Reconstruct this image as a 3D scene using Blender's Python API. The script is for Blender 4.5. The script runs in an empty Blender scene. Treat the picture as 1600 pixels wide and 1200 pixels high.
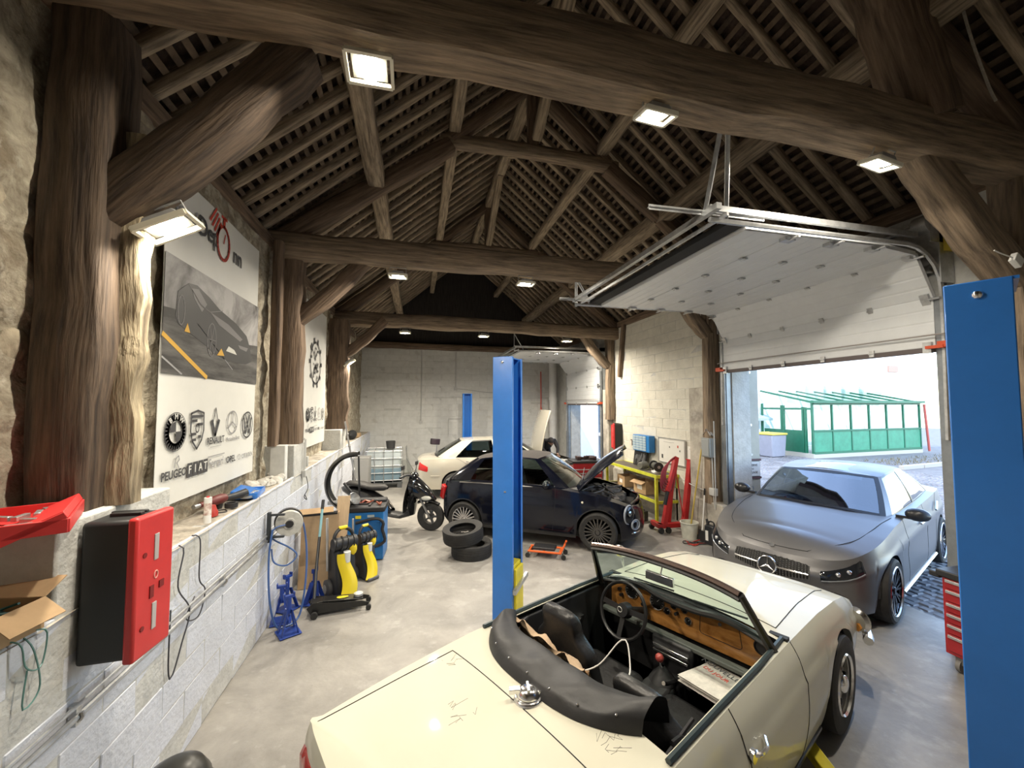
import bpy, bmesh, math, random
from mathutils import Vector, Matrix, Euler, noise
R=math.radians; PI=math.pi
sc=bpy.context.scene; COL=sc.collection
rnd=random.Random(7)
# ------------------------------------------------------------ camera, world, exposure
cd=bpy.data.cameras.new('camera'); cam=bpy.data.objects.new('camera',cd); COL.objects.link(cam)
cam.location=(0,0,2.3); cam.rotation_euler=(R(90+2.9),0,R(-13.4))
cd.sensor_fit='HORIZONTAL'; cd.sensor_width=36; cd.lens=36*630/1600; cd.clip_start=.05; cd.clip_end=300
sc.camera=cam
sc.view_settings.view_transform='Standard'; sc.view_settings.look='None'
sc.view_settings.exposure=0.12; sc.view_settings.gamma=1; sc.view_settings.use_curve_mapping=False
w=bpy.data.worlds.new('world'); sc.world=w; w.use_nodes=True
nt=w.node_tree; bg=nt.nodes['Background']
sk=nt.nodes.new('ShaderNodeTexSky'); sk.sky_type='NISHITA'; sk.sun_disc=False
sk.sun_elevation=R(40); sk.sun_rotation=R(-60); sk.air_density=1.0; sk.dust_density=1.2
nt.links.new(sk.outputs[0],bg.inputs[0]); bg.inputs[1].default_value=1.15
sun=bpy.data.lights.new('sun','SUN'); sun.energy=4.5; sun.angle=R(1); sun.color=(1,.96,.9)
so=bpy.data.objects.new('sun',sun); COL.objects.link(so)
so.rotation_euler=Vector((.42,1,-.8)).to_track_quat('-Z','Y').to_euler()
LAMP=(1,.90,.74); LAMP_W=60
# ------------------------------------------------------------ materials
MATS={}
def mat(name,col,rough=.6,metal=0,var=.15,scale=6,bump=0,bscale=None,coat=0,col2=None,stretch=None,spec=.5,thr=(.35,.65),emit=None,trans=None,coords='Object',dist=0.,layers=None):
    if name in MATS: return MATS[name]
    m=bpy.data.materials.new(name); m.use_nodes=True; t=m.node_tree; N=t.nodes; L=t.links
    b=N['Principled BSDF']; b.inputs['Roughness'].default_value=rough; b.inputs['Metallic'].default_value=metal
    b.inputs['Specular IOR Level'].default_value=spec
    if coat: b.inputs['Coat Weight'].default_value=coat; b.inputs['Coat Roughness'].default_value=.04
    c=Vector(col[:3]); c1=tuple(max(0,x*(1-var)) for x in c); c2=tuple(min(1,x*(1+var)) for x in c) if col2 is None else tuple(col2)
    tc=N.new('ShaderNodeTexCoord'); mp=N.new('ShaderNodeMapping'); L.new(tc.outputs[coords],mp.inputs[0])
    oi=N.new('ShaderNodeObjectInfo'); vm=N.new('ShaderNodeVectorMath'); vm.operation='SCALE'; vm.inputs[0].default_value=(37,19,53); L.new(oi.outputs['Random'],vm.inputs['Scale']); L.new(vm.outputs[0],mp.inputs['Location'])
    if stretch: mp.inputs['Scale'].default_value=stretch
    if var or col2:
        nz=N.new('ShaderNodeTexNoise'); nz.inputs['Scale'].default_value=scale; nz.inputs['Detail'].default_value=6; nz.inputs['Roughness'].default_value=.65
        nz.inputs['Distortion'].default_value=dist
        L.new(mp.outputs[0],nz.inputs[0]); cr=N.new('ShaderNodeValToRGB'); L.new(nz.outputs[0],cr.inputs[0])
        cr.color_ramp.elements[0].position=thr[0]; cr.color_ramp.elements[1].position=thr[1]
        cr.color_ramp.elements[0].color=(*c1,1); cr.color_ramp.elements[1].color=(*c2,1)
        out=cr.outputs[0]
        for (lc,ls,lt,lf) in (layers or []):   # stains: colour, scale, threshold, strength
            n2=N.new('ShaderNodeTexNoise'); n2.inputs['Scale'].default_value=ls; n2.inputs['Detail'].default_value=8; n2.inputs['Roughness'].default_value=.6
            L.new(mp.outputs[0],n2.inputs[0]); r2=N.new('ShaderNodeValToRGB'); L.new(n2.outputs[0],r2.inputs[0])
            r2.color_ramp.elements[0].position=lt; r2.color_ramp.elements[1].position=min(1,lt+.12)
            r2.color_ramp.elements[0].color=(0,0,0,1); r2.color_ramp.elements[1].color=(lf,lf,lf,1)
            mx=N.new('ShaderNodeMix'); mx.data_type='RGBA'; L.new(r2.outputs[0],mx.inputs[0]); L.new(out,mx.inputs[6]); mx.inputs[7].default_value=(*lc,1)
            out=mx.outputs[2]
        L.new(out,b.inputs['Base Color'])
    else: b.inputs['Base Color'].default_value=(*c,1)
    if bump:
        nb=N.new('ShaderNodeTexNoise'); nb.inputs['Scale'].default_value=bscale or scale*3; nb.inputs['Detail'].default_value=6
        L.new(mp.outputs[0],nb.inputs[0]); bp=N.new('ShaderNodeBump'); bp.inputs['Strength'].default_value=bump; bp.inputs['Distance'].default_value=.02
        L.new(nb.outputs[0],bp.inputs['Height']); L.new(bp.outputs[0],b.inputs['Normal'])
    if emit: b.inputs['Emission Color'].default_value=(*emit[0],1); b.inputs['Emission Strength'].default_value=emit[1]
    if trans is not None:   # see-through tint with a glossy face
        out=N['Material Output']; tr=N.new('ShaderNodeBsdfTransparent'); tr.inputs[0].default_value=(*trans,1)
        gl=N.new('ShaderNodeBsdfGlossy'); gl.inputs['Roughness'].default_value=rough; lw=N.new('ShaderNodeLayerWeight'); lw.inputs[0].default_value=.5; pw=N.new('ShaderNodeMath'); pw.operation='POWER'; pw.inputs[1].default_value=4; L.new(lw.outputs['Facing'],pw.inputs[0]); ma=N.new('ShaderNodeMath'); ma.operation='MULTIPLY_ADD'; ma.inputs[1].default_value=.85; ma.inputs[2].default_value=.06; L.new(pw.outputs[0],ma.inputs[0])
        mx=N.new('ShaderNodeMixShader'); L.new(ma.outputs[0],mx.inputs[0]); L.new(tr.outputs[0],mx.inputs[1]); L.new(gl.outputs[0],mx.inputs[2]); L.new(mx.outputs[0],out.inputs[0])
    MATS[name]=m; return m
def flat(name,col,rough=.5,metal=0,**k): return mat(name,col,rough,metal,var=0,**k)
WOOD=mat('old_oak',(.085,.055,.038),.8,var=.5,scale=5,stretch=(.35,5,5),bump=.6,bscale=8,thr=(.3,.7),col2=(.24,.165,.11))
WOOD2=mat('pale_oak',(.15,.11,.078),.8,var=.5,scale=5,stretch=(.4,5,5),bump=.6,bscale=8,thr=(.3,.7),col2=(.36,.27,.185))
WOODR=mat('rafter_oak',(.22,.17,.12),.85,var=.4,scale=5,stretch=(.5,6,6),bump=.3,bscale=8,col2=(.44,.35,.25))
LATH=mat('lath_wood',(.10,.07,.048),.9,var=.5,scale=3,col2=(.19,.135,.09))
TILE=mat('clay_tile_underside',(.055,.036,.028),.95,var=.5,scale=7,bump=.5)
BLOCKP=mat('painted_block',(.60,.60,.58),.7,var=.07,scale=5,bump=.35,bscale=40,layers=[((.38,.36,.32),2.2,.60,.5)])
MORTAR=mat('painted_mortar',(.50,.50,.48),.8,var=.12,scale=8,bump=.4,bscale=30)
STONE=mat('lime_rubble',(.30,.25,.18),.9,var=.45,scale=9,bump=1.0,bscale=24,thr=(.3,.68),col2=(.50,.45,.35),dist=.6,layers=[((.16,.12,.075),3.2,.52,.75),((.62,.59,.50),8,.58,.6),((.10,.08,.05),19,.66,.8)])
STONE2=mat('rubble_stone',(.36,.31,.23),.9,var=.4,scale=7,bump=.8,bscale=20,layers=[((.18,.14,.09),4,.55,.6)])
RENDER=mat('grey_render',(.44,.42,.39),.8,var=.12,scale=4,bump=.3,bscale=30,layers=[((.25,.22,.19),3,.62,.5)])
CONC=mat('floor_concrete',(.265,.252,.232),.42,var=.30,scale=1.6,bump=.18,bscale=14,thr=(.3,.7),dist=.5,layers=[((.15,.138,.125),1.0,.57,.65),((.42,.405,.38),3.6,.58,.55),((.46,.45,.43),11,.62,.4),((.07,.06,.05),8,.68,.75)])
BLACK=flat('black_plastic',(.018,.018,.02),.45)
BLACKM=flat('matt_black',(.012,.012,.013),.8)
RUBBER=mat('tyre_rubber',(.022,.021,.02),.75,var=.3,scale=12)
CHROME=flat('chrome',(.80,.80,.81),.18,1)
STEEL=mat('galvanised_steel',(.50,.51,.52),.38,.85,var=.18,scale=12)
ALU=mat('aluminium',(.62,.62,.62),.35,.8,var=.08)
BLUEL=mat('lift_blue',(.03,.185,.62),.32,var=.06,scale=3,coat=.3)
BLUE2=mat('machine_blue',(.02,.17,.46),.4,var=.06)
REDP=mat('red_paint',(.50,.018,.016),.35,var=.1,coat=.2)
REDPL=mat('red_plastic',(.58,.035,.035),.42,var=.06)
YEL=mat('yellow_paint',(.66,.55,.03),.4,var=.1)
LIME=mat('lime_paint',(.50,.52,.04),.45,var=.15,scale=8)
ORA=flat('orange_paint',(.70,.12,.02),.4)
CARD=mat('cardboard',(.40,.27,.15),.85,var=.12,scale=5)
WHITEP=mat('white_plastic',(.75,.75,.73),.45,var=.04)
PAPER=mat('paper_white',(.72,.71,.68),.8,var=.04)
INK=flat('print_ink',(.05,.05,.055),.7)
INKG=flat('print_grey',(.30,.30,.31),.7)
INKR=flat('print_red',(.50,.05,.03),.7)
INKY=flat('print_yellow',(.62,.36,.05),.7)
# ------------------------------------------------------------ mesh builder
class B:
    def __init__(s): s.v=[]; s.f=[]; s.m=[]
    def add(s,vs,fs,mi=0):
        n=len(s.v); s.v+= [tuple(v) for v in vs]
        for f in fs: s.f.append([n+i for i in f]); s.m.append(mi)
        return s
    def box(s,c,d,rot=None,mi=0,tx=1,ty=1):   # tx,ty: taper of the top
        h=[x/2 for x in d]; vs=[]
        for z in (-1,1):
            kx,ky=(tx,ty) if z>0 else (1,1)
            for x,y in ((-1,-1),(1,-1),(1,1),(-1,1)): vs.append(Vector((x*h[0]*kx,y*h[1]*ky,z*h[2])))
        if rot is not None:
            M=rot if isinstance(rot,Matrix) else Euler(rot).to_matrix()
            vs=[M@v for v in vs]
        vs=[v+Vector(c) for v in vs]
        return s.add(vs,[(3,2,1,0),(4,5,6,7),(0,1,5,4),(1,2,6,5),(2,3,7,6),(3,0,4,7)],mi)
    def ring(s,c,X,Y,r,n): return [c+X*(math.cos(2*PI*i/n)*r)+Y*(math.sin(2*PI*i/n)*r) for i in range(n)]
    def tube(s,pts,r,n=8,closed=False,mi=0,caps=True):
        P=[Vector(p) for p in pts]; rs=r if isinstance(r,(list,tuple)) else [r]*len(P)
        k=len(P); base=len(s.v); up=None
        for i,p in enumerate(P):
            a=P[(i-1)%k] if (closed or i>0) else p; b=P[(i+1)%k] if (closed or i<k-1) else p
            t=(b-a).normalized() if (b-a).length>1e-9 else Vector((0,0,1))
            if up is None: up=Vector((0,0,1)) if abs(t.z)<.9 else Vector((1,0,0))
            X=up.cross(t)
            if X.length<1e-4: X=Vector((1,0,0)).cross(t)
            X.normalize(); Y=t.cross(X).normalized(); up=Y
            s.v+= [tuple(q) for q in s.ring(p,X,Y,rs[i],n)]
        for i in range(k if closed else k-1):
            for j in range(n):
                a=base+i*n+j; b=base+i*n+(j+1)%n; c=base+((i+1)%k)*n+(j+1)%n; d=base+((i+1)%k)*n+j
                s.f.append([a,b,c,d]); s.m.append(mi)
        if not closed and caps:
            s.f.append([base+j for j in range(n)][::-1]); s.m.append(mi)
            s.f.append([base+(k-1)*n+j for j in range(n)]); s.m.append(mi)
        return s
    def cyl(s,p0,p1,r0,r1=None,n=16,mi=0): return s.tube([p0,p1],[r0,r0 if r1 is None else r1],n,mi=mi)
    def lathe(s,prof,c=(0,0,0),ax='Z',n=24,mi=0,closed=False,a0=0,a1=2*PI):   # prof: (r,h)
        base=len(s.v); k=len(prof); full=abs(a1-a0-2*PI)<1e-6; m=n if full else n+1
        for i in range(m):
            a=a0+(a1-a0)*i/n; ca,sa=math.cos(a),math.sin(a)
            for r,h in prof:
                p=(r*ca,r*sa,h) if ax=='Z' else ((h,r*ca,r*sa) if ax=='X' else (r*sa,h,r*ca))
                s.v.append((p[0]+c[0],p[1]+c[1],p[2]+c[2]))
        for i in range(n):
            for j in range(k if closed else k-1):
                a=base+i*k+j; b=base+((i+1)%m)*k+j; c2=base+((i+1)%m)*k+(j+1)%k; d=base+i*k+(j+1)%k
                s.f.append([a,b,c2,d]); s.m.append(mi)
        return s
    def prism(s,poly,M,h,mi=0):   # polygon in the XY plane of M, thickness h along Z
        n=len(poly); vs=[M@Vector((x,y,0)) for x,y in poly]+[M@Vector((x,y,h)) for x,y in poly]
        fs=[tuple(range(n))[::-1],tuple(range(n,2*n))]+[(i,(i+1)%n,n+(i+1)%n,n+i) for i in range(n)]
        return s.add(vs,fs,mi)
    def grid(s,fn,nu,nv,mi=0,cu=False):
        base=len(s.v)
        for i in range(nu+(0 if cu else 1)):
            for j in range(nv+1): s.v.append(tuple(fn(i/nu,j/nv)))
        m=nu if cu else nu+1
        for i in range(nu):
            for j in range(nv):
                a=base+i*(nv+1)+j; b=base+((i+1)%m)*(nv+1)+j
                s.f.append([a,b,b+1,a+1]); s.m.append(mi if not callable(mi) else mi((i+.5)/nu,(j+.5)/nv))
        return s
    def ball(s,c,r,n=12,mi=0):
        rr=r if isinstance(r,(list,tuple)) else (r,r,r); k=max(4,n//2)
        return s.grid(lambda u,v:(c[0]+rr[0]*math.sin(PI*v)*math.cos(2*PI*u),c[1]+rr[1]*math.sin(PI*v)*math.sin(2*PI*u),c[2]-rr[2]*math.cos(PI*v)),n,k,mi=mi,cu=True)
    def xf(s,M,n0=0):
        for i in range(n0,len(s.v)): s.v[i]=tuple(M@Vector(s.v[i]))
        return s
    def mesh(s,name,mats,smooth=35):
        me=bpy.data.meshes.new(name); me.from_pydata(s.v,[],s.f)
        mats=mats if isinstance(mats,(list,tuple)) else [mats]
        for q in mats: me.materials.append(q)
        if len(mats)>1: me.polygons.foreach_set('material_index',s.m)
        bm=bmesh.new(); bm.from_mesh(me); bmesh.ops.remove_doubles(bm,verts=bm.verts,dist=1e-5)
        bmesh.ops.recalc_face_normals(bm,faces=bm.faces); bm.to_mesh(me); bm.free()
        if smooth:
            me.shade_smooth(); me.set_sharp_from_angle(angle=R(smooth))
        me.update(); return me
    def build(s,name,mats,parent=None,bev=0,smooth=35,loc=None,rot=None):
        o=bpy.data.objects.new(name,s.mesh(name,mats,smooth)); COL.objects.link(o)
        if parent: o.parent=parent
        if loc is not None: o.location=loc
        if rot is not None: o.rotation_euler=rot
        if bev:
            b=o.modifiers.new('bevel','BEVEL'); b.width=bev; b.segments=2; b.limit_method='ANGLE'; b.angle_limit=R(40)
        return o
def tag(o,label=None,cat=None,group=None,kind=None):
    if label: o['label']=label
    if cat: o['category']=cat
    if group: o['group']=group
    if kind: o['kind']=kind
    return o
def thing(name,label,cat,loc=(0,0,0),rz=0,group=None,rot=None):
    o=bpy.data.objects.new(name,None); COL.objects.link(o); o.location=loc; o.rotation_euler=rot or (0,0,rz); o.empty_display_size=.1
    return tag(o,label,cat,group)
def share(o,name,parent,M):
    c=bpy.data.objects.new(name,o); COL.objects.link(c); c.parent=parent; c.matrix_local=M; return c
def copy_tree(o,parent=None):
    c=o.copy(); COL.objects.link(c); c.parent=parent
    for ch in list(o.children): copy_tree(ch,c)
    return c
def framed(p,x,y):   # matrix with X axis x and Y axis y at p
    x=Vector(x).normalized(); z=x.cross(Vector(y)).normalized(); y=z.cross(x)
    M=Matrix((x,y,z)).transposed().to_4x4(); M.translation=Vector(p); return M
def text(s,size,M,m,name,parent,h=.001,sx=1,bold=0):
    cu=bpy.data.curves.new(name,'FONT'); cu.body=s; cu.size=size; cu.align_x='CENTER'; cu.align_y='CENTER'; cu.extrude=h; cu.offset=bold; cu.resolution_u=3
    t=bpy.data.objects.new(name,cu); COL.objects.link(t)
    me=bpy.data.meshes.new_from_object(t.evaluated_get(bpy.context.evaluated_depsgraph_get())); bpy.data.objects.remove(t); me.name=name
    me.materials.clear(); me.materials.append(m)
    o=bpy.data.objects.new(name,me); COL.objects.link(o); o.parent=parent; o.matrix_local=M@Matrix.Diagonal((sx,1,1,1)); return o
def strok(b,pts,wd,M,h=.002,closed=False):   # flat printed stroke in the plane of M
    n=len(pts)
    for i in range(n if closed else n-1):
        a=Vector(pts[i]); c=Vector(pts[(i+1)%n]); d=(c-a)
        if d.length<1e-6: continue
        d.normalize(); q=Vector((-d.y,d.x))*wd/2; e=d*wd*.2
        b.prism([a-e-q,c+e-q,c+e+q,a-e+q],M,h)
def circ(cx,cy,r,n=24,ry=None,a0=0): return [(cx+r*math.cos(a0+2*PI*i/n),cy+(ry or r)*math.sin(a0+2*PI*i/n)) for i in range(n)]
def timber(name,p0,p1,w,h,parent,m=None,seed=0,jit=.08,n=7,bow=0,up=(0,0,1)):
    """hewn timber: built along its own X axis, wavy section, chamfered corners"""
    p0=Vector(p0); p1=Vector(p1); L=(p1-p0).length; x=(p1-p0)/L; u=Vector(up)
    if abs(x.dot(u))>.95: u=Vector((0,1,0))
    y=u.cross(x).normalized(); z=x.cross(y); r=random.Random(seed*17+3); b=B(); S=[]
    for i in range(n+1):
        t=i/n; a=w/2*(1+r.uniform(-jit,jit)); c=h/2*(1+r.uniform(-jit,jit)); oy=r.uniform(-1,1)*jit*w*.35; oz=r.uniform(-1,1)*jit*h*.35+bow*math.sin(PI*t)
        k=.22; sec=[(-a,-c*(1-k)),(-a*(1-k),-c),(a*(1-k),-c),(a,-c*(1-k)),(a,c*(1-k)),(a*(1-k),c),(-a*(1-k),c),(-a,c*(1-k))]
        S.append([(L*t,oy+q[0],oz+q[1]) for q in sec])
    vs=[v for q in S for v in q]; fs=[]
    for i in range(n):
        for j in range(8): fs.append((i*8+j,i*8+(j+1)%8,(i+1)*8+(j+1)%8,(i+1)*8+j))
    fs+= [tuple(range(8))[::-1],tuple(n*8+j for j in range(8))]
    b.add(vs,fs); o=b.build(name,m or WOOD,parent,smooth=50)
    M=Matrix((x,y,z)).transposed().to_4x4(); M.translation=p0; o.matrix_local=M; return o
# ------------------------------------------------------------ the setting
XL,XR,YB,YF=-1.47,5.1,14.2,-2.3
EZ,RX,RZ=4.38,1.68,7.42; PITCH=math.atan2(RZ-EZ,RX+1.9)
def struct(name,b,m,parent=None,**k):
    o=b.build(name,m,parent,**k)
    if not parent: o['kind']='structure'
    return o
b=B(); b.box((1.8,6,-.1),(7.4,16.8,.2)); floor=struct('floor',b,CONC,smooth=0)
def gashes(b): pass
def blockwall(root,origin,ax,n,length,z0,z1,bl=.5,bh=.2,skip=None,dep=.03,m=BLOCKP,seed=1,face=(1,0,0)):
    """courses of painted blocks, each block an object sharing one mesh"""
    ax=Vector(ax); fc=Vector(face); r=random.Random(seed); protos=[]
    for q in range(4):
        k=B(); k.box((0,0,0),(bl-.005,dep,bh-.005)); o=k.build('block',m,None,smooth=0)
        for v in o.data.vertices:
            v.co+=Vector((r.uniform(-.003,.003),r.uniform(-.003,.003),r.uniform(-.003,.003)))
        bm=bmesh.new(); bm.from_mesh(o.data); bmesh.ops.bevel(bm,geom=bm.edges[:],offset=.004,segments=1,affect='EDGES'); bm.to_mesh(o.data); bm.free()
        protos.append(o.data); bpy.data.objects.remove(o)
    M0=Matrix((ax,-fc if ax.cross(-fc).z>0 else fc,Vector((0,0,1)))).transposed().to_4x4()
    rows=int(round((z1-z0)/bh))
    for j in range(rows):
        z=z0+(j+.5)*bh; off=(bl/2 if j%2 else 0); k=0
        while True:
            c=k*bl+off
            if c-bl/2>=length-.05: break
            k+=1
            if c<0.01 and off==0: c=bl/4; sx=.5
            elif c+bl/2>length: 
                e=length-(c-bl/2); 
                if e<.1: continue
                c=c-bl/2+e/2; sx=e/bl
            else: sx=1
            P=Vector(origin)+ax*c+Vector((0,0,z))
            if skip and skip(P): continue
            o=bpy.data.objects.new('block',protos[r.randrange(4)]); COL.objects.link(o); o.parent=root
            o.matrix_local=Matrix.Translation(P+fc*r.uniform(-.003,.003))@M0@Matrix.Diagonal((sx,1,1,1))
# left wall
b=B(); b.box((-1.715,5.95,.69),(.487,16.5,1.38)); 
for y0,y1 in ((2.14,2.95),(5.58,6.1),(8.75,9.4)):
    b.box((-1.72,(y0+y1)/2,1.58),(.50,y1-y0,.42))
wl=struct('wall_left',b,MORTAR,bev=.012)
blockwall(wl,(XL-.0135,YF,0),(0,1,0),0,16.5,0,1.4,seed=2,face=(1,0,0),m=mat('painted_block_daylit',(.58,.605,.67),.6,var=.07,scale=5,bump=.35,bscale=40,layers=[((.40,.39,.38),2.2,.62,.45)]))  # same white paint as the back wall; bluish daylight put into the colour
b=B()
def ledge(u,v):
    y=YF+u*16.5; x=-1.95+v*.49
    return (x,y,1.388+.012*noise.noise(Vector((x*9,y*6,1)))+(.02*noise.noise(Vector((x*5,y*3,7))) if v<.9 else 0))
b.grid(ledge,200,6); b.build('ledge_mortar',mat('dusty_mortar',(.42,.38,.32),.9,var=.3,scale=6,bump=.6,bscale=30),wl,smooth=0)
b=B()
def stonewall(u,v):
    y=YF+u*16.6; z=1.38+v*3.04; p=Vector((0,y,z))
    d=.045*noise.noise(p*2.1)+.03*noise.noise(p*6)+.012*noise.noise(p*17)
    return (-1.79+d,y,z)
b.grid(stonewall,420,84); b.build('stone_facing',STONE,wl,smooth=60)
# rubble stones standing out of the old lime
r=random.Random(5)
protos=[]
for q in range(6):
    k=B(); k.ball((0,0,0),(.022,.11,.065),10); o=k.build('stone',STONE2,None,smooth=60)
    for v in o.data.vertices: v.co*=1+.22*noise.noise(v.co*14+Vector((q*5,0,0)))
    protos.append(o.data); bpy.data.objects.remove(o)
for i in range(230):
    y=r.uniform(-.6,12.5); z=r.uniform(1.5,4.3)
    if i<110: y=r.uniform(.8,5.5)
    if 3.2<y<5.2 and z>1.5: continue
    if 6.95<y<8.75: continue
    o=bpy.data.objects.new('stone',r.choice(protos)); COL.objects.link(o); o.parent=wl
    o.matrix_local=Matrix.Translation((-1.812,y,z))@Euler((r.uniform(-.4,.4),0,0)).to_matrix().to_4x4()@Matrix.Diagonal((1,r.uniform(.5,1.3),r.uniform(.6,1.4),1))
timber('wall_plate',(-1.86,YF,4.33),(-1.86,YB,4.33),.2,.16,wl,seed=1,n=30,jit=.05)
b=B(); b.box((-1.6,5.42,1.60),(.17,.10,.42)); b.build('concrete_stub',mat('stub_white',(.6,.6,.58),.8,var=.1),wl,bev=.01)
timber('thin_stud',(-1.66,5.4,1.8),(-1.66,5.4,4.3),.10,.12,wl,seed=61,jit=.12)
# broken capping stones at the end of the ledge
b=B(); r=random.Random(12)
for i in range(16):
    k=len(b.v); b.ball((0,0,0),(.10*r.uniform(.5,1),.09*r.uniform(.5,1),.045*r.uniform(.6,1.2)),8); b.xf(Matrix.Translation((-1.66+r.uniform(-.06,.10),4.72+i*.052,1.42+r.uniform(-.01,.02)))@Euler((r.uniform(-.5,.5),r.uniform(-.5,.5),r.uniform(0,3))).to_matrix().to_4x4(),k)
b.build('broken_capping',mat('broken_mortar',(.50,.48,.44),.9,var=.2,bump=.5),wl,smooth=0)
# back wall
b=B(); b.box((1.7,YB+.116,2.15),(7.2,.24,4.3)); wb=struct('wall_back',b,MORTAR,smooth=0)
blockwall(wb,(-1.85,YB+.007,0),(1,0,0),0,7.0,.0,4.2,bl=.54,bh=.21,seed=3,face=(0,-1,0))
timber('top_beam',(-1.8,YB-.1,4.30),(5.1,YB-.1,4.25),.22,.2,wb,seed=4,n=14)
for x,z0 in ((.18,1.75),(1.35,2.9)):   # surface conduits
    b=B(); b.tube([(x,YB-.05,4.2),(x,YB-.05,z0)],.018); b.box((x,YB-.05,z0-.05),(.10,.05,.10)); b.build('conduit',flat('grey_pvc',(.48,.48,.47),.6),wb)
b=B(); b.tube([(1.35,YB-.04,2.86),(2.6,YB-.04,2.72),(3.2,YB-.04,2.7)],.012); b.tube([(1.1,YB-.03,1.8),(1.95,YB-.03,1.8)],.008); b.tube([(1.1,YB-.03,1.8),(1.1,YB-.03,1.2)],.008); b.build('wire',MATS['grey_pvc'],wb)
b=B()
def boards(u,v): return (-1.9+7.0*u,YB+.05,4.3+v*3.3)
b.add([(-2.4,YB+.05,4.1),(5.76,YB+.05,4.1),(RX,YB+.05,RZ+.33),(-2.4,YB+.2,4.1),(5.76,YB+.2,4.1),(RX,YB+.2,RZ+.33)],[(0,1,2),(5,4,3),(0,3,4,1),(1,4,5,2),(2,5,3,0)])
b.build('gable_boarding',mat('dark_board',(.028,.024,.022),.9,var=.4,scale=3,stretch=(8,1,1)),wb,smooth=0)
# front wall behind the camera
b=B(); b.box((1.7,YF-.12,2.15),(7.3,.24,4.3)); b.add([(-2.4,YF,4.1),(5.76,YF,4.1),(RX,YF,RZ+.33),(-2.4,YF-.24,4.1),(5.76,YF-.24,4.1),(RX,YF-.24,RZ+.33)],[(2,1,0),(3,4,5),(0,1,4,3),(1,2,5,4),(2,0,3,5)])
struct('wall_front',b,RENDER,smooth=0)
# right wall with two door openings
D1=(2.86,5.65,2.97); D2=(10.3,12.8,2.97)
b=B(); T=.34; xc=XR+T/2
for y0,y1,z0,z1 in ((YF,D1[0],0,4.4),(D1[1],D2[0],0,4.4),(D2[1],YB+.2,0,4.4),(D1[0],D1[1],D1[2],4.4),(D2[0],D2[1],D2[2],4.4)):
    b.box((xc+.0,(y0+y1)/2,(z0+z1)/2),(T,y1-y0,z1-z0))
wr=struct('wall_right',b,MORTAR,smooth=0)
blockwall(wr,(XR+.011,D1[1]+.2,0),(0,1,0),0,D2[0]-D1[1]-.2,.2,4.4,seed=6,face=(-1,0,0),m=mat('painted_block_cream',(.60,.58,.51),.7,var=.08,scale=4,bump=.35,bscale=40,layers=[((.42,.38,.32),1.6,.60,.45)]),bl=.5,bh=.2)
b=B(); b.box((XR-.02,(D1[1]+D2[0])/2+.1,.32),(.03,D2[0]-D1[1]-.3,.64)); b.build('damp_render',mat('damp_render',(.42,.39,.34),.9,var=.2,scale=3,bump=.5,bscale=12,layers=[((.20,.18,.16),2.2,.5,.7),((.62,.60,.56),3,.6,.5)]),wr)
b=B(); b.box((XR-.10,6.22,1.30),(.20,.55,2.6)); b.box((XR-.1,6.0,.33),(.3,.7,.66)); b.box((XR-.08,9.95,1.35),(.16,.32,2.7)); b.build('rendered_pier',MATS['damp_render'],wr,bev=.02)
timber('wall_plate',(XR+.1,YF,4.36),(XR+.1,YB,4.36),.26,.18,wr,seed=9,n=24,jit=.05)
b=B(); b.box((XR+T-.02,(D1[0]+D1[1])/2,D1[2]+.05),(.10,D1[1]-D1[0],.14)); b.build('lintel',flat('lintel_steel',(.17,.13,.14),.6,.3),wr)
timber('bracing_stud',(XR-.05,9.35,3.0),(XR-.05,9.1,4.3),.10,.10,wr,seed=19)
# roof: tile underside, rafters, laths, purlins
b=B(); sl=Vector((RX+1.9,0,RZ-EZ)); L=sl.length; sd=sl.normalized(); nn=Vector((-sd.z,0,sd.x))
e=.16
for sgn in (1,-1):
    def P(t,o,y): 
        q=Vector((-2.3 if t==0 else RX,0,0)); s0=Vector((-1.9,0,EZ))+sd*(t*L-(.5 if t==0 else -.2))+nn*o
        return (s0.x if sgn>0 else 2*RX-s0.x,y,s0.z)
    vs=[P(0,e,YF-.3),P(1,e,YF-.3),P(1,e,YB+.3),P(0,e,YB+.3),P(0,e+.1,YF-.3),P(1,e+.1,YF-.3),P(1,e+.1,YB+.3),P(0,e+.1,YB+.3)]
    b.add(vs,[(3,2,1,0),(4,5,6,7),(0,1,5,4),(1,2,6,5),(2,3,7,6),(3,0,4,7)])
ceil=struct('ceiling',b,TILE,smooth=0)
rp=[]
for q in range(5):
    o=timber('rafter',(0,0,0),(L+.15,0,0),.085,.10,None,m=WOODR,seed=q+30,jit=.16,n=9); rp.append(o.data); bpy.data.objects.remove(o)
k=B(); k.box((0,0,0),(.05,16.5,.022)); lat=k.mesh('lath',LATH,0)
ML=Matrix((sd,Vector((0,1,0)),nn)).transposed().to_4x4()
MIR=Matrix.Translation((2*RX,0,0))@Matrix.Diagonal((-1,1,1,1))
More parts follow.
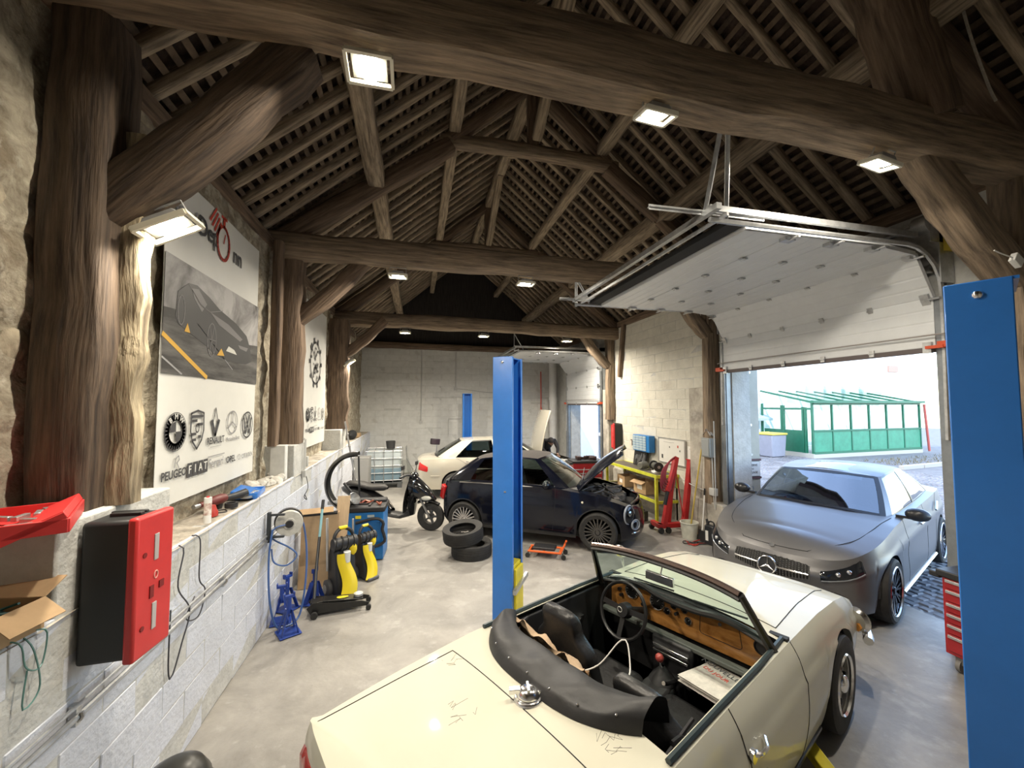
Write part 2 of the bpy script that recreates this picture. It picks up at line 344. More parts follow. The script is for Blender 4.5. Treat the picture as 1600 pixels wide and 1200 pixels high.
for sgn in (0,1):
    r=random.Random(40+sgn); y=YF+.2
    while y<YB-.1:
        dy=r.uniform(-.02,.02); base=Vector((-1.98,y+dy,EZ+.02))
        if sgn: 
            sd2=Vector((-sd.x,0,sd.z)); n2=Vector((sd.z,0,sd.x)); M=Matrix((sd2,Vector((0,1,0)),sd2.cross(Vector((0,1,0))))).transposed().to_4x4(); M.translation=Vector((2*RX-base.x,base.y,base.z))
        else: M=ML.copy(); M.translation=base
        o=bpy.data.objects.new('rafter',r.choice(rp)); COL.objects.link(o); o.parent=ceil; o.matrix_local=M; y+=.315
    for i in range(40):
        t=.05+i*(L/40); p=Vector((-1.9,5.95,EZ))+sd*t+nn*.10
        if sgn: M=Matrix((Vector((-sd.x,0,sd.z)),Vector((0,1,0)),Vector((sd.z,0,sd.x)))).transposed().to_4x4(); M.translation=Vector((2*RX-p.x,p.y,p.z))
        else: M=ML.copy(); M.translation=p
        o=bpy.data.objects.new('lath',lat); COL.objects.link(o); o.parent=ceil; o.matrix_local=M
for nm,x,z,wd,hd in (('purlin',-.56,5.35,.22,.22),('purlin',.50,6.26,.16,.16),('purlin',2.78,6.26,.17,.17),('purlin',3.86,5.35,.24,.22),('ridge_beam',RX,7.22,.18,.2)):
    for y0,y1 in ((YF,2.2),(2.3,5.7),(5.7,9.6),(9.6,YB)):
        timber(nm,(x,y0,z),(x,y1,z),wd,hd,ceil,seed=int(x*10+y0),m=WOODR,n=8)
for y0,y1,x,z in ((5.8,7.4,RX,1),(9.5,8.1,RX,1),(5.5,4.0,RX,1)):    # ridge braces
    timber('ridge_brace',(x,y0,6.2),(x,y1,7.15),.14,.14,ceil,m=WOODR,seed=int(y0))
# trusses
def truss(y,zb,label,seed,wb_=.3,hb=.34,lb=1):
    t=thing('roof_truss',label,'truss',(0,y,0))
    timber('tie_beam',(-2.0,0,zb+hb/2),(XR+.2,0,zb+hb/2-.08),wb_,hb,t,seed=seed,n=16,jit=.10,m=WOOD2,bow=.04)
    zr=zb+hb-.02
    timber('principal_rafter',(-1.8,0,zr-.1),(.45,0,6.02),.2,.22,t,seed=seed+1,m=WOOD,n=9)
    timber('principal_rafter',(5.15,0,zr-.1),(2.9,0,6.02),.2,.22,t,seed=seed+2,m=WOOD,n=9)
    timber('collar',(.3,0,6.08),(3.06,0,6.04),.18,.16,t,seed=seed+3,m=WOOD2,n=8,bow=.05)
    timber('principal_rafter',(.45,0,6.1),(RX,0,7.2),.17,.17,t,seed=seed+4,m=WOOD)
    timber('principal_rafter',(2.9,0,6.1),(RX,0,7.2),.17,.17,t,seed=seed+5,m=WOOD)
    timber('king_post',(RX,0,6.15),(RX,0,7.15),.16,.16,t,seed=seed+6,m=WOOD)
    return t
tr1=truss(2.26,4.26,'thick hewn oak tie beam truss crossing nearest overhead with floodlights below',100,.30,.36)
tr2=truss(5.68,4.20,'oak roof truss with braced tie beam, second from the viewer',120,.28,.30)
tr3=truss(9.6,4.06,'oak roof truss with braced tie beam, third from the viewer',140,.28,.30)
# curved queen strut above the first beam
timber('queen_strut',(3.95,0.0,4.55),(3.45,0.0,5.8),.34,.32,tr1,seed=180,m=WOOD,n=8)
timber('queen_strut',(-.4,0,4.6),(-.5,0,5.3),.2,.2,tr1,seed=181)
def post(y,x,zb,zt,wd,dp,label,sx,bot,top,seed,m=WOOD,bw=.2):
    t=thing('timber_post',label,'post',(x,y,zb))
    timber('post_shaft',(0,0,0),(0,0,zt-zb),dp,wd,t,seed=seed,n=10,jit=.10,m=m)
    timber('brace',(sx*.05,0,bot-zb),(sx*top,0,zt-zb+.05),bw*.9,bw,t,seed=seed+1,n=8,bow=-.05,m=WOOD2 if m is WOOD2 else m)
    return t
pst=post(2.47,-1.64,1.79,4.3,.28,.26,'massive rough oak post on the left wall beside the red and black tool case',1,3.3,.98,200,m=mat('shaded_oak',(.055,.036,.026),.85,var=.5,scale=5,stretch=(.35,5,5),bump=.6,bscale=8,col2=(.13,.09,.06)),bw=.24)  # oak darkened so its colour carries the shade on the front face
timber('lit_weathered_face',(.125,.06,.0),(.125,.06,1.95),.10,.20,pst,m=mat('lit_weathered_oak',(.22,.17,.11),.9,var=.5,scale=4,stretch=(.5,4,4),bump=1.0,bscale=8,col2=(.55,.46,.31),layers=[((.10,.07,.04),3,.6,.8)]),seed=77,n=18,jit=.2,up=(1,0,0))  # weathered side, coloured paler to carry the lamplight falling on it
post(5.84,-1.64,1.79,4.25,.28,.34,'brown oak post on a white pier between the first two posters',1,3.4,.92,210,m=WOOD,bw=.2)
post(9.15,-1.63,1.79,4.1,.28,.45,'far left oak post on a white pier, near the blue water tank',1,3.3,.95,220,m=WOOD,bw=.2)
post(5.98,XR-.14,.62,4.2,.18,.24,'oak post beside the large open garage door, grey switch box on it',-1,3.5,.62,230,m=WOOD2,bw=.2)
post(9.75,XR-.12,1.9,4.1,.18,.2,'oak post at the corner of the far garage door, behind the workbench',-1,3.3,.75,240,m=WOOD2,bw=.2)
post(2.30,XR-.1,.3,4.3,.22,.3,'curved oak corner post and brace right of the blue lift column',-1,3.35,1.15,250,m=WOOD2,bw=.26)
# outside
b=B()
b.box((28,9,-.19),(45,50,.2)); gout=struct('ground_outside',b,mat('courtyard_ground',(.13,.13,.135),.8,var=.2,scale=3,bump=.3),smooth=0)
b=B(); r=random.Random(9)
x=5.48
while x<17.0:
    y=1.2+r.uniform(0,.1)
    while y<15.5:
        w_=r.uniform(.10,.15); d_=.12; z=-.085+r.uniform(0,.02)
        b.add([(x,y,z-.03),(x+d_,y,z-.03),(x+d_,y+w_,z-.03),(x,y+w_,z-.03),(x+.02,y+.02,z),(x+d_-.02,y+.02,z),(x+d_-.02,y+w_-.02,z),(x+.02,y+w_-.02,z)],[(4,5,6,7),(0,1,5,4),(1,2,6,5),(2,3,7,6),(3,0,4,7)])
        y+=w_+.012
    x+=.135
o=b.build('cobblestones',mat('cobble_stone',(.15,.15,.16),.6,var=.35,scale=1.7,bump=.2),None,smooth=0); tag(o,'grey cobblestones paving the courtyard outside the open door','paving',kind='stuff')
b=B(); b.box((17,17.3,3.5),(22,.3,7.2)); o=struct('wall_outside',b,mat('white_facade',(.86,.85,.80),.85,var=.03),smooth=0)
b=B(); b.box((5.56,5.86,1.6),(.36,.16,3.4)); o=struct('wall_gate_return',b,mat('gate_concrete',(.42,.41,.36),.8,var=.08,scale=3,bump=.2),bev=.01)
for z in (1.95,1.45,.9,2.85):
    k=B(); k.cyl((5.56,5.79,z),(5.56,5.765,z),.022,n=10); k.build('bolt',STEEL,o)
for z in (1.06,1.36):
    k=B(); k.box((5.56,5.77,z),(.36,.02,.035)); k.build('strap',flat('strap_brown',(.12,.06,.06),.6),o)
nt_=thing('notice_sheet','white printed notice strapped to the pale concrete return outside the door','notice',(5.56,5.765,1.21))
k=B(); k.box((0,0,0),(.30,.006,.24)); k.build('sheet',PAPER,nt_)
Mn=framed((0,-.005,0),(1,0,0),(0,0,1))
text('RESERVE',.055,Mn@Matrix.Translation((0,.06,0)),INK,'lettering',nt_); text('AU',.04,Mn,INK,'lettering',nt_); text('GARAGE',.055,Mn@Matrix.Translation((0,-.06,0)),INK,'lettering',nt_)
# ------------------------------------------------------------ sectional doors
def sdoor(name,y0,y1,zb,label_parts,xend=2.35,zt=3.80,npan=8,hinge=(.2,.4,.6,.8)):
    root=B(); wy=y1-y0
    # rails of the side frames
    root.box((XR-.05,y0-.05,(zt-.3)/2),(.09,.06,zt-.3)); root.box((XR-.05,y1+.05,(zt-.3)/2),(.09,.06,zt-.3))
    root.box((XR-.14,y0-.05,(zt-.5)/2),(.012,.10,zt-.5)); root.box((XR-.14,y1+.05,(zt-.5)/2),(.012,.10,zt-.5))
    d=root.build(name,mat('door_frame_metal',(.26,.28,.30),.45,.6,var=.15),None); d['kind']='structure'
    # path of the leaf
    x0=XR-.13; ra=.42; zc=zt-ra; Ls=zc-zb; La=ra*PI/2
    def path(s):
        if s<Ls: return (x0,zb+s,0)
        if s<Ls+La: a=(s-Ls)/ra; return (x0-ra+ra*math.cos(a),zc+ra*math.sin(a),a)
        return (x0-ra-(s-Ls-La),zt,PI/2)
    ph=.50; skin=mat('door_skin',(.66,.68,.70),.38,var=.03,bump=.04,bscale=3)
    s=0; tot=0
    while True:
        a=path(s); c=path(s+ph)
        if c[0]<xend+.15: break
        dv=Vector((c[0]-a[0],0,c[1]-a[1])); Lp=dv.length; dv.normalize()
        M=framed((a[0],y0,a[1]),(0,1,0),dv); b=B()
        # ribbed inner face: 4 shallow ribs
        k=.018; th=.04; prof=[]; nr=4
        for i in range(nr):
            h0=Lp*i/nr+.004; h1=Lp*(i+1)/nr-.004
            prof+= [(h0,0),(h0+.010,.003),(h1-.010,.003),(h1,0)]
        pv=[]; 
        for h,o in prof: pv.append(M@Vector((.0,h,-th/2-o))); pv.append(M@Vector((wy,h,-th/2-o)))
        n=len(prof); fs=[(2*i,2*i+1,2*i+3,2*i+2) for i in range(n-1)]; b.add(pv,fs)
        b.prism([(0,.002),(wy,.002),(wy,Lp-.002),(0,Lp-.002)],M@Matrix.Translation((0,0,-th/2+.001)),th)
        b.build('panel',skin,d,smooth=0)
        k=B()
        for f in hinge:
            Mh=M@Matrix.Translation((wy*f,0,-.035)); k2=len(k.v); k.box((0,0,0),(.05,.07,.015)); k.cyl((-.03,0,-.008),(.03,0,-.008),.009,n=6); k.xf(Mh,k2)
        for f in (.0,1.): 
            Mh=M@Matrix.Translation((wy*f+(.05 if f==0 else -.05),0,-.04)); k2=len(k.v); k.box((0,0,0),(.07,.11,.03)); k.cyl((0,0,-.01),(-.12 if f==0 else .12,0,-.01),.012,n=8); k.xf(Mh,k2)
        k.build('hinge',STEEL,d)
        s+=ph; tot+=1
    for yy,s1 in ((y0-.06,1),(y1+.06,-1)):
        pts=[(x0-.02,yy,zb-.9)]+[(lambda q:(q[0]-.0,yy,q[1]))(path(Ls*t)) for t in (0,.5,1)]+[(lambda q:(q[0],yy,q[1]))(path(Ls+La*t)) for t in (.2,.4,.6,.8,1)]+[(xend,yy,zt)]
        t=B(); t.tube(pts,.022,6); t.build('track',STEEL,d)
        pts2=[(p[0]-(.0 if i<4 else .0),yy,p[2]+.10) for i,p in enumerate(pts[7:])]
        t=B(); t.box(((xend+x0-.3)/2,yy,zt+.10),(x0-.3-xend,.03,.05)); t.build('upper_track',STEEL,d)
        k=B(); k.box((x0-.02,yy-s1*.03,zb+.02),(.10,.10,.06)); k.box((x0-.06,yy+s1*.04,zb+.0),(.04,.14,.03)); k.build('bottom_bracket',flat('bracket_red',(.55,.08,.03),.5),d)
        k=B(); k.box((XR-.10,yy-s1*.03,zt-.1),(.18,.012,.5)); k.box((XR-.16,yy-s1*.03,zt+.1),(.30,.012,.12)); k.build('corner_plate',STEEL,d)
    k=B(); k.box((xend+.02,(y0+y1)/2,zt+.08),(.05,wy+.3,.05)); k.box((xend+.1,(y0+y1)/2,zt+.02),(.02,wy+.3,.03)); k.build('end_bar',STEEL,d)
    k=B(); k.box((xend+.30,(y0+y1)/2,zt+.03),(.16,wy,.05)); k.build('rubber_buffer',BLACKM,d)
    k=B(); k.box((x0,(y0+y1)/2,zb-.02),(.05,wy,.05)); k.build('bottom_seal',flat('seal_grey',(.12,.10,.10),.7),d)
    k=B(); k.tube([(x0-.16,y0-.1,zt-.28+.5),(x0-.16,y1+.1,zt-.28+.5)],.03,8); k.cyl((x0-.16,y0+.02,zt+.22),(x0-.16,y0-.10,zt+.22),.09); k.build('spring_shaft',STEEL,d)
    k=B(); k.tube([(x0-.06,y0-.1,zb+.12),(x0-.06,y1+.1,zb+.12)],.008,6); k.build('pull_cord',mat('cord_grey',(.3,.28,.27),.8,var=.1),d)
    return d,path
def perf(b,p0,p1): 
    b.box(*_seg(p0,p1,.05,.004)); 
def _seg(p0,p1,w_,t):
    p0=Vector(p0);p1=Vector(p1); d=p1-p0; M=framed((0,0,0),d,(0,1,0) if abs(d.normalized().y)<.9 else (0,0,1)).to_3x3()
    return ((p0+p1)/2,(d.length,w_,t),M)
d1,_=sdoor('door_1',D1[0],D1[1],2.86,None,xend=2.35,zt=3.83)
d2,_=sdoor('door_2',D2[0],D2[1],2.32,None,xend=2.5,zt=3.72,hinge=(.33,.66))
hang=B()
for p0,p1 in (((2.18,2.32,4.75),(2.38,2.90,3.9)),((2.18,2.36,4.75),(2.62,2.92,3.92)),((2.38,5.72,4.3),(2.38,5.74,3.8)),((2.34,5.72,4.3),(2.62,5.74,3.86)),((1.85,2.9,3.93),(3.0,2.9,3.95)),((2.1,5.7,3.9),(2.7,5.7,3.9))):
    hang.box(*_seg(p0,p1,.045,.006)); 
    M=_seg(p0,p1,.045,.006); hang.box(M[0]+Vector((0,0,.0)),(M[1][0],.006,.045),M[2])
hang.build('hanger_strap',STEEL,d1)
hang=B()
for p0,p1 in (((2.5,10.25,4.25),(2.5,10.25,3.7)),((2.45,10.25,4.25),(2.75,10.25,3.75))): hang.box(*_seg(p0,p1,.045,.01))
hang.build('hanger_strap',STEEL,d2)
b=B(); b.box((XR-.08,2.55,3.86),(.12,.5,.14)); b.build('yellow_batten',flat('batten_yellow',(.45,.34,.03),.6),d1)
# downpipe duct in the back corner
du=thing('vent_duct','white round duct pipe standing in the far right corner','pipe',(4.78,13.75,0))
b=B(); b.cyl((0,0,0),(0,0,4.0),.13,n=20); b.build('pipe',mat('duct_white',(.62,.62,.62),.4,var=.04),du)
for z in (2.0,2.45,1.75): b=B(); b.cyl((0,0,z),(0,0,z+.10),.15,n=20); b.build('collar_ring',MATS['duct_white'],du)
b=B(); b.box((0,0,1.62),(.16,.2,.1)); b.build('clamp',BLACK,du)
hs=thing('red_hose','thin red hose hanging down the back wall beside the duct','hose',(4.35,14.1,.9))
b=B(); b.tube([(0,0,0),(.08,0,.8),(.10,0,1.5),(.10,.02,2.6)],.022); b.tube([(0,0,0),(.16,0,.6),(.11,0,1.3)],.018); b.build('hose',flat('hose_red',(.55,.10,.08),.6),hs)
# white glazed shopfront seen through the far door
sf=thing('glazed_screen','white framed glazed screen outside the far garage door','window',(6.35,11.75,0),R(0))
WF=flat('white_frame',(.85,.86,.90),.4)
for y in (-1.6,-.9,-.35,.45,.95,1.6): b=B(); b.box((0,y,1.5),(.08,.16 if abs(y)>.5 else .13,3.0)); b.build('mullion',WF,sf)
for z in (.35,1.25,2.95): b=B(); b.box((0,0,z),(.07,3.3,.12)); b.build('transom',WF,sf)
for i,(ya,yb) in enumerate(((-1.6,-.9),(-.9,-.35),(-.35,.45),(.45,.95),(.95,1.6))):
    b=B(); b.box((0,(ya+yb)/2,1.6),(.012,yb-ya-.1,2.7)); b.build('pane',mat('shop_glass',(0,0,0),.05,var=0,trans=(.45,.52,.58)),sf)
b=B(); b.box((0,-2.0,1.5),(.25,.7,3.1)); b.build('white_pier',WF,sf)
# hedge behind
hd=B(); r=random.Random(3)
for i in range(1600):
    p=Vector((8.6+r.uniform(-.7,.7),r.uniform(10.5,14.6),r.uniform(-.1,3.2))); s=r.uniform(.06,.13); q=Euler((r.uniform(0,6),r.uniform(0,6),0)).to_matrix()
    hd.add([p+q@Vector(v) for v in ((-s,0,0),(0,-s*.5,0),(s,0,0),(0,s*.5,0))],[(0,1,2,3)])
o=hd.build('hedge_foliage',mat('leaf_yellow_green',(.20,.26,.05),.6,var=.5,scale=2),None,smooth=0); tag(o,'yellow-green hedge foliage behind the white glazed screen','hedge',kind='stuff')
# ------------------------------------------------------------ courtyard things
cv=thing('conservatory','green framed lean-to conservatory with glass roof against the white facade','conservatory',(17.17,14.41,0),R(4))
GR=mat('green_metal',(.008,.10,.055),.45,var=.1); GRP=mat('green_panel',(.03,.19,.115),.5,var=.15,scale=3)
GL=mat('cons_glass',(0,0,0),.03,var=0,trans=(.90,.95,.93))
W7,D3=7.3,2.55
b=B(); b.box((W7/2,D3/2,-.02),(W7+.1,D3+.1,.26)); b.build('plinth',flat('plinth_stone',(.34,.34,.30),.8),cv)
for i in range(7):
    x=W7*i/6; b=B(); b.box((x,0,1.25),(.07,.08,2.3)); b.build('mullion',GR,cv)
    b=B(); b.box(*_seg((x,-.1,2.38),(x,D3,2.98),.07,.07)); b.build('roof_bar',GR,cv)
    if i<6:
        b=B(); b.box((x+W7/12,0,.62),(W7/6-.1,.04,.95)); b.build('panel',GRP,cv)
        b=B(); b.box((x+W7/12,0,1.70),(W7/6-.07,.012,1.15)); b.build('pane',GL,cv)
        b=B(); b.box(*_seg((x+W7/12,-.1,2.40),(x+W7/12,D3,3.0),W7/6-.06,.012)); b.build('roof_pane',GL,cv)
for z,h in ((.14,.1),(1.12,.07),(2.34,.12)): b=B(); b.box((W7/2,-.02,z),(W7,.08,h)); b.build('rail',GR,cv)
b=B(); b.box((W7/2,-.12,2.42),(W7+.3,.14,.12)); b.build('gutter',GR,cv)
for y in (0,.30,.42,1.35,1.45,2.5): b=B(); b.box((0,y,1.1+.08*y),(.08,.09,2.1)); b.build('mullion',GR,cv)
for y0,y1 in ((.42,1.35),(1.45,2.4)):
    dl=B(); dl.box((0,(y0+y1)/2,.62),(.05,y1-y0-.06,1.0)); dd=dl.build('door_leaf',GR,cv); k=B(); k.box((-.05,y0+.1,1.2),(.05,.12,.03)); k.build('handle',STEEL,dd)
    b=B(); b.box((0,(y0+y1)/2,1.58),(.012,y1-y0-.1,.85)); b.build('pane',GL,cv)
b=B(); b.box((0,D3/2,2.1),(.07,D3,.09)); b.box(*_seg((0,-.1,2.38),(0,D3,2.98),.08,.10)); b.build('rail',GR,cv)
b=B(); b.cyl((W7+.25,-.2,0),(W7+.12,-.15,2.3),.05,n=10); b.build('downpipe',flat('rust_red',(.30,.06,.05),.6),cv)
bn=thing('wheelie_bin','grey wheelie bin with yellow lid left of the green conservatory','bin',(15.9,15.4,-.09),R(8))
b=B(); b.box((0,0,.52),(.85,.75,.98),tx=1.14,ty=1.12); b.build('bin_body',mat('bin_grey',(.20,.21,.26),.5,var=.05),bn,bev=.03)
b=B(); b.box((0,0,1.05),(1.02,.92,.09)); b.cyl((-.5,.42,1.07),(.5,.42,1.07),.04); b.build('lid',mat('bin_yellow',(.40,.34,.06),.5,var=.05),bn,bev=.02)
for x in (-.4,.4): b=B(); b.cyl((x-.03,.32,.12),(x+.03,.32,.12),.12); b.build('wheel',RUBBER,bn)
wn=thing('awning_window','small window under a striped awning on the white facade','window',(16.45,17.12,1.2))
b=B(); b.box((0,0,0),(1.2,.06,.9)); b.build('frame',WF,wn); b=B(); b.box((-.25,-.035,0),(.6,.02,.74)); b.box((.32,-.035,0),(.36,.02,.74)); b.build('pane',flat('dark_glass',(.10,.11,.12),.1),wn)
b=B(); b.add([(-.8,-.04,.62),(.8,-.04,.62),(.8,-.6,.42),(-.8,-.6,.42),(-.8,-.6,.30),(.8,-.6,.30)],[(0,1,2,3),(3,2,5,4)]); b.build('awning',flat('awning_blue',(.30,.36,.42),.7),wn)
b=B(); b.box((15.7,17.1,4.0),(.25,.06,1.1)); o=b.build('shutter_strip',mat('ochre_shutter',(.5,.4,.2),.7,var=.1)); tag(o,'ochre shutter strip high on the white facade','shutter')
b=B(); b.box((26.2,17.1,4.3),(.7,.06,.35)); o=b.build('wall_lantern_box',flat('rusty_box',(.45,.25,.2),.7)); tag(o,'small brown box mounted high on the white facade','box')
kb=thing('planting_kerb','low pale kerb edging the planted strip right of the conservatory','kerb',(18,11.3,-.05))
for i in range(8): b=B(); b.box((i*1.3,.16*i,.02),(1.26,.16,.16),(0,0,R(7))); b.build('kerbstone',flat('kerb_pale',(.30,.29,.26),.8),kb,bev=.01)
b=B(); r=random.Random(8)
for i in range(900):
    x=r.uniform(0,11); y=r.uniform(.25,1.8)+.12*x; s=r.uniform(.03,.09); p=Vector((18+x,11.3+y,-.05)); a=r.uniform(0,6)
    b.add([p,p+Vector((math.cos(a)*.03,math.sin(a)*.03,0)),p+Vector((math.cos(a)*s,math.sin(a)*s,s*1.6))],[(0,1,2)])
o=b.build('planted_strip',mat('dry_plants',(.12,.11,.07),.9,var=.5),None,smooth=0); tag(o,'scrubby low plants behind the pale kerb outside','plants',kind='stuff')
# ------------------------------------------------------------ floodlights
def lamp(loc,rx,ry,s,label,w_=1.,drop=.16,grp='floodlights under the beams'):
    t=thing('floodlight',label,'lamp',loc,group=grp,rot=(rx,ry,0))
    b=B(); b.box((0,0,.05),(s*.8,s*.62,.05),tx=.7,ty=.7); b.build('housing',flat('lamp_grey',(.30,.30,.30),.5),t,bev=.006)
    b=B()
    for a,c in (((0,s*.36),(s,.018)),((0,-s*.36),(s,.018)),((s*.5,0),(.018,s*.72)),((-s*.5,0),(.018,s*.72))): b.box((a[0],a[1],.012),(c[0],c[1],.028))
    b.build('glass_frame',flat('lamp_frame',(.75,.72,.60),.3),t)
    b=B(); b.cyl((0,0,.028),(0,0,.016),s*.30,n=20); b.build('lit_lens',mat('lamp_lens',(1,1,1),var=0,emit=((1,.93,.74),70)),t)
    b=B(); b.tube([(-s*.45,0,.04),(-s*.45,0,drop*.8),(s*.45,0,drop*.8),(s*.45,0,.04)],.006,6); b.tube([(0,0,drop*.8),(0,0,drop+.05)],.006,6); b.build('bracket',flat('lamp_bracket',(.3,.3,.3),.5),t)
    L=bpy.data.lights.new('lamp_light','AREA'); L.shape='DISK'; L.size=s*.55; L.energy=LAMP_W*w_; L.color=LAMP; L.spread=R(165)
    lo=bpy.data.objects.new('lamp_light',L); COL.objects.link(lo); lo.parent=t; lo.location=(0,0,-.004)
lamp((-.27,2.26,4.14),R(-14),0,.24,'leftmost glowing floodlight under the nearest big beam',.85)
lamp((1.50,2.26,4.17),R(12),R(4),.22,'glowing floodlight under the middle of the nearest big beam',.85)
lamp((3.42,2.26,4.12),R(16),R(10),.22,'glowing floodlight near the right end of the nearest big beam',.85)
lamp((-1.30,2.50,3.24),R(0),R(-28),.26,'big glaring floodlight on the left post beside the tall poster',.55)
lamp((-.26,5.68,4.05),0,0,.24,'left floodlight under the second roof beam',1.3)
lamp((1.56,5.68,4.07),0,0,.24,'bright floodlight under the middle of the second roof beam',1.3)
lamp((-.26,9.6,3.95),0,0,.24,'leftmost floodlight under the third roof beam',2.2)
lamp((1.58,9.6,3.94),0,0,.24,'middle floodlight under the third roof beam',2.2)
lamp((3.72,9.6,3.90),0,0,.24,'rightmost floodlight under the third roof beam',2.2)
lamp((-1.36,9.05,3.16),0,R(-35),.24,'tilted floodlight on the far left post brace',.6)
# ------------------------------------------------------------ car building
def cr(P,n):   # Catmull-Rom through points, resampled to n+1 equal arc steps
    P=[Vector(p) for p in P]; Q=[]
    for i in range(len(P)-1):
        p0=P[max(i-1,0)]; p1=P[i]; p2=P[i+1]; p3=P[min(i+2,len(P)-1)]
        for k in range(16):
            t=k/16; Q.append(.5*((2*p1)+(-p0+p2)*t+(2*p0-5*p1+4*p2-p3)*t*t+(-p0+3*p1-3*p2+p3)*t**3))
    Q.append(P[-1]); S=[0]
    for i in range(1,len(Q)): S.append(S[-1]+(Q[i]-Q[i-1]).length)
    out=[]; j=0
    for i in range(n+1):
        s=S[-1]*i/n
        while j<len(S)-2 and S[j+1]<s: j+=1
        f=(s-S[j])/max(1e-9,S[j+1]-S[j]); out.append(Q[j].lerp(Q[j+1],min(1,f)))
    return out
def interp(T,x):
    if x<=T[0][0]: return T[0][1]
    for (a,fa),(b,fb) in zip(T,T[1:]):
        if x<=b: 
            t=(x-a)/(b-a) if b>a else 0; return fa+(fb-fa)*t
    return T[-1][1]
def sm(T,x,w_=.06): return (interp(T,x-w_)+interp(T,x+w_)+2*interp(T,x))/4
class Body:
    """skirt swept round a plan outline (u: 0 rear centre, 1 front centre on the left; 1..2 back on the right; t: 0 sill, 1 shoulder)"""
    def __init__(s,outline,zs,zc,z0,wheels,Ra,inset,N=170,ya=.45,capd=(.25,.25),crown=2.2):
        s.P=cr(outline,N); s.N=N; s.zs=zs; s.zc=zc; s.z0=z0; s.wheels=wheels; s.Ra=Ra; s.inset=inset; s.ya=ya; s.capd=capd; s.xr=s.P[0].x; s.xf=s.P[-1].x; s.crown=crown
    def base(s,u):
        f=max(0,min(1,u))*s.N; i=min(int(f),s.N-1); p=s.P[i].lerp(s.P[i+1],f-i)
        a=s.P[max(i-1,0)]; b=s.P[min(i+2,s.N)]; d=(b-a).normalized(); n=Vector((-d.y,d.x))   # outward on the left side
        if i<=0: n=Vector((-1,0)) 
        if i>=s.N-1: n=Vector((1,0))
        return p,n
    def zb(s,x,y):
        z=sm(s.z0,x)
        if y>s.ya:
            for xw,zw in s.wheels:
                q=s.Ra**2-(x-xw)**2
                if q>0: z=max(z,zw+math.sqrt(q))
        return z
    def pt(s,u,t,e=0):
        m=1
        if u>1: u=2-u; m=-1
        if u<0: u=-u; m=-m
        p,n=s.base(u); z0=s.zb(p.x,p.y); z1=sm(s.zs,p.x,.03); z=z0+(z1-z0)*t
        # the inset profile is a function of absolute height so arches do not squash it
        zz=(z-interp(s.z0,p.x))/(z1-interp(s.z0,p.x)); i=s.inset(zz,p.x,n.x)
        q=p-n*(i-e); return Vector((q.x,m*q.y,z))
    def top(s,u,k,e=0):
        m=1
        if u>1: u=2-u; m=-1
        A=s.pt(u,1); x=A.x; xc=min(max(x,s.xr+s.capd[0]),s.xf-s.capd[1]); zc=sm(s.zc,xc,.03)
        C=Vector((xc,0,zc)); q=A.lerp(C,k); q.z=A.z+(zc-A.z)*(1-(1-k)**s.crown); q.y*=m; q.z+=e; return q
    def uofx(s,x,lo=.05,hi=.98):
        best=0;bd=9
        for i in range(s.N+1):
            u=i/s.N
            if lo<=u<=hi and s.P[i].y>.3*max(p.y for p in s.P) and abs(s.P[i].x-x)<bd: bd=abs(s.P[i].x-x); best=u
        return best
    def skirt(s,name,mats,par,nt=14,split=None):
        b=B(); N=s.N*2
        b.grid(lambda u,t:s.pt(u*2,t),N,nt,mi=split or 0); return b.build(name,mats,par,smooth=50)
    def deck(s,name,m,par,x0,x1,nk=10,kmax=1,k0=0):
        b=B(); 
        for sg in (0,1):
            us=[i/s.N for i in range(s.N+1)]; us=[u for u in us if x0-.02<=s.base(u)[0].x<=x1+.02]
            if len(us)<2: continue
            a,c=us[0],us[-1]
            b.grid(lambda v,k:s.top((a+(c-a)*v) if sg==0 else 2-(a+(c-a)*v),k0+(kmax-k0)*k),len(us),nk)
        return b.build(name,m,par,smooth=50)
    def patch(s,name,m,par,u0,u1,lo,hi,e=.006,nu=16,nv=5,sunk=.004,build=True,b=None):
        bb=b or B()
        L=(lambda v:lo) if not callable(lo) else lo; H=(lambda v:hi) if not callable(hi) else hi
        def f(v,w):
            edge=(v<1e-6 or v>1-1e-6 or w<1e-6 or w>1-1e-6); return s.pt(u0+(u1-u0)*v,L(v)+(H(v)-L(v))*w,-sunk if edge else e)
        bb.grid(f,nu,nv)
        return bb.build(name,m,par,smooth=60) if build else bb
    def line(s,b,pts,r=.0025,e=0):   # pts: (u,t)
        P=[]; 
        for (u0,t0),(u1,t1) in zip(pts,pts[1:]):
            for k in range(8): P.append(s.pt(u0+(u1-u0)*k/8,t0+(t1-t0)*k/8,e))
        P.append(s.pt(*pts[-1],e)); b.tube(P,r,5); return b
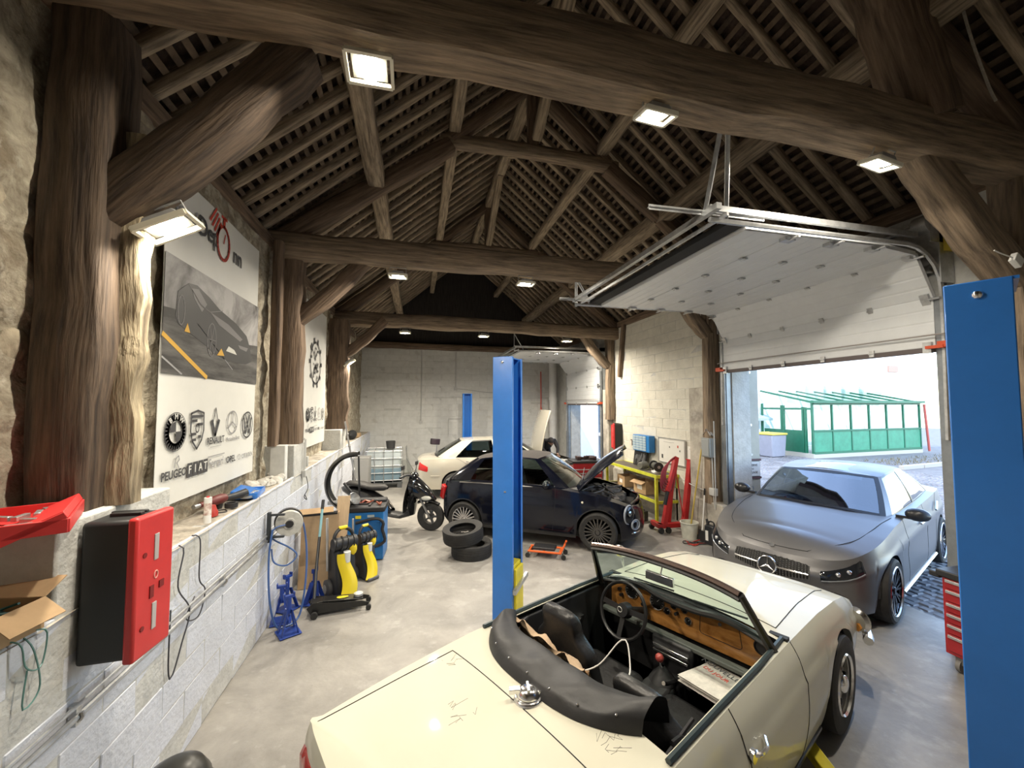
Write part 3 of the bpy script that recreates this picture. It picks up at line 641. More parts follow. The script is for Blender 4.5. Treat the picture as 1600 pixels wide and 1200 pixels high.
def greenhouse(par,loop,body_m,glass_m,frame_m,roofz,names=None,bulge=.02,roof_m=None,nv=6):
    """loop: half list of (base xyz, top xyz, kind) from rear centre to front centre; kinds g glass, p pillar"""
    full=loop+[((b[0],-b[1],b[2]),(t[0],-t[1],t[2]),k) for b,t,k in reversed(loop)]
    # kinds belong to the segment starting at that point
    kinds=[l[2] for l in loop[:-1]]; kinds=kinds+['x']+kinds[::-1]; kinds[len(loop)-1]=loop[-1][2]
    Fm=B(); run=None; acc=None
    def flush():
        if run=='g': acc.build('window_glass',glass_m,par,smooth=60)
        elif run=='p': acc.build('pillar',body_m,par,smooth=60)
    cen=Vector((sum(l[0][0] for l in loop)/len(loop),0,0))
    for i in range(len(full)-1):
        (b0,t0,_),(b1,t1,_)=full[i],full[i+1]; k=kinds[i]; b0,t0,b1,t1=map(Vector,(b0,t0,b1,t1))
        if (b0-b1).length<1e-6: continue
        def f(u,v,off=0,b0=b0,b1=b1,t0=t0,t1=t1):
            p=b0.lerp(b1,u).lerp(t0.lerp(t1,u),v); o=bulge*4*v*(1-v)+off; out=Vector((p.x-cen.x,p.y*1.6,0)); 
            if out.length>1e-6: out.normalize()
            return p+out*o
        if k!=run: 
            flush(); run=k; acc=B()
        if k=='g':
            acc.grid(lambda u,v:f(u,.05+.9*v,-.004),3,nv); Fm.grid(lambda u,v:f(u,.06*v),2,1); Fm.grid(lambda u,v:f(u,.94+.06*v),2,1)
        elif k=='b': Fm.grid(lambda u,v:f(u,v,.001),2,nv)
        elif k=='p': acc.grid(lambda u,v:f(u,v),2,nv)
    flush(); g=None; Fm.build('window_frame',frame_m,par,smooth=60)
    rb=B(); tops=[Vector(l[1]) for l in loop]; x0=tops[0].x; x1=tops[-1].x
    def rf(u,v):
        f=u*(len(loop)-1); i=min(int(f),len(loop)-2); p=tops[i].lerp(tops[i+1],f-i); yy=p.y*(1-2*v); 
        w_=max(abs(p.y),1e-6); q=1-(yy/w_)**2 if w_>1e-3 else 0; zz=roofz(p.x)
        return (p.x,yy,p.z+(zz-p.z)*q)
    rb.grid(rf,(len(loop)-1)*4,12); rb.build('roof',roof_m or body_m,par,smooth=60)
    return g
def wheel(par,c,r,w_,side,rimm,spokes,style='multi',rr=.70,face=None):
    """side: +1 outer face towards +Y. wheel (rim) > tyre, hub"""
    b=B(); R_=r*rr; o=side
    b.lathe([(R_,-w_*.46),(R_*.96,-w_*.42),(R_*.90,0),(R_*.93,w_*.36),(R_,w_*.44),(R_*1.03,w_*.46),(R_*1.0,w_*.40)],ax='Y',n=36)
    d0=w_*.34
    if style=='multi':
        for i in range(spokes):
            a=2*PI*i/spokes; 
            for da in ((-.06,.06) if face=='v' else (0,)):
                p0=Vector((math.cos(a)*R_*.2,d0,math.sin(a)*R_*.2)); p1=Vector((math.cos(a+da*2)*R_*.97,w_*.38,math.sin(a+da*2)*R_*.97)); k=_seg(p0,p1,R_*.085,.02); b.box(*k)
    elif style=='fat':
        for i in range(spokes):
            a=2*PI*i/spokes; p=[(math.cos(a-.28)*R_*.25,math.sin(a-.28)*R_*.25),(math.cos(a-.17)*R_*.97,math.sin(a-.17)*R_*.97),(math.cos(a+.17)*R_*.97,math.sin(a+.17)*R_*.97),(math.cos(a+.28)*R_*.25,math.sin(a+.28)*R_*.25)]
            b.prism(p,framed((0,d0+.02,0),(1,0,0),(0,0,1)),.03)
    elif style=='disc':
        b.lathe([(0,d0-.01),(R_*.35,d0),(R_*.5,d0-.03),(R_*.75,d0-.015),(R_*.92,d0-.03)],ax='Y',n=36)
    b.lathe([(0,d0+.02),(R_*.14,d0+.02),(R_*.2,d0),(R_*.22,d0-.05)],ax='Y',n=20)
    if side<0: b.v=[(v[0],-v[1],v[2]) for v in b.v]
    wl_=b.build('wheel',rimm,par,loc=c)
    k=B(); k.lathe([(R_*.98,-w_*.46),(r*.90,-w_*.5),(r*.97,-w_*.44),(r,-w_*.3),(r,w_*.3),(r*.97,w_*.44),(r*.90,w_*.5),(R_*1.0,w_*.46)],ax='Y',n=40)
    for g in (-.15,0,.15): k.lathe([(r+.001,g*w_-.004),(r-.004,g*w_),(r+.001,g*w_+.004)],ax='Y',n=40)
    k.build('tyre',RUBBER,wl_)
    k=B(); k.lathe([(0,-side*w_*.2),(R_*.55,-side*w_*.2),(R_*.55,side*w_*.08),(0,side*w_*.08)],ax='Y',n=24); k.build('brake_disc',mat('brake_disc',(.09,.085,.08),.5,.6,var=.2),wl_)
    return wl_
def wells(par,wheels,W,Ra,z0):
    for xw,zw in wheels:
        for s_ in (1,-1):
            b=B(); b.grid(lambda u,v:(xw+math.cos(PI*u)*(Ra+.0),s_*(W-.03-.34*v),zw+math.sin(PI*u)*Ra),14,1)
            b.grid(lambda u,v:(xw+math.cos(PI*u)*Ra*v,s_*(W-.37),zw+math.sin(PI*u)*Ra*v),14,1)
            b.box((xw,s_*(W-.36),zw-.05),(Ra*2,.02,.3)); b.build('wheel_well',BLACKM,par)
def seats(par,xs,ys,z,m,h=.62,w_=.48,head=True):
    for x in xs:
        for y in ys:
            b=B(); b.box((x+.05,y,z+.08),(.50,w_,.16)); b.build('seat_cushion',m,par,bev=.04)
            b=B(); b.box((x-.26,y,z+.12+h/2),(.14,w_,h),(0,R(-14),0),ty=.86); 
            if head: b.box((x-.36,y,z+.16+h+.09),(.09,.24,.17),(0,R(-10),0))
            b.build('seat_back',m,par,bev=.03)
def steering(par,c,r,tilt,m,spokes=3):
    b=B(); M=Matrix.Translation(c)@Euler((0,R(tilt),0)).to_matrix().to_4x4()
    b.tube([(0,r*math.cos(2*PI*i/28),r*math.sin(2*PI*i/28)) for i in range(28)],.013,8,closed=True)
    for a in ([PI*1.5,PI*.97,PI*.03] if spokes==3 else [PI,0]): b.box(*_seg((.02,.03*math.cos(a),.03*math.sin(a)),(0,r*math.cos(a),r*math.sin(a)),.035,.008))
    b.cyl((-.01,0,0),(.05,0,0),.045,.055,n=20); b.cyl((.05,0,0),(.30,0,0),.025,n=10); b.xf(M); return b.build('steering_wheel',m,par)
GLASSD=mat('car_glass',(0,0,0),.02,var=0,trans=(.30,.36,.36))
GLASSC=mat('clear_glass',(0,0,0),.02,var=0,trans=(.80,.90,.88))
TRIM=flat('trim_black',(.02,.02,.022),.3)
LENS=mat('headlamp_glass',(0,0,0),.04,var=0,trans=(.75,.78,.80))
REDL=flat('tail_red',(.45,.012,.012),.15,coat=.6)
# ============================================================ hatchback with the bonnet up
def city_car():
    t=thing('city_car','black two-door city hatchback with its bonnet propped open and fabric roof','car',(1.25,7.80,0),R(-32))
    PA=mat('midnight_paint',(.003,.004,.010),.15,var=0,coat=.25,spec=.35)
    r=.30; wh=[(0,r),(2.3,r)]
    out=[(-.56,0),(-.55,.30),(-.50,.58),(-.38,.70),(0,.79),(.6,.805),(1.4,.81),(2.3,.795),(2.65,.73),(2.86,.58),(2.96,.30),(2.985,0)]
    zs=[(-.56,.92),(-.3,.93),(.3,.97),(1.3,.95),(1.6,.94),(2.2,.86),(2.6,.76),(2.85,.66),(3,.60)]
    zc=[(-.56,.93),(1.5,1.0),(2.2,.92),(2.6,.82),(2.85,.70),(3,.6)]
    z0=[(-.56,.28),(-.4,.20),(2.7,.17),(2.99,.20)]
    def ins(z,x,nx): return .03*(1-min(1,z/.35))**2+.10*max(0,z-.55)**1.6*(1 if x<2.3 else .8)*1.6+ (.02 if z<.04 else 0)
    bd=Body(out,zs,zc,z0,wh,.345,ins,ya=.5)
    bd.skirt('body_shell',[PA,TRIM],t,split=lambda u,v:1 if v<.07 and .1<(u*2%1)<.9 else 0)
    # bonnet opening: deck only behind and along the edges
    bd.deck('rear_deck',PA,t,-.56,-.35); bd.deck('belt_ledge',PA,t,-.40,1.70,kmax=.10,nk=2); bd.deck('wing_top',PA,t,1.62,2.99,kmax=.18,nk=3); b=B(); b.grid(lambda u,v:(1.75+.25*u,-.66+1.32*v,.93-.02*u),3,6); b.build('scuttle',BLACK,t)
    wells(t,wh,.79,.345,.2)
    b=B(); b.box((1.15,0,.22),(3.0,1.3,.10)); b.build('underbody',BLACKM,t)
    # greenhouse
    bz=.95
    lp=[((-.52,0,.95),(.05,0,1.33),'g'),((-.50,.28,.95),(.06,.24,1.33),'g'),((-.44,.50,.95),(.10,.42,1.325),'p'),((-.34,.66,.95),(.18,.50,1.32),'p'),((.08,.70,.96),(.30,.52,1.345),'g'),((.52,.725,.96),(.52,.535,1.375),'p'),((.58,.73,.96),(.58,.54,1.38),'g'),((1.0,.73,.955),(.95,.54,1.39),'g'),((1.62,.71,.935),(1.20,.53,1.375),'p'),((1.82,.69,.90),(1.26,.50,1.365),'b'),((1.86,.62,.905),(1.28,.46,1.375),'g'),((1.97,.33,.925),(1.33,.25,1.385),'g'),((2.0,0,.93),(1.35,0,1.385),'x')]
    FAB=mat('fabric_roof',(.035,.028,.026),.85,var=.15,scale=30)
    greenhouse(t,lp,PA,GLASSD,PA,lambda x:interp([(.05,1.335),(.3,1.39),(.7,1.415),(1.1,1.41),(1.35,1.385)],x),roof_m=FAB)
    # chrome belt strip, doors
    b=B()
    for sg in (1,-1): b.tube([(x,sg*y,z) for x,y,z in ((-.10,.745,.935),(.5,.765,.945),(1.0,.77,.94),(1.62,.745,.93))],.009,6)
    b.build('chrome_strip',CHROME,t)
    b=B(); u0,u1=bd.uofx(.52),bd.uofx(1.62)
    for f in (0,2):
        g=lambda u:(2-u if f else u)
        bd.line(b,[(g(u0),1),(g(u0+.004),.5),(g(u0+.02),.08),(g(u1-.01),.08),(g(u1),.5),(g(u1),1)])
        P=lambda u,t_:bd.pt(g(u),t_,.012)
    b.build('door_gap',BLACKM,t)
    for f in (0,1):
        g=lambda u:(2-u if f else u); sy=-1 if f else 1
        k=B(); k.tube([bd.pt(g(bd.uofx(x)),.80,.02) for x in (.66,.74,.82)],.012,6); k.build('door_handle',CHROME,t)
        k=B(); k.ball((1.50,sy*.86,1.0),(.07,.11,.075),12); k.box((1.50,sy*.78,.96),(.05,.12,.04)); k.build('door_mirror',PA,t)
        # lamps
        uf=bd.uofx(2.78); k=B()
        p=bd.pt(g(uf),.80); n=Vector((.8,sy*.6,.25)).normalized(); M=framed(p-n*.03,Vector((-n.y,n.x,0)),Vector((0,0,1))); 
        k.lathe([(0,.0),(.10,.015),(.115,.04),(.125,.02)],n=24); k.v=[(v[0],v[1]*1.25,v[2]) for v in k.v]; k.xf(M)
        hl=k.build('headlamp',flat('lamp_bowl',(.34,.37,.42),.3,.2),t); k=B(); k.ball((0,0,.03),(.11,.135,.035),16); k.xf(M); k.build('lens',LENS,hl); k=B(); k.ball((0,.02,.045),(.045,.045,.02),10); k.xf(M); k.build('projector',CHROME,hl)
        p=bd.pt(g(bd.uofx(2.86)),.50,-.01); M=framed(p,Vector((-n.y,n.x,0)),Vector((0,0,1))); k=B(); k.lathe([(0,.0),(.065,.012),(.075,.03),(.085,.01)],n=20); k.v=[(v[0]*1.2,v[1],v[2]) for v in k.v]; k.xf(M); hl=k.build('fog_lamp',MATS['lamp_bowl'],t); k=B(); k.ball((0,0,.02),(.08,.065,.02),14); k.xf(M); k.build('lens',LENS,hl)
        bd.patch('chrome_bar',CHROME,t,g(bd.uofx(2.80)),g(bd.uofx(2.93)),.20,.27,.012,8,2)
        k=B(); k.box((-.47,sy*.62,.72),(.12,.10,.26),(0,R(15),R(sy*35))); k.build('tail_lamp',REDL,t,bev=.02)
        k=B(); q=bd.pt(g(bd.uofx(2.05)),.60,.002); k.ball(q,(.018,.008,.018),8); k.build('side_marker',flat('amber_clear',(.8,.75,.6),.2),t)
    RM=flat('rim_dark',(.03,.03,.032),.35,.5); RS=flat('rim_silver',(.62,.60,.58),.25,.9)
    for x,m in ((0,RS),(2.3,flat('rim_graphite',(.10,.095,.09),.3,.7))):
        for s_ in (1,-1): wheel(t,(x,s_*.715,r),r,.19,s_,m,20,rr=.74)
    # engine bay and propped bonnet
    b=B(); b.grid(lambda u,v:(1.66+1.15*u,(-.62+1.24*v)*(1-.25*u*u),.62+.05*noise.noise(Vector((u*8,v*8,0)))),8,8); b.build('engine_bay',BLACKM,t)
    b=B(); r_=random.Random(2)
    for i in range(26): b.box((r_.uniform(1.9,2.6),r_.uniform(-.5,.5),r_.uniform(.64,.76)),(r_.uniform(.08,.28),r_.uniform(.06,.25),r_.uniform(.05,.14)),(0,0,r_.uniform(0,1)))
    for i in range(7): a=[(r_.uniform(1.8,2.7),r_.uniform(-.5,.5),r_.uniform(.72,.86)) for q in range(4)]; b.tube(cr(a,12),.014,6)
    b.build('engine',mat('engine_black',(.035,.033,.03),.5,var=.5,scale=20,col2=(.16,.15,.14)),t,bev=.008)
    M=Matrix.Translation((1.93,0,.93))@Euler((0,R(-47),0)).to_matrix().to_4x4(); b=B()
    def hood(u,v,o=0):
        y=(-1+2*v); wd=.66-.10*u**3-.06*(u>.95); x=.98*u-.06*y*y*u; return (x,y*wd,.055*(1-y*y)*(.6+.4*math.sin(PI*u))-.10*u*u-.05*y**4+o)
    b.grid(lambda u,v:hood(u,v),16,16); b.grid(lambda u,v:hood(u,v,-.025),16,16)
    rim=[hood(u/8,0) for u in range(9)]+[hood(1,v/12) for v in range(1,13)]+[hood(1-u/8,1) for u in range(1,9)]
    b.tube([(p[0],p[1],p[2]-.012) for p in rim],.014,6); b.xf(M); b.build('bonnet',[PA],t,smooth=60)
    b=B(); b.tube([(1.95,-.5,.70),(2.06,-.49,1.25)],.007,6); b.build('prop_rod',CHROME,t)
    b=B(); b.tube([(2.78,-.5,.70),(2.88,-.2,.73),(2.90,0,.74),(2.88,.2,.73),(2.78,.5,.70)],.02,8); b.build('slam_panel',PA,t)
    b=B(); bd.patch('lower_grille',TRIM,t,.955,1.045,.08,.28,.004,12,3)
    seats(t,(.95,),(.33,-.33),.35,flat('dark_cloth',(.02,.02,.022),.8))
    b=B(); b.box((1.45,0,.85),(.3,1.2,.22)); b.build('dashboard',BLACK,t,bev=.04)
    return t
city_car()
# ============================================================ silver saloon at the back
def saloon():
    t=thing('saloon_car','champagne silver saloon with raised bonnet near the back wall','car',(1.05,10.9,0),R(-5))
    PA=mat('champagne_paint',(.56,.53,.45),.25,.35,var=0,coat=.6)
    r=.315; wh=[(0,r),(2.715,r)]
    out=[(-1.02,0),(-1.01,.35),(-.93,.66),(-.70,.80),(0,.86),(1.3,.87),(2.7,.86),(3.2,.79),(3.42,.60),(3.50,.25),(3.51,0)]
    zs=[(-1.02,.92),(-.6,.95),(0,.97),(1.4,.95),(2.2,.93),(2.9,.84),(3.3,.74),(3.51,.66)]
    zc=[(-1.02,.98),(-.5,1.0),(2.0,1.02),(2.9,.90),(3.51,.68)]
    z0=[(-1.02,.30),(-.7,.22),(3.2,.2),(3.51,.24)]
    def ins(z,x,nx): return .03*(1-min(1,z/.3))**2+.13*max(0,z-.55)**1.8*1.5
    bd=Body(out,zs,zc,z0,wh,.36,ins,ya=.5); bd.skirt('body_shell',PA,t); bd.deck('boot_lid',PA,t,-1.02,-.1); bd.deck('belt_ledge',PA,t,-.15,2.1,kmax=.12,nk=2); bd.deck('wing_top',PA,t,2.05,3.51,kmax=.22,nk=4); wells(t,wh,.85,.36,.2)
    b=B(); b.box((1.3,0,.22),(3.6,1.4,.1)); b.build('underbody',BLACKM,t)
    lp=[((-.55,0,1.0),(.10,0,1.39),'g'),((-.53,.35,1.0),(.11,.30,1.385),'g'),((-.45,.60,.985),(.15,.48,1.375),'p'),((-.30,.69,.97),(.25,.53,1.375),'p'),((-.02,.74,.965),(.42,.56,1.38),'g'),((.5,.75,.96),(.62,.57,1.39),'g'),((.98,.755,.955),(.90,.58,1.395),'p'),((1.05,.755,.955),(.97,.58,1.395),'g'),((1.75,.75,.95),(1.35,.57,1.38),'g'),((2.05,.73,.95),(1.45,.55,1.37),'p'),((2.12,.68,.955),(1.48,.52,1.375),'g'),((2.22,.35,.99),(1.55,.28,1.39),'g'),((2.25,0,1.0),(1.57,0,1.395),'x')]
    greenhouse(t,lp,PA,GLASSD,TRIM,lambda x:interp([(.1,1.40),(.5,1.425),(1.0,1.43),(1.57,1.40)],x))
    for f in (0,1):
        g=lambda u:(2-u if f else u)
        bd.patch('tail_lamp',REDL,t,g(bd.uofx(-.93,.02)),g(bd.uofx(-.66)),lambda v:.62-.05*v,lambda v:.98-.22*v,.01,8,4)
        b=B(); u0,u1,u2=bd.uofx(.30),bd.uofx(1.02),bd.uofx(2.0); bd.line(b,[(g(bd.uofx(.02)),1),(g(bd.uofx(.30)),.55),(g(bd.uofx(.45)),.12),(g(u1),.1),(g(u1),1)]); bd.line(b,[(g(u1),.1),(g(u2),.1),(g(u2),1)]); b.build('door_gap',BLACKM,t)
        for x in (.25,1.2): k=B(); k.tube([bd.pt(g(bd.uofx(x+q)),.80,.022) for q in (0,.08,.16)],.014,6); k.build('door_handle',CHROME,t)
        b=B(); bd.line(b,[(g(bd.uofx(x)),.45) for x in (-.6,-.4)],.008,.004); bd.line(b,[(g(bd.uofx(x)),.5) for x in (.45,.8,1.2,1.6,2.0,2.25)],.012,.004); b.build('side_moulding',PA,t)
        for x in (0,2.715): wheel(t,(x,(-1 if f else 1)*.77,r),r,.2,-1 if f else 1,flat('rim_silver2',(.60,.60,.60),.3,.8),7,'fat',.68)
        k=B(); k.ball((1.95,(-1 if f else 1)*.93,1.02),(.08,.11,.07),12); k.build('door_mirror',PA,t)
    b=B(); b.grid(lambda u,v:(2.1+1.3*u,(-.68+1.36*v)*(1-.15*u*u),.72),4,4); b.build('engine_bay',BLACKM,t)
    M=Matrix.Translation((2.15,0,1.0))@Euler((0,R(-84),0)).to_matrix().to_4x4(); b=B()
    hood=lambda u,v,o=0:(1.15*u,(-1+2*v)*(.72-.10*u**3),.06*(1-(-1+2*v)**2)-.16*u*u+o)
    b.grid(lambda u,v:hood(u,v),14,12); b.grid(lambda u,v:hood(u,v,-.035),14,12)
    for a in (0,1): b.tube([(hood(i/8,a)[0],hood(i/8,a)[1],hood(i/8,a)[2]-.017) for i in range(9)],.018,6)
    b.tube([(hood(1,i/8)[0],hood(1,i/8)[1],hood(1,i/8)[2]-.017) for i in range(9)],.02,6); b.xf(M); b.build('bonnet',PA,t,smooth=60)
    seats(t,(.55,1.35),(.36,-.36),.35,flat('dark_cloth',(.02,.02,.022),.8))
    b=B(); b.box((-.0,0,.98),(.35,1.1,.04)); b.build('parcel_shelf',BLACK,t); b=B(); b.box((1.95,0,.88),(.3,1.3,.22)); b.build('dashboard',BLACK,t,bev=.04)
saloon()
# ============================================================ matt grey saloon coming in by the door
def grey_car():
    t=thing('grey_car','matt grey saloon with star badge grille, nosing in through the open garage door','car',(7.13,5.18,0),R(202.6))
    PA=mat('matt_grey_paint',(.165,.163,.168),.36,.55,var=0,coat=.12,spec=.6)
    r=.33; wh=[(0,r),(2.73,r)]
    out=[(-.94,0),(-.93,.40),(-.86,.68),(-.62,.82),(0,.885),(1.3,.895),(2.5,.895),(2.95,.87),(3.28,.76),(3.45,.55),(3.53,.25),(3.55,0)]
    zs=[(-.94,.95),(-.5,1.0),(0,1.01),(1.3,.97),(2.0,.95),(2.4,.925),(2.8,.86),(3.2,.76),(3.45,.68),(3.55,.66)]
    zc=[(-.94,1.02),(-.5,1.05),(2.1,1.03),(2.5,.99),(3.0,.89),(3.3,.80),(3.55,.69)]
    z0=[(-.94,.30),(-.6,.22),(3.2,.18),(3.4,.17),(3.55,.19)]
    def ins(z,x,nx): 
        fr=max(0,nx)
        return .03*(1-min(1,z/.3))**2+.12*max(0,z-.60)**1.7*2.0*(1-.4*fr)+(-.012*math.exp(-((z-.72)/.07)**2))+.10*fr*max(0,z-.62)
    bd=Body(out,zs,zc,z0,wh,.365,ins,ya=.5,capd=(.25,.45),crown=2.0); bd.skirt('body_shell',PA,t,nt=22); bd.deck('boot_lid',PA,t,-.94,-.1); 
    bd.deck('bonnet',PA,t,1.9,3.55,nk=14); bd.deck('belt_ledge',PA,t,-.1,2.0,kmax=.13,nk=2); wells(t,wh,.88,.365,.2)
    b=B(); b.box((1.3,0,.22),(3.6,1.45,.1)); b.build('underbody',BLACKM,t)
    lp=[((-.62,0,1.05),(.30,0,1.38),'g'),((-.60,.35,1.04),(.31,.32,1.375),'g'),((-.50,.60,1.02),(.34,.48,1.365),'p'),((-.30,.70,1.0),(.40,.53,1.36),'p'),((-.05,.75,.995),(.55,.565,1.37),'g'),((.5,.77,.985),(.72,.58,1.39),'g'),((.98,.775,.975),(.95,.585,1.40),'b'),((1.04,.775,.975),(1.01,.585,1.40),'g'),((1.7,.77,.96),(1.40,.58,1.385),'g'),((2.0,.755,.95),(1.56,.57,1.36),'p'),((2.12,.72,.955),(1.60,.55,1.355),'b'),((2.16,.67,.97),(1.62,.51,1.365),'g'),((2.30,.40,1.005),(1.72,.30,1.385),'g'),((2.36,0,1.02),(1.76,0,1.39),'x')]
    GB=mat('windscreen_blue',(0,0,0),.03,var=0,trans=(.20,.25,.32)); GB.node_tree.nodes['Math.001'].inputs[2].default_value=.28
    greenhouse(t,lp,PA,GB,TRIM,lambda x:interp([(.3,1.39),(.7,1.43),(1.2,1.44),(1.76,1.40)],x),roof_m=PA)
    b=B()
    b.grid(lambda u,v:(1.10+.58*u-.10*(2*v-1)**2*u,(-1+2*v)*.50,interp([(.3,1.39),(.7,1.43),(1.2,1.44),(1.76,1.40)],1.10+.58*u)+.006-.062*(2*v-1)**2),8,12); b.build('sunroof',mat('sunroof_glass',(.015,.02,.03),.04,var=0),t,smooth=60)
    # bonnet shut line
    b=B(); 
    for f in (0,1):
        g=lambda u:(2-u if f else u); us=[bd.uofx(x) for x in (2.12,2.4,2.7,3.0,3.2)]
        b.tube(cr([bd.top(g(u),k,.001) for u,k in zip(us,(.10,.13,.16,.20,.26))]+[bd.top(g(.93),.14,.002)],30),.0035,5)
    b.tube([bd.top(u,.13,.002) for u in [.93+.14*i/20 for i in range(21)]],.0035,5); b.build('bonnet_gap',BLACKM,t)
    # grille
    gl=B(); gr=bd.patch('grille',BLACKM,t,.932,1.068,lambda v:.46+.12*abs(v-.5)*2,lambda v:.93-.07*abs(v-.5)**2*4,.008,24,8)
    b=B()
    for i in range(27):
        for j in range(10):
            v=(i+.5)/27; w_=(j+.5)/10; 
            if abs(v-.5)<.07: continue
            lo=.46+.12*abs(v-.5)*2; hi=.93-.07*abs(v-.5)**2*4; p=bd.pt(.932+.136*v,lo+(hi-lo)*(w_+(.03 if i%2 else -.03)),.009); b.box(p,(.008,.010,.008),(0,R(20),0))
    b.build('grille_pins',flat('pin_metal',(.30,.30,.30),.3,.8),gr,smooth=0)['kind']='stuff'
    b=B(); bd.line(b,[(.936,.69),(.985,.70)],.010,.018); bd.line(b,[(1.015,.70),(1.064,.69)],.010,.018); b.build('grille_bar',CHROME,gr)
    p=bd.pt(1.0,.69,.03); M=framed(p,(0,1,0),(-.25,0,1)); b=B(); k0=len(b.v)
    b.tube([(x,y,0) for x,y in circ(0,0,.092,28)],.009,8,closed=True)
    for a in (90,210,330): b.add([(0,0,.012),(.014*math.cos(R(a+90)),.014*math.sin(R(a+90)),.002),(.088*math.cos(R(a)),.088*math.sin(R(a)),.002),(.014*math.cos(R(a-90)),.014*math.sin(R(a-90)),.002)],[(0,1,2),(0,2,3),(0,3,1)])
    b.xf(M,k0); b.build('star_badge',CHROME,t)
    b=B(); b.lathe([(0,.0),(.085,.0),(.088,-.02)],n=24); b.xf(M@Matrix.Translation((0,0,-.006))); b.build('badge_disc',TRIM,t)
    b=B(); q=bd.top(1.0,.12,.003); b.cyl(q,q+Vector((0.003,0,.004)),.028,n=18); b.build('bonnet_roundel',CHROME,t)
    # lower intakes
    for f in (0,1):
        g=lambda u:(2-u if f else u)
        bd.patch('side_intake',BLACKM,t,g(.875),g(.952),lambda v:.10+.02*v,lambda v:.22+.26*math.sin(PI*min(1,.15+v*.8)),.003,14,4)
        hp=bd.patch('headlamp',flat('lamp_dark',(.012,.014,.018),.08,coat=.5),t,g(.845),g(.920),lambda v:.70-.14*v,lambda v:.97-.17*v,.006,16,5)
        b=B(); bd.line(b,[(g(.917),.60),(g(.88),.665),(g(.85),.735)],.006,.008); b.build('day_light_strip',flat('strip_clear',(.30,.32,.35),.2,.4),hp)
        for u,q in ((.875,.80),(.892,.76)): b=B(); b.ball(bd.pt(g(u),q,.006),(.025,.025,.025),12); b.build('projector',CHROME,hp)
        sy=-1 if f else 1
        b=B(); b.ball((1.98,sy*.97,1.02),(.075,.115,.075),14); b.box((1.97,sy*.85,.975),(.06,.14,.03)); b.build('door_mirror',TRIM,t)
        b=B(); bd.line(b,[(g(bd.uofx(.02)),1),(g(bd.uofx(.38)),.6),(g(bd.uofx(.45)),.1),(g(bd.uofx(1.0)),.08),(g(bd.uofx(1.0)),1)]); bd.line(b,[(g(bd.uofx(1.0)),.08),(g(bd.uofx(2.05)),.08),(g(bd.uofx(2.12)),.5),(g(bd.uofx(2.05)),1)]); b.build('door_gap',BLACKM,t)
        for x in (.25,1.25): k=B(); k.tube([bd.pt(g(bd.uofx(x+q)),.80,.025) for q in (0,.1,.2)],.014,6); k.build('door_handle',CHROME,t)
        b=B(); bd.line(b,[(g(bd.uofx(x)),.03) for x in (.42,1.0,1.6,2.3)],.018,.01); b.build('sill_trim',CHROME,t)
        for x in (0,2.73): 
            w0=wheel(t,(x,sy*.80,r),r,.22,sy,flat('rim_black',(.03,.03,.035),.25,.7),10,rr=.76,face='v'); k=B(); k.lathe([(r*.765,sy*.105),(r*.745,sy*.112),(r*.73,sy*.10)],ax='Y',n=40); k.build('rim_ring',CHROME,w0)
    bd.patch('centre_intake',BLACKM,t,.958,1.042,.12,.36,.003,12,3)
    b=B(); bd.line(b,[(.90+.2*i/12,.07) for i in range(13)],.010,.008); b.build('splitter_trim',TRIM,t)
    seats(t,(.45,1.30),(.36,-.36),.35,flat('dark_cloth',(.02,.02,.022),.8)); b=B(); b.box((2.0,0,.88),(.45,1.35,.18)); b.build('dashboard',BLACK,t,bev=.05)
    steering(t,(1.72,.36,.93),.18,20,BLACK); b=B(); b.box((1.76,0,1.33),(.06,.26,.07)); b.build('interior_mirror',BLACK,t,bev=.01)
grey_car()
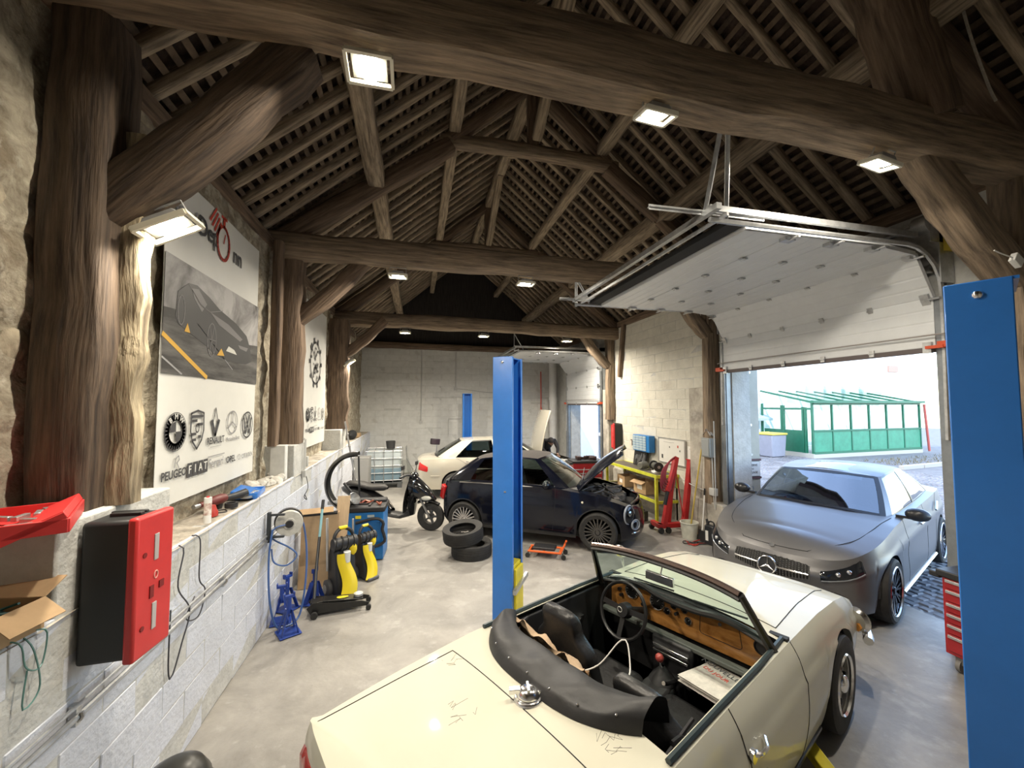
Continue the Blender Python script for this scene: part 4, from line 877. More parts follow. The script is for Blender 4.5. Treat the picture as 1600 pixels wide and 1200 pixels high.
# ============================================================ cream roadster in the foreground
def roadster():
    t=thing('convertible_car','cream classic open two-seater with walnut dashboard, parked between the near blue lift columns','car',(.642,2.015,0),R(26))
    PA=mat('cream_paint',(.55,.535,.44),.5,var=.02,scale=2,coat=.6,spec=.3,layers=[((.30,.28,.23),9,.73,.35)])
    r=.32; wh=[(0,r),(2.24,r)]
    out=[(-.98,0),(-.975,.40),(-.965,.57),(-.93,.645),(-.6,.695),(0,.73),(.8,.735),(1.5,.735),(2.24,.74),(2.6,.73),(2.85,.70),(2.93,.64),(2.965,.4),(2.97,0)]
    zs=[(-.98,.815),(-.5,.845),(0,.87),(.5,.875),(1.4,.87),(2.0,.86),(2.4,.82),(2.7,.76),(2.9,.69),(2.97,.62)]
    zc=[(-.98,.825),(-.5,.875),(0,.905),(1.4,.93),(1.9,.925),(2.5,.84),(2.97,.64)]
    z0=[(-.98,.36),(-.6,.26),(.3,.20),(2.0,.20),(2.8,.26),(2.97,.34)]
    def ins(z,x,nx): 
        side=1-abs(nx)*.7
        return (.05*(1-min(1,z/.45))**2+.17*max(0,z-.70)*.9*(1+.6*max(0,z-.85)/.15)+(.008 if z>.70 else 0))*side
    bd=Body(out,zs,zc,z0,wh,.36,ins,ya=.45,capd=(.2,.3),crown=2.4); CT=flat('cabin_black',(.012,.012,.013),.6)
    bd.skirt('body_shell',PA,t,nt=22); bd.deck('rear_deck',PA,t,-.98,.12,nk=14); bd.deck('cockpit_edge',PA,t,.10,1.42,nk=2,kmax=.07); bd.deck('bonnet_and_wings',PA,t,1.36,2.97,nk=16)
    wells(t,wh,.72,.36,.22)
    def top(x,y,e=0): 
        u=bd.uofx(x,.02); A=bd.pt(u,1).y; k=max(0,1-abs(y)/A); return bd.top(u if y>=0 else 2-u,k,e)
    g=B(); g.tube([top(-.20,y,.0005) for y in [.56-.08*i for i in range(15)]],.0028,5)
    for s_ in (.56,-.56): g.tube([top(-.20-.75*i/16,s_*(1-.0*i),.0005) for i in range(17)],.0028,5)
    g.build('boot_lid_gap',BLACKM,t)
    g=B()
    for s_ in (1,-1): g.tube([top(1.50+1.2*i/16,s_*(.56-.05*(i/16)),.0005) for i in range(17)],.0035,5)
    g.tube([top(1.50,.56-.08*i,.0005) for i in range(15)],.0035,5); g.build('bonnet_gap',BLACKM,t)
    for f in (0,1):
        gg=lambda u:(2-u if f else u); sy=-1 if f else 1
        b=B(); ua,uc=bd.uofx(.60),bd.uofx(1.42); bd.line(b,[(gg(bd.uofx(.58)),1),(gg(bd.uofx(.60)),.7),(gg(bd.uofx(.68)),.10),(gg(uc),.06),(gg(bd.uofx(1.45)),.5),(gg(uc),1)],.003); b.build('door_gap',BLACKM,t)
        b=B(); p=[bd.pt(gg(bd.uofx(x)),.72,e) for x,e in ((.62,.004),(.65,.03),(.72,.035),(.77,.02),(.78,.004))]; b.tube(cr(p,12),.011,8); q=bd.pt(gg(bd.uofx(.63)),.715,.0); b.cyl(q,q+Vector((0,sy*.02,0)),.03,n=16); b.build('door_handle',CHROME,t)
        b=B(); q=bd.pt(gg(bd.uofx(.80)),.50,0); b.cyl(q,q+Vector((0,sy*.006,0)),.012,n=12); b.build('door_lock',CHROME,t)
        b=B(); bd.line(b,[(gg(bd.uofx(x)),.03) for x in (.45,.8,1.2,1.8)],.016,.0); b.build('sill_strip',TRIM,t)
        # tail lamps wrap the rear corner
        tl=bd.patch('tail_lamp',flat('lamp_red_dark',(.38,.03,.02),.15,coat=.5),t,gg(.075),gg(.128),.40,.80,.012,10,4); 
        bd.patch('amber_lens',flat('lamp_amber',(.55,.16,.03),.15,coat=.5),tl,gg(.128),gg(.150),.42,.80,.012,6,3)
        bd.patch('reversing_lens',flat('lens_white',(.7,.7,.66),.2),tl,gg(.050),gg(.074),.42,.78,.010,5,3)
        b=B(); q=bd.pt(gg(bd.uofx(2.86)),.62,0); n=Vector((.95,sy*.3,.1)).normalized(); M=framed(q-n*.04,Vector((-n.y,n.x,0)),Vector((0,0,1))); b.lathe([(0,0),(.08,.01),(.095,.035),(.10,.05)],n=24); b.xf(M); b.build('headlamp',CHROME,t)
        b=B(); bd.line(b,[(gg(bd.uofx(2.95,.02)),.52),(gg(bd.uofx(2.80)),.52)],.03,.0); b.build('side_lamp',flat('lamp_amber2',(.6,.25,.05),.2),t)
        for x in (0,2.24):
            w0=wheel(t,(x,sy*.655,r),r,.185,sy,flat('rostyle_silver',(.42,.41,.38),.35,.7),5,'disc',.62); k=B(); k.lathe([(r*.63,sy*.088),(r*.61,sy*.098),(r*.58,sy*.085)],ax='Y',n=40); k.build('trim_ring',CHROME,w0); k=B(); k.ball((0,sy*.075,0),(.06,.03,.06),16); k.build('hub_cap',CHROME,w0)
            k=B(); 
            for i in range(8): a=2*PI*i/8; k.cyl((math.cos(a)*.13,sy*.045,math.sin(a)*.13),(math.cos(a)*.13,sy*.062,math.sin(a)*.13),.022,n=8)
            k.build('rim_slots',BLACKM,w0)['kind']='stuff'
    bd.patch('rear_panel',TRIM,t,1.92,2.08,.36,.84,.006,20,4)
    b=B(); P=[bd.pt(-.16+.32*i/24,.30,.06) for i in range(25)]; b.tube(P,.032,8); b.build('rear_bumper',CHROME,t)
    b=B(); P=[bd.pt(.84+.32*i/28,.38,.07) for i in range(29)]; b.tube(P,.034,8); b.build('front_bumper',CHROME,t)
    bd.patch('front_grille',TRIM,t,.915,1.085,.45,.9,.004,24,4)
    # filler cap on the rear deck
    q=top(-.12,-.03); b=B(); b.lathe([(0,.052),(.025,.050),(.042,.042),(.052,.028),(.054,.014),(.066,.010),(.070,.0),(.072,-.01)],c=q,n=28); b.box((q.x-.055,q.y+.035,q.z+.04),(.055,.03,.022),(0,0,R(-35))); b.box((q.x+.06,q.y-.03,q.z+.02),(.05,.045,.03),(0,0,R(-35))); b.box((q.x,q.y,q.z+.052),(.07,.016,.010),(0,0,R(55))); b.build('filler_cap',CHROME,t,bev=.003)
    # scuffed pen marks on the deck
    rr=random.Random(4)
    for (cx,cy,n,sp) in ((-.24,.50,9,.045),(-.42,.12,7,.05),(-.02,-.42,10,.05),(.0,.30,3,.03)):
        b=B()
        for i in range(n):
            x=cx+rr.uniform(-1,1)*sp; y=cy+rr.uniform(-1.4,1.4)*sp; b.tube([top(x,y,.0),top(x+rr.uniform(-.03,.03),y+rr.uniform(-.03,.03),.0),top(x+rr.uniform(-.04,.04),y-rr.uniform(-.03,.03),.0)],.0011,4)
        b.build('paint_scuff',flat('scuff_grey',(.20,.19,.17),.8),t,smooth=0)['kind']='stuff'
    # cockpit tub
    b=B(); b.box((.72,0,.24),(1.5,1.34,.04)); b.build('cabin_floor',mat('dark_carpet',(.02,.018,.016),.95,var=.4,scale=20,bump=.3),t)
    for s_ in (1,-1):
        b=B(); b.box((.76,s_*.635,.54),(1.34,.05,.60)); b.build('door_card',CT,t,bev=.01)
        b=B(); b.tube([(.08,s_*.63,.885),(.5,s_*.632,.89),(1.0,s_*.635,.89),(1.40,s_*.62,.885)],.014,6); b.build('door_top_trim',flat('door_top',(.03,.045,.05),.35),t)
        b=B(); b.box((.95,s_*.602,.66),(.11,.02,.03)); b.cyl((.95,s_*.60,.66),(.95,s_*.57,.66),.02,n=10); b.build('window_winder',CHROME,t)
    b=B(); b.box((.18,0,.52),(.06,1.26,.56),(0,R(-10),0)); b.box((.04,0,.76),(.34,1.28,.04)); b.build('rear_bulkhead',CT,t)
    b=B(); b.box((.95,0,.34),(.95,.24,.22),ty=.8); b.build('tunnel',CT,t,bev=.03)
    b=B(); b.box((1.42,0,.58),(.04,1.3,.62)); b.build('scuttle_panel',CT,t)
    # walnut dashboard
    WAL=mat('walnut_veneer',(.36,.145,.03),.22,var=.35,scale=3,stretch=(3,.8,3),coat=.6,dist=1.2,col2=(.52,.25,.07))
    def dz(y): return .895-.02*abs(y)/.6 -.028*math.exp(-((abs(y)-.10)/.30)**6)*0+.0
    DX=1.30; Md=Matrix.Translation((DX,0,0))@Euler((0,R(-8),0)).to_matrix().to_4x4()
    poly=[(-.60,.66),(-.61,.80),(-.55,.875),(-.33,.905),(-.16,.885),(0,.88),(.15,.89),(.28,.92),(.45,.905),(.58,.86),(.61,.78),(.60,.66)]
    # local frame: X along -Y (left to right seen from the seats), Y up, Z towards the seats
    FD=framed((DX,0,.0),(0,-1,0),(.12,0,1)); b=B(); b.prism([(x,y) for x,y in [(-p[0],p[1]) for p in poly]][::-1],FD,.02); db=b.build('dashboard',WAL,t,bev=.003)
    def dial(y,z,rad,name='gauge',nd=1):
        M=FD@Matrix.Translation((-y,z,.022)); b=B(); b.lathe([(rad*.92,.0),(rad,.002),(rad*1.04,.008),(rad,.012),(rad*.93,.009)],n=28); b.xf(M); o=b.build(name,CHROME,db)
        b=B(); b.lathe([(0,.003),(rad*.94,.003)],n=28); b.add([(-.002,0,.005),(.002,0,.005),(rad*.5,rad*.55,.005)],[(0,1,2)]); b.xf(M); 
        k=B(); k.lathe([(0,.003),(rad*.94,.003)],n=28); k.xf(M); k.build('dial_face',flat('dial_black',(.01,.01,.01),.3),o) if False else None
        m2=B(); m2.v=b.v[:]; m2.f=b.f[:]; m2.m=[0]*(len(b.f)-1)+[1]; m2.build('dial',[flat('dial_black',(.01,.01,.01),.3),flat('dial_white',(.7,.7,.65),.5)],t,smooth=0)
        tk=B()
        for i in range(12): a=R(-40+i*260/11); c_,s_=math.cos(a),math.sin(a); tk.add([(c_*rad*.7-s_*.001,s_*rad*.7+c_*.001,.0045),(c_*rad*.86-s_*.001,s_*rad*.86+c_*.001,.0045),(c_*rad*.86+s_*.001,s_*rad*.86-c_*.001,.0045),(c_*rad*.7+s_*.001,s_*rad*.7-c_*.001,.0045)],[(0,1,2,3)])
        tk.xf(M); tk.build('dial_marks',MATS['dial_white'],t,smooth=0)['kind']='stuff'
    for y,z,rad in ((.41,.82,.058),(.19,.815,.058),(.055,.838,.026),(.105,.782,.026),(-.025,.838,.026),(-.055,.772,.026)): dial(y,z,rad)
    b=B(); 
    for y,z in ((.03,.79),(.52,.80),(.50,.76),(.30,.76)): k0=len(b.v); b.cyl((0,0,0),(0,0,.03),.012,n=12); b.xf(FD@Matrix.Translation((-y,z,.02)),k0)
    b.build('switch_knobs',BLACK,db)['kind']='stuff'
    b=B(); gp=[]; 
    for cx,cy,a0 in ((.14,.865,90),(.38,.865,0),(.40,.735,-90),(.14,.735,180)):
        for q in range(5): a=R(a0+90-q*22.5) if False else R(a0+(90-q*22.5)); gp.append((cx+.02*math.cos(a)-.02*math.cos(R(a0+45)),cy+.02*math.sin(a)-.02*math.sin(R(a0+45))))
    b.tube([FD@Vector((x,y,.021)) for x,y in gp],.0022,5,closed=True); b.build('glovebox_gap',BLACKM,db)
    b=B(); b.cyl((0,0,0),(0,0,.012),.012,n=14); b.xf(FD@Matrix.Translation((.27,.835,.02))); b.build('glovebox_lock',CHROME,db)
    b=B(); b.lathe([(0,.01),(.03,.012),(.038,.02),(.045,.012),(.045,0)],n=24); b.xf(FD@Matrix.Translation((.52,.80,.02))); b.build('air_vent',BLACK,db)
    # crash pad following the board's top, cowl top behind it
    b=B(); tp=cr([(DX-.005,p[0],p[1]+.012) for p in poly[1:-1]],40); b.tube([(p.x,p.y,p.z) for p in tp],.022,8); b.build('crash_pad',flat('pad_vinyl',(.02,.022,.024),.35),t)
    b=B(); b.grid(lambda u,v:(DX-.01+(.03+.085*(1-(2*v-1)**2))*u,-.585+1.17*v,(.905-.045*abs(2*v-1)**3)+.012*u),4,14); b.build('dash_top',BLACK,t,smooth=60)
    b=B(); b.box((DX-.03,0,.655),(.06,1.22,.03)); b.build('dash_lower_rail',flat('grey_vinyl',(.10,.11,.10),.6),t,bev=.008)
    for y,z in ((.02,.60),(.02,.56)): b=B(); b.box((DX-.09,y-.02,z),(.02,.26,.02)); b.build('heater_slot',CHROME,t,bev=.004)
    b=B(); b.box((DX-.03,0,.52),(.10,.30,.28)); b.build('centre_console',BLACK,t,bev=.02)
    steering(t,(1.05,.27,.82),.185,18,flat('wheel_black',(.015,.015,.016),.35))
    b=B(); b.tube([(1.015,.27+.018*math.cos(2*PI*i/16),.837+.018*math.sin(2*PI*i/16)) for i in range(16)],.002,4,closed=True); b.build('horn_push',flat('dial_white',(.7,.7,.65),.5),t)
    b=B(); b.tube([(1.12,0,.44),(1.08,.0,.58)],.009,8); b.build('gear_lever',CHROME,t); b=B(); b.ball((1.075,.0,.605),.028,14); b.build('gear_knob',flat('knob_red',(.35,.06,.05),.3),t)
    b=B(); b.lathe([(.09,.45),(.07,.48),(.03,.52),(.012,.54)],c=(1.11,0,0),n=16); b.build('gaiter',CT,t); b=B(); b.tube([(1.15,-.07,.46),(.95,-.12,.55),(.90,-.13,.58)],.012,8); b.build('handbrake',CHROME,t)
    VIN=mat('black_vinyl',(.016,.016,.017),.38,var=.15,scale=30,bump=.1,bscale=60)
    for y,zt,tilt,hx in ((.30,1.02,-14,.50),(-.32,.92,-20,.42)):
        b=B(); b.box((.80,y,.40),(.46,.46,.16)); b.build('seat_cushion',VIN,t,bev=.05)
        st=B(); H=zt-.44
        def back(u,v,y=y,H=H,hx=hx,tilt=tilt):
            a=2*PI*u; z=v*H; wd=.235*(1-.12*v) if v<.62 else .235*(.925-.62*min(1,(v-.62)/.14)*.55) ; dp=.085*(1-.35*v)
            if v>.86: f_=math.sqrt(max(.02,1-((v-.86)/.145)**2)); dp*=.25+.75*f_; wd*=.6+.4*f_
            ca,sa=math.cos(a),math.sin(a); q=lambda c_:math.copysign(abs(c_)**.45,c_)
            return (hx+dp*q(ca)+math.tan(R(tilt))*(z-H*.5)*1.0,y+wd*q(sa),.44+z)
        st.grid(back,32,22,cu=True); n0=len(st.v); st.add([back(i/32,1) for i in range(32)],[tuple(range(32))]); st.build('seat_back',VIN,t,smooth=60)
    # folded roof bag round the back of the cockpit
    def bag(u,v):
        y=.575-1.075*u; e=abs(2*u-1); xb=-.10+.20*e**3.0; xf_=.16+.16*e**4; x=xb+(xf_-xb)*v; yy=y
        base=top(min(max(x,-.2),.1),max(-.58,min(.58,y))).z
        h=(.080+.025*max(0,e-.75)*4*(1 if u>.5 else .2))*math.sin(PI*min(1,.06+v*.86))**.55; w_=.012*noise.noise(Vector((u*9,v*3,2)))
        z=base+.004+h+w_*(1 if .1<v<.95 else 0)
        if v>.93: z-=.10*(v-.93)/.07
        if v<.02: z=base+.002
        return (x,yy,z)
    b=B(); b.grid(bag,44,16); b.build('folded_roof_cover',mat('roof_vinyl',(.022,.022,.024),.5,var=.2,scale=6,bump=.25,bscale=9),t,smooth=70)
    b=B()
    for i in range(7): u=.08+.14*i; p=Vector(bag(u,.10)); b.ball((p.x,p.y,p.z+.003),(.007,.007,.005),8)
    b.build('cover_studs',CHROME,t)['kind']='stuff'
    b=B(); 
    for s_ in (1,-1): b.tube(cr([(.20,s_*.58,.86),(.30,s_*.575,.83),(.36,s_*.57,.70),(.30,s_*.56,.60)],10),.012,6); b.tube([(.16,s_*.56,.80),(.40,s_*.57,.86)],.010,6)
    b.build('hood_frame',flat('frame_dark',(.05,.05,.055),.3,.6),t)
    # windscreen
    bw=[(1.24-.0*abs(y)/.6+.10*(1-(y/.62)**2),y,.905-.03*(abs(y)/.62)**3) for y in [.62-.062*2*i/2 for i in range(21)]]
    tw=[(1.04+.07*(1-(y/.535)**2),y*1.0,1.225-.02*(abs(y)/.535)**3+.01) for y in [.535-.0535*i for i in range(21)]]
    b=B(); b.tube(tw,.020,8); b.build('screen_top_rail',flat('rail_bronze',(.16,.12,.11),.25,.8),t)
    for i in (0,20): b=B(); p0=Vector(bw[i]); p1=Vector(tw[i]); b.tube([p0+(p0-p1)*.06,p0.lerp(p1,.5),p1],[.028,.022,.022],8); b.build('screen_pillar',flat('frame_black',(.015,.015,.016),.3),t)
    b=B(); b.tube(bw,.012,6); b.tube([(p[0]-.008,p[1],p[2]-.026) for p in tw],.013,6); b.build('screen_seal',BLACK,t)
    b=B(); b.grid(lambda u,v:Vector(bw[min(20,int(u*20+.5))]).lerp(Vector(tw[min(20,int(u*20+.5))]),.03+.93*v),20,3); b.build('windscreen_glass',mat('screen_glass',(0,0,0),.02,var=0,trans=(.74,.88,.84)),t,smooth=60)
    b=B(); b.box((1.06,-.02,1.135),(.022,.20,.055)); b.tube([(1.07,-.02,1.15),(1.10,-.02,1.21)],.006,6); im=b.build('interior_mirror',CHROME,t,bev=.012)
    for y in (.38,-.10): b=B(); b.tube([(1.36,y,.93),(1.30,y-.20,.965),(1.275,y-.38,.985)],.006,6); b.build('wiper',BLACK,t)
    for s_ in (1,): 
        b=B(); b.tube([(1.62,s_*.66,.84),(1.62,s_*.68,.95)],.010,8); b.ball((1.62,s_*.70,.99),(.035,.07,.055),14); b.build('wing_mirror',CHROME,t)
    b=B(); b.box((.98,.0,.22),(3.4,1.2,.08)); b.build('underbody',BLACKM,t)
    return t
road=roadster()
RM_=Matrix.Translation((.642,2.015,0))@Matrix.Rotation(R(26),4,'Z')
def on_car(name,label,cat,p,rz=0): return thing(name,label,cat,tuple(RM_@Vector(p)),R(26)+rz)
# newspaper, rag and cord lying in the roadster
nw=on_car('newspaper','folded newspaper lying on the passenger seat of the cream roadster','newspaper',(1.12,-.36,.60),R(-12))
b=B()
for k in range(3): b.grid(lambda u,v,k=k:(-.15+.30*u,-.17+.34*v,.012*k+.03*math.sin(u*3+k)*.4+.02*u-.03*v),8,6)
b.build('pages',mat('newsprint',(.55,.52,.48),.85,var=.12,scale=25),nw,smooth=70)
Mw=Matrix.Translation((0.06,0,.062))@Euler((0,0,R(-90))).to_matrix().to_4x4()
text('NOUVELLES',.05,Mw@Matrix.Translation((-.0,-.02,.004)),INK,'headline',nw); text('DU JOUR',.04,Mw@Matrix.Translation((0,-.075,.002)),INKR,'headline',nw)
rg=on_car('cloth_rag','crumpled tan cloth draped behind the seats of the cream roadster','cloth',(.24,.22,.88))
b=B(); b.grid(lambda u,v:(.02+.10*v+.05*noise.noise(Vector((u*5,v*4,3))),.36-.62*u,(.04-.20*v*v)+.05*noise.noise(Vector((u*7,v*5,9)))-.05*u),30,12); b.build('cloth',mat('tan_cloth',(.40,.29,.19),.9,var=.2,scale=10),rg,smooth=70)
cd_=on_car('string_loop','thin white string looped over the passenger seat of the cream roadster','string',(.40,-.05,.88))
b=B(); b.tube(cr([(-.08,.12,-.10),(.0,.02,-.04),(.08,-.06,.09),(.10,-.10,.10),(.04,-.16,.02),(.0,-.18,.0)],24),.004,6); b.build('cord',PAPER,cd_)
# ------------------------------------------------------------ two-post lifts
def column(label,x,y,rz,H=2.78,arms=((25,1.0),(-35,1.0)),cz=.30,low=False,grp='blue lift columns',d=.105):
    t=thing('lift_column',label,'lift',(x,y,0),R(rz),group=grp); w_=.15
    b=B(); pts=[(d,-w_+.045),(d,-w_),(-d,-w_),(-d,w_),(d,w_),(d,w_-.045)]; q=.008
    inn=[(d-q,w_-.045),(d-q,w_-q),(-d+q,w_-q),(-d+q,-w_+q),(d-q,-w_+q),(d-q,-w_+.045)]
    b.prism(pts+inn,Matrix.Translation((0,0,.02)),H-.02); b.build('column_shaft',BLUEL,t,bev=.004)
    b=B(); b.box((0,0,.01),(.46,.46,.02)); b.build('base_plate',BLUEL,t)
    b=B(); b.box((-.02,0,H-.005),(.17,.29,.012)); b.build('top_plate',BLUEL,t)
    b=B(); b.ball((0,-w_-.004,H-.055),(.016,.01,.016),10); b.ball((0,w_+.004,H-.055),(.016,.01,.016),10); b.build('bolt',CHROME,t)
    if low: return t
    c=B(); c.box((.045,0,cz+.11),(.10,.24,.60)); c.box((.115,-.0,cz+.10),(.03,.20,.56)); ca=c.build('carriage',YEL,t,bev=.006)
    k=B(); k.box((.14,0,cz+.22),(.03,.36,.045),(R(8),0,0)); k.build('lock_bar',STEEL,ca)
    ch=B(); z=cz+.42
    i=0
    while z<1.42: 
        ch.box((.03,-.05,z),(.018,.022,.014) if i%2 else (.026,.014,.014)); z+=.016; i+=1
    for a in range(8): ch.box((.03,-.05-.05*(1-math.cos(PI*a/8)),1.42+.05*math.sin(PI*a/8)),(.02,.02,.012))
    ch.build('lift_chain',mat('chain_steel',(.55,.52,.45),.35,.8,var=.3,scale=30),t,smooth=0)['kind']='stuff'
    k=B(); k.cyl((.02,-.10,.05),(.02,-.10,1.35),.022,n=12); k.build('hydraulic_ram',CHROME,t)
    k=B(); k.cyl((.03,-.10,1.30),(.03,-.10,1.44),.05,n=16); k.build('chain_pulley',BLACK,t)
    for a,L in arms:
        M=Matrix.Translation((.17,0,.11))@Matrix.Rotation(R(a),4,'Z'); b=B(); b.box((L*.3,0,0),(L*.6,.11,.08)); b.box((L*.75,0,.0),(L*.5,.08,.06)); b.xf(M); ar=b.build('lift_arm',YEL,t,bev=.006)
        b=B(); b.cyl((L,0,.0),(L,0,.08),.06,n=18); b.xf(M); b.build('arm_pad',RUBBER,ar)
    return t
column('tall blue lift column with yellow carriage left of the cream roadster',.927,4.07,-35,arms=((-38,.75),(18,.85)))
column('blue lift column filling the right edge, right of the cream roadster',2.252,1.155,117,arms=((-46,1.08),(8,.85)),d=.09)
column('far blue lift column behind the silver saloon',1.62,13.1,-90,H=2.65,low=True)
# ============================================================ posters on the left wall
def sheet(t,w_,h_,m,name='sheet',wv=.006):
    b=B(); f=lambda u,v:(wv*noise.noise(Vector((u*3,v*4,1))),w_*u,h_*v); b.grid(f,16,22); k=B(); b.grid(lambda u,v:(f(u,v)[0]-.003,f(u,v)[1],f(u,v)[2]),16,22); return b.build(name,m,t,smooth=70)
VIN_W=mat('banner_white',(.66,.66,.63),.55,var=.03,scale=3)
p1=thing('workshop_banner','tall white banner with a dark sports car and rows of maker logos','banner',(-1.715,3.24,1.58))
sheet(p1,1.70,2.42,VIN_W)
X0=.0095
def W(y,z,e=0): return Matrix.Translation((X0+e,0,0))@framed((0,y-3.32,z-1.58),(0,1,0),(0,0,1))
I=W(3.32,1.58)
PHO=mat('photo_haze',(.13,.125,.125),.6,var=.6,scale=1.4,col2=(.42,.41,.41),dist=.8,thr=(.35,.6)); ROADM=mat('photo_road',(.05,.047,.045),.6,var=.5,scale=3,col2=(.15,.145,.14),stretch=(1,.6,4),thr=(.4,.75))
b=B(); b.prism([(0,.94),(1.70,.94),(1.70,1.79),(0,1.79)],I,.0012); b.build('printed_photo',PHO,p1,smooth=0)
I=W(3.32,1.58,.0015); b=B(); b.prism([(0,.94),(1.70,.94),(1.70,1.36),(1.0,1.30),(.25,1.42),(0,1.40)],I,.001); b.build('printed_road',ROADM,p1,smooth=0)
I=W(3.32,1.58,.003); b=B(); strok(b,[(-.0,1.21),(.62,.945)],.035,I,.001); b.build('yellow_line',INKY,p1,smooth=0); b=B(); strok(b,[(0,1.05),(.25,.945)],.014,I,.001); strok(b,[(.45,1.36),(1.1,1.05)],.008,I,.001); b.build('grey_line',INKG,p1,smooth=0)
CARP=flat('photo_car',(.028,.028,.03),.5); CAR2=flat('photo_car_light',(.15,.145,.15),.5)
b=B(); b.prism([(.14,1.36),(.16,1.55),(.30,1.65),(.42,1.665),(.62,1.62),(.80,1.56),(1.15,1.50),(1.40,1.42),(1.50,1.30),(1.54,1.17),(1.40,1.13),(1.0,1.12),(.72,1.16),(.62,1.20),(.30,1.28),(.18,1.31)],I,.001); b.build('car_silhouette',CARP,p1,smooth=0)
I2=W(3.32,1.58,.0045); b=B()
for q in ([(.34,1.62),(.44,1.64),(.58,1.55),(.50,1.47),(.38,1.55)],[(.64,1.50),(.98,1.46),(1.30,1.37),(1.24,1.34),(.80,1.42)],[(1.20,1.30),(1.44,1.30),(1.40,1.26),(1.24,1.27)]): b.prism(q,I2,.0008)
strok(b,circ(.68,1.27,.075,20,.14),.012,I2,.0008,True); strok(b,circ(.21,1.42,.045,16,.11),.010,I2,.0008,True)
for a in range(6): strok(b,[(.68,1.27),(.68+.07*math.cos(a*PI/3),1.27+.13*math.sin(a*PI/3))],.008,I2,.0008)
strok(b,[(.30,1.64),(.48,1.52),(.64,1.50),(.86,1.56)],.006,I2,.0008); b.build('car_highlights',CAR2,p1,smooth=0)['kind']='stuff'
b=B(); b.prism([(.78,1.15),(.92,1.16),(.86,1.22)],I2,.0008); b.prism([(.26,1.27),(.34,1.27),(.30,1.34)],I2,.0008); b.build('car_accents',INKY,p1,smooth=0)['kind']='stuff'
b=B(); b.prism([(.95,1.21),(1.18,1.20),(1.12,1.24),(1.0,1.26)],I2,.0008); b.build('lamp_gleam',flat('gleam',(.6,.6,.55),.5),p1,smooth=0)
# name of the garage with a red stopwatch
def wtext(s,size,y,z,m,sx=1,bold=0,par=p1): return text(s,size,W(y,z,.001),m,'lettering',par,.0006,sx,bold)
wtext('Speed',.20,3.50,3.74,INKG,.9,.003); wtext('Dep',.22,3.90,3.74,INK,.9,.003); wtext('nn',.22,4.46,3.72,INK,.9,.003)
I=W(4.16,3.75,.001); b=B(); strok(b,circ(0,0,.115,26,.15),.028,I,.001,True); strok(b,[(0,.15),(0,.22)],.04,I,.001); strok(b,[(-.05,.23),(.05,.23)],.025,I,.001); strok(b,[(.0,0),(.03,.09)],.012,I,.001)
for i in range(4): strok(b,[(-.13-.04*i,.02+.03*i),(-.06-.03*i,.16+.03*i)],.022,I,.001)
b.build('stopwatch_mark',INKR,p1,smooth=0)['kind']='stuff'
def roundel(t,y,z,r_,Wf):   # quartered propeller badge
    I=Wf(y,z); b=B(); strok(b,circ(0,0,r_*.80,28),r_*.36,I,.0008,True); strok(b,circ(0,0,r_*1.04,28),r_*.04,I,.0008,True)
    for a in (90,270): b.prism([(0,0)]+[(r_*.55*math.cos(R(a+q)),r_*.55*math.sin(R(a+q))) for q in (0,22,45,67,90)],I,.0008)
    b.build('logo_roundel',INK,t,smooth=0)['kind']='stuff'
    for ch,a in (('B',130),('M',90),('W',50)): text(ch,r_*.42,Wf(y,z)@Matrix.Translation((math.cos(R(a))*r_*.80,math.sin(R(a))*r_*.80,.001))@Matrix.Rotation(R(a-90),4,'Z'),VIN_W,'lettering',t,.0006,1,.001)
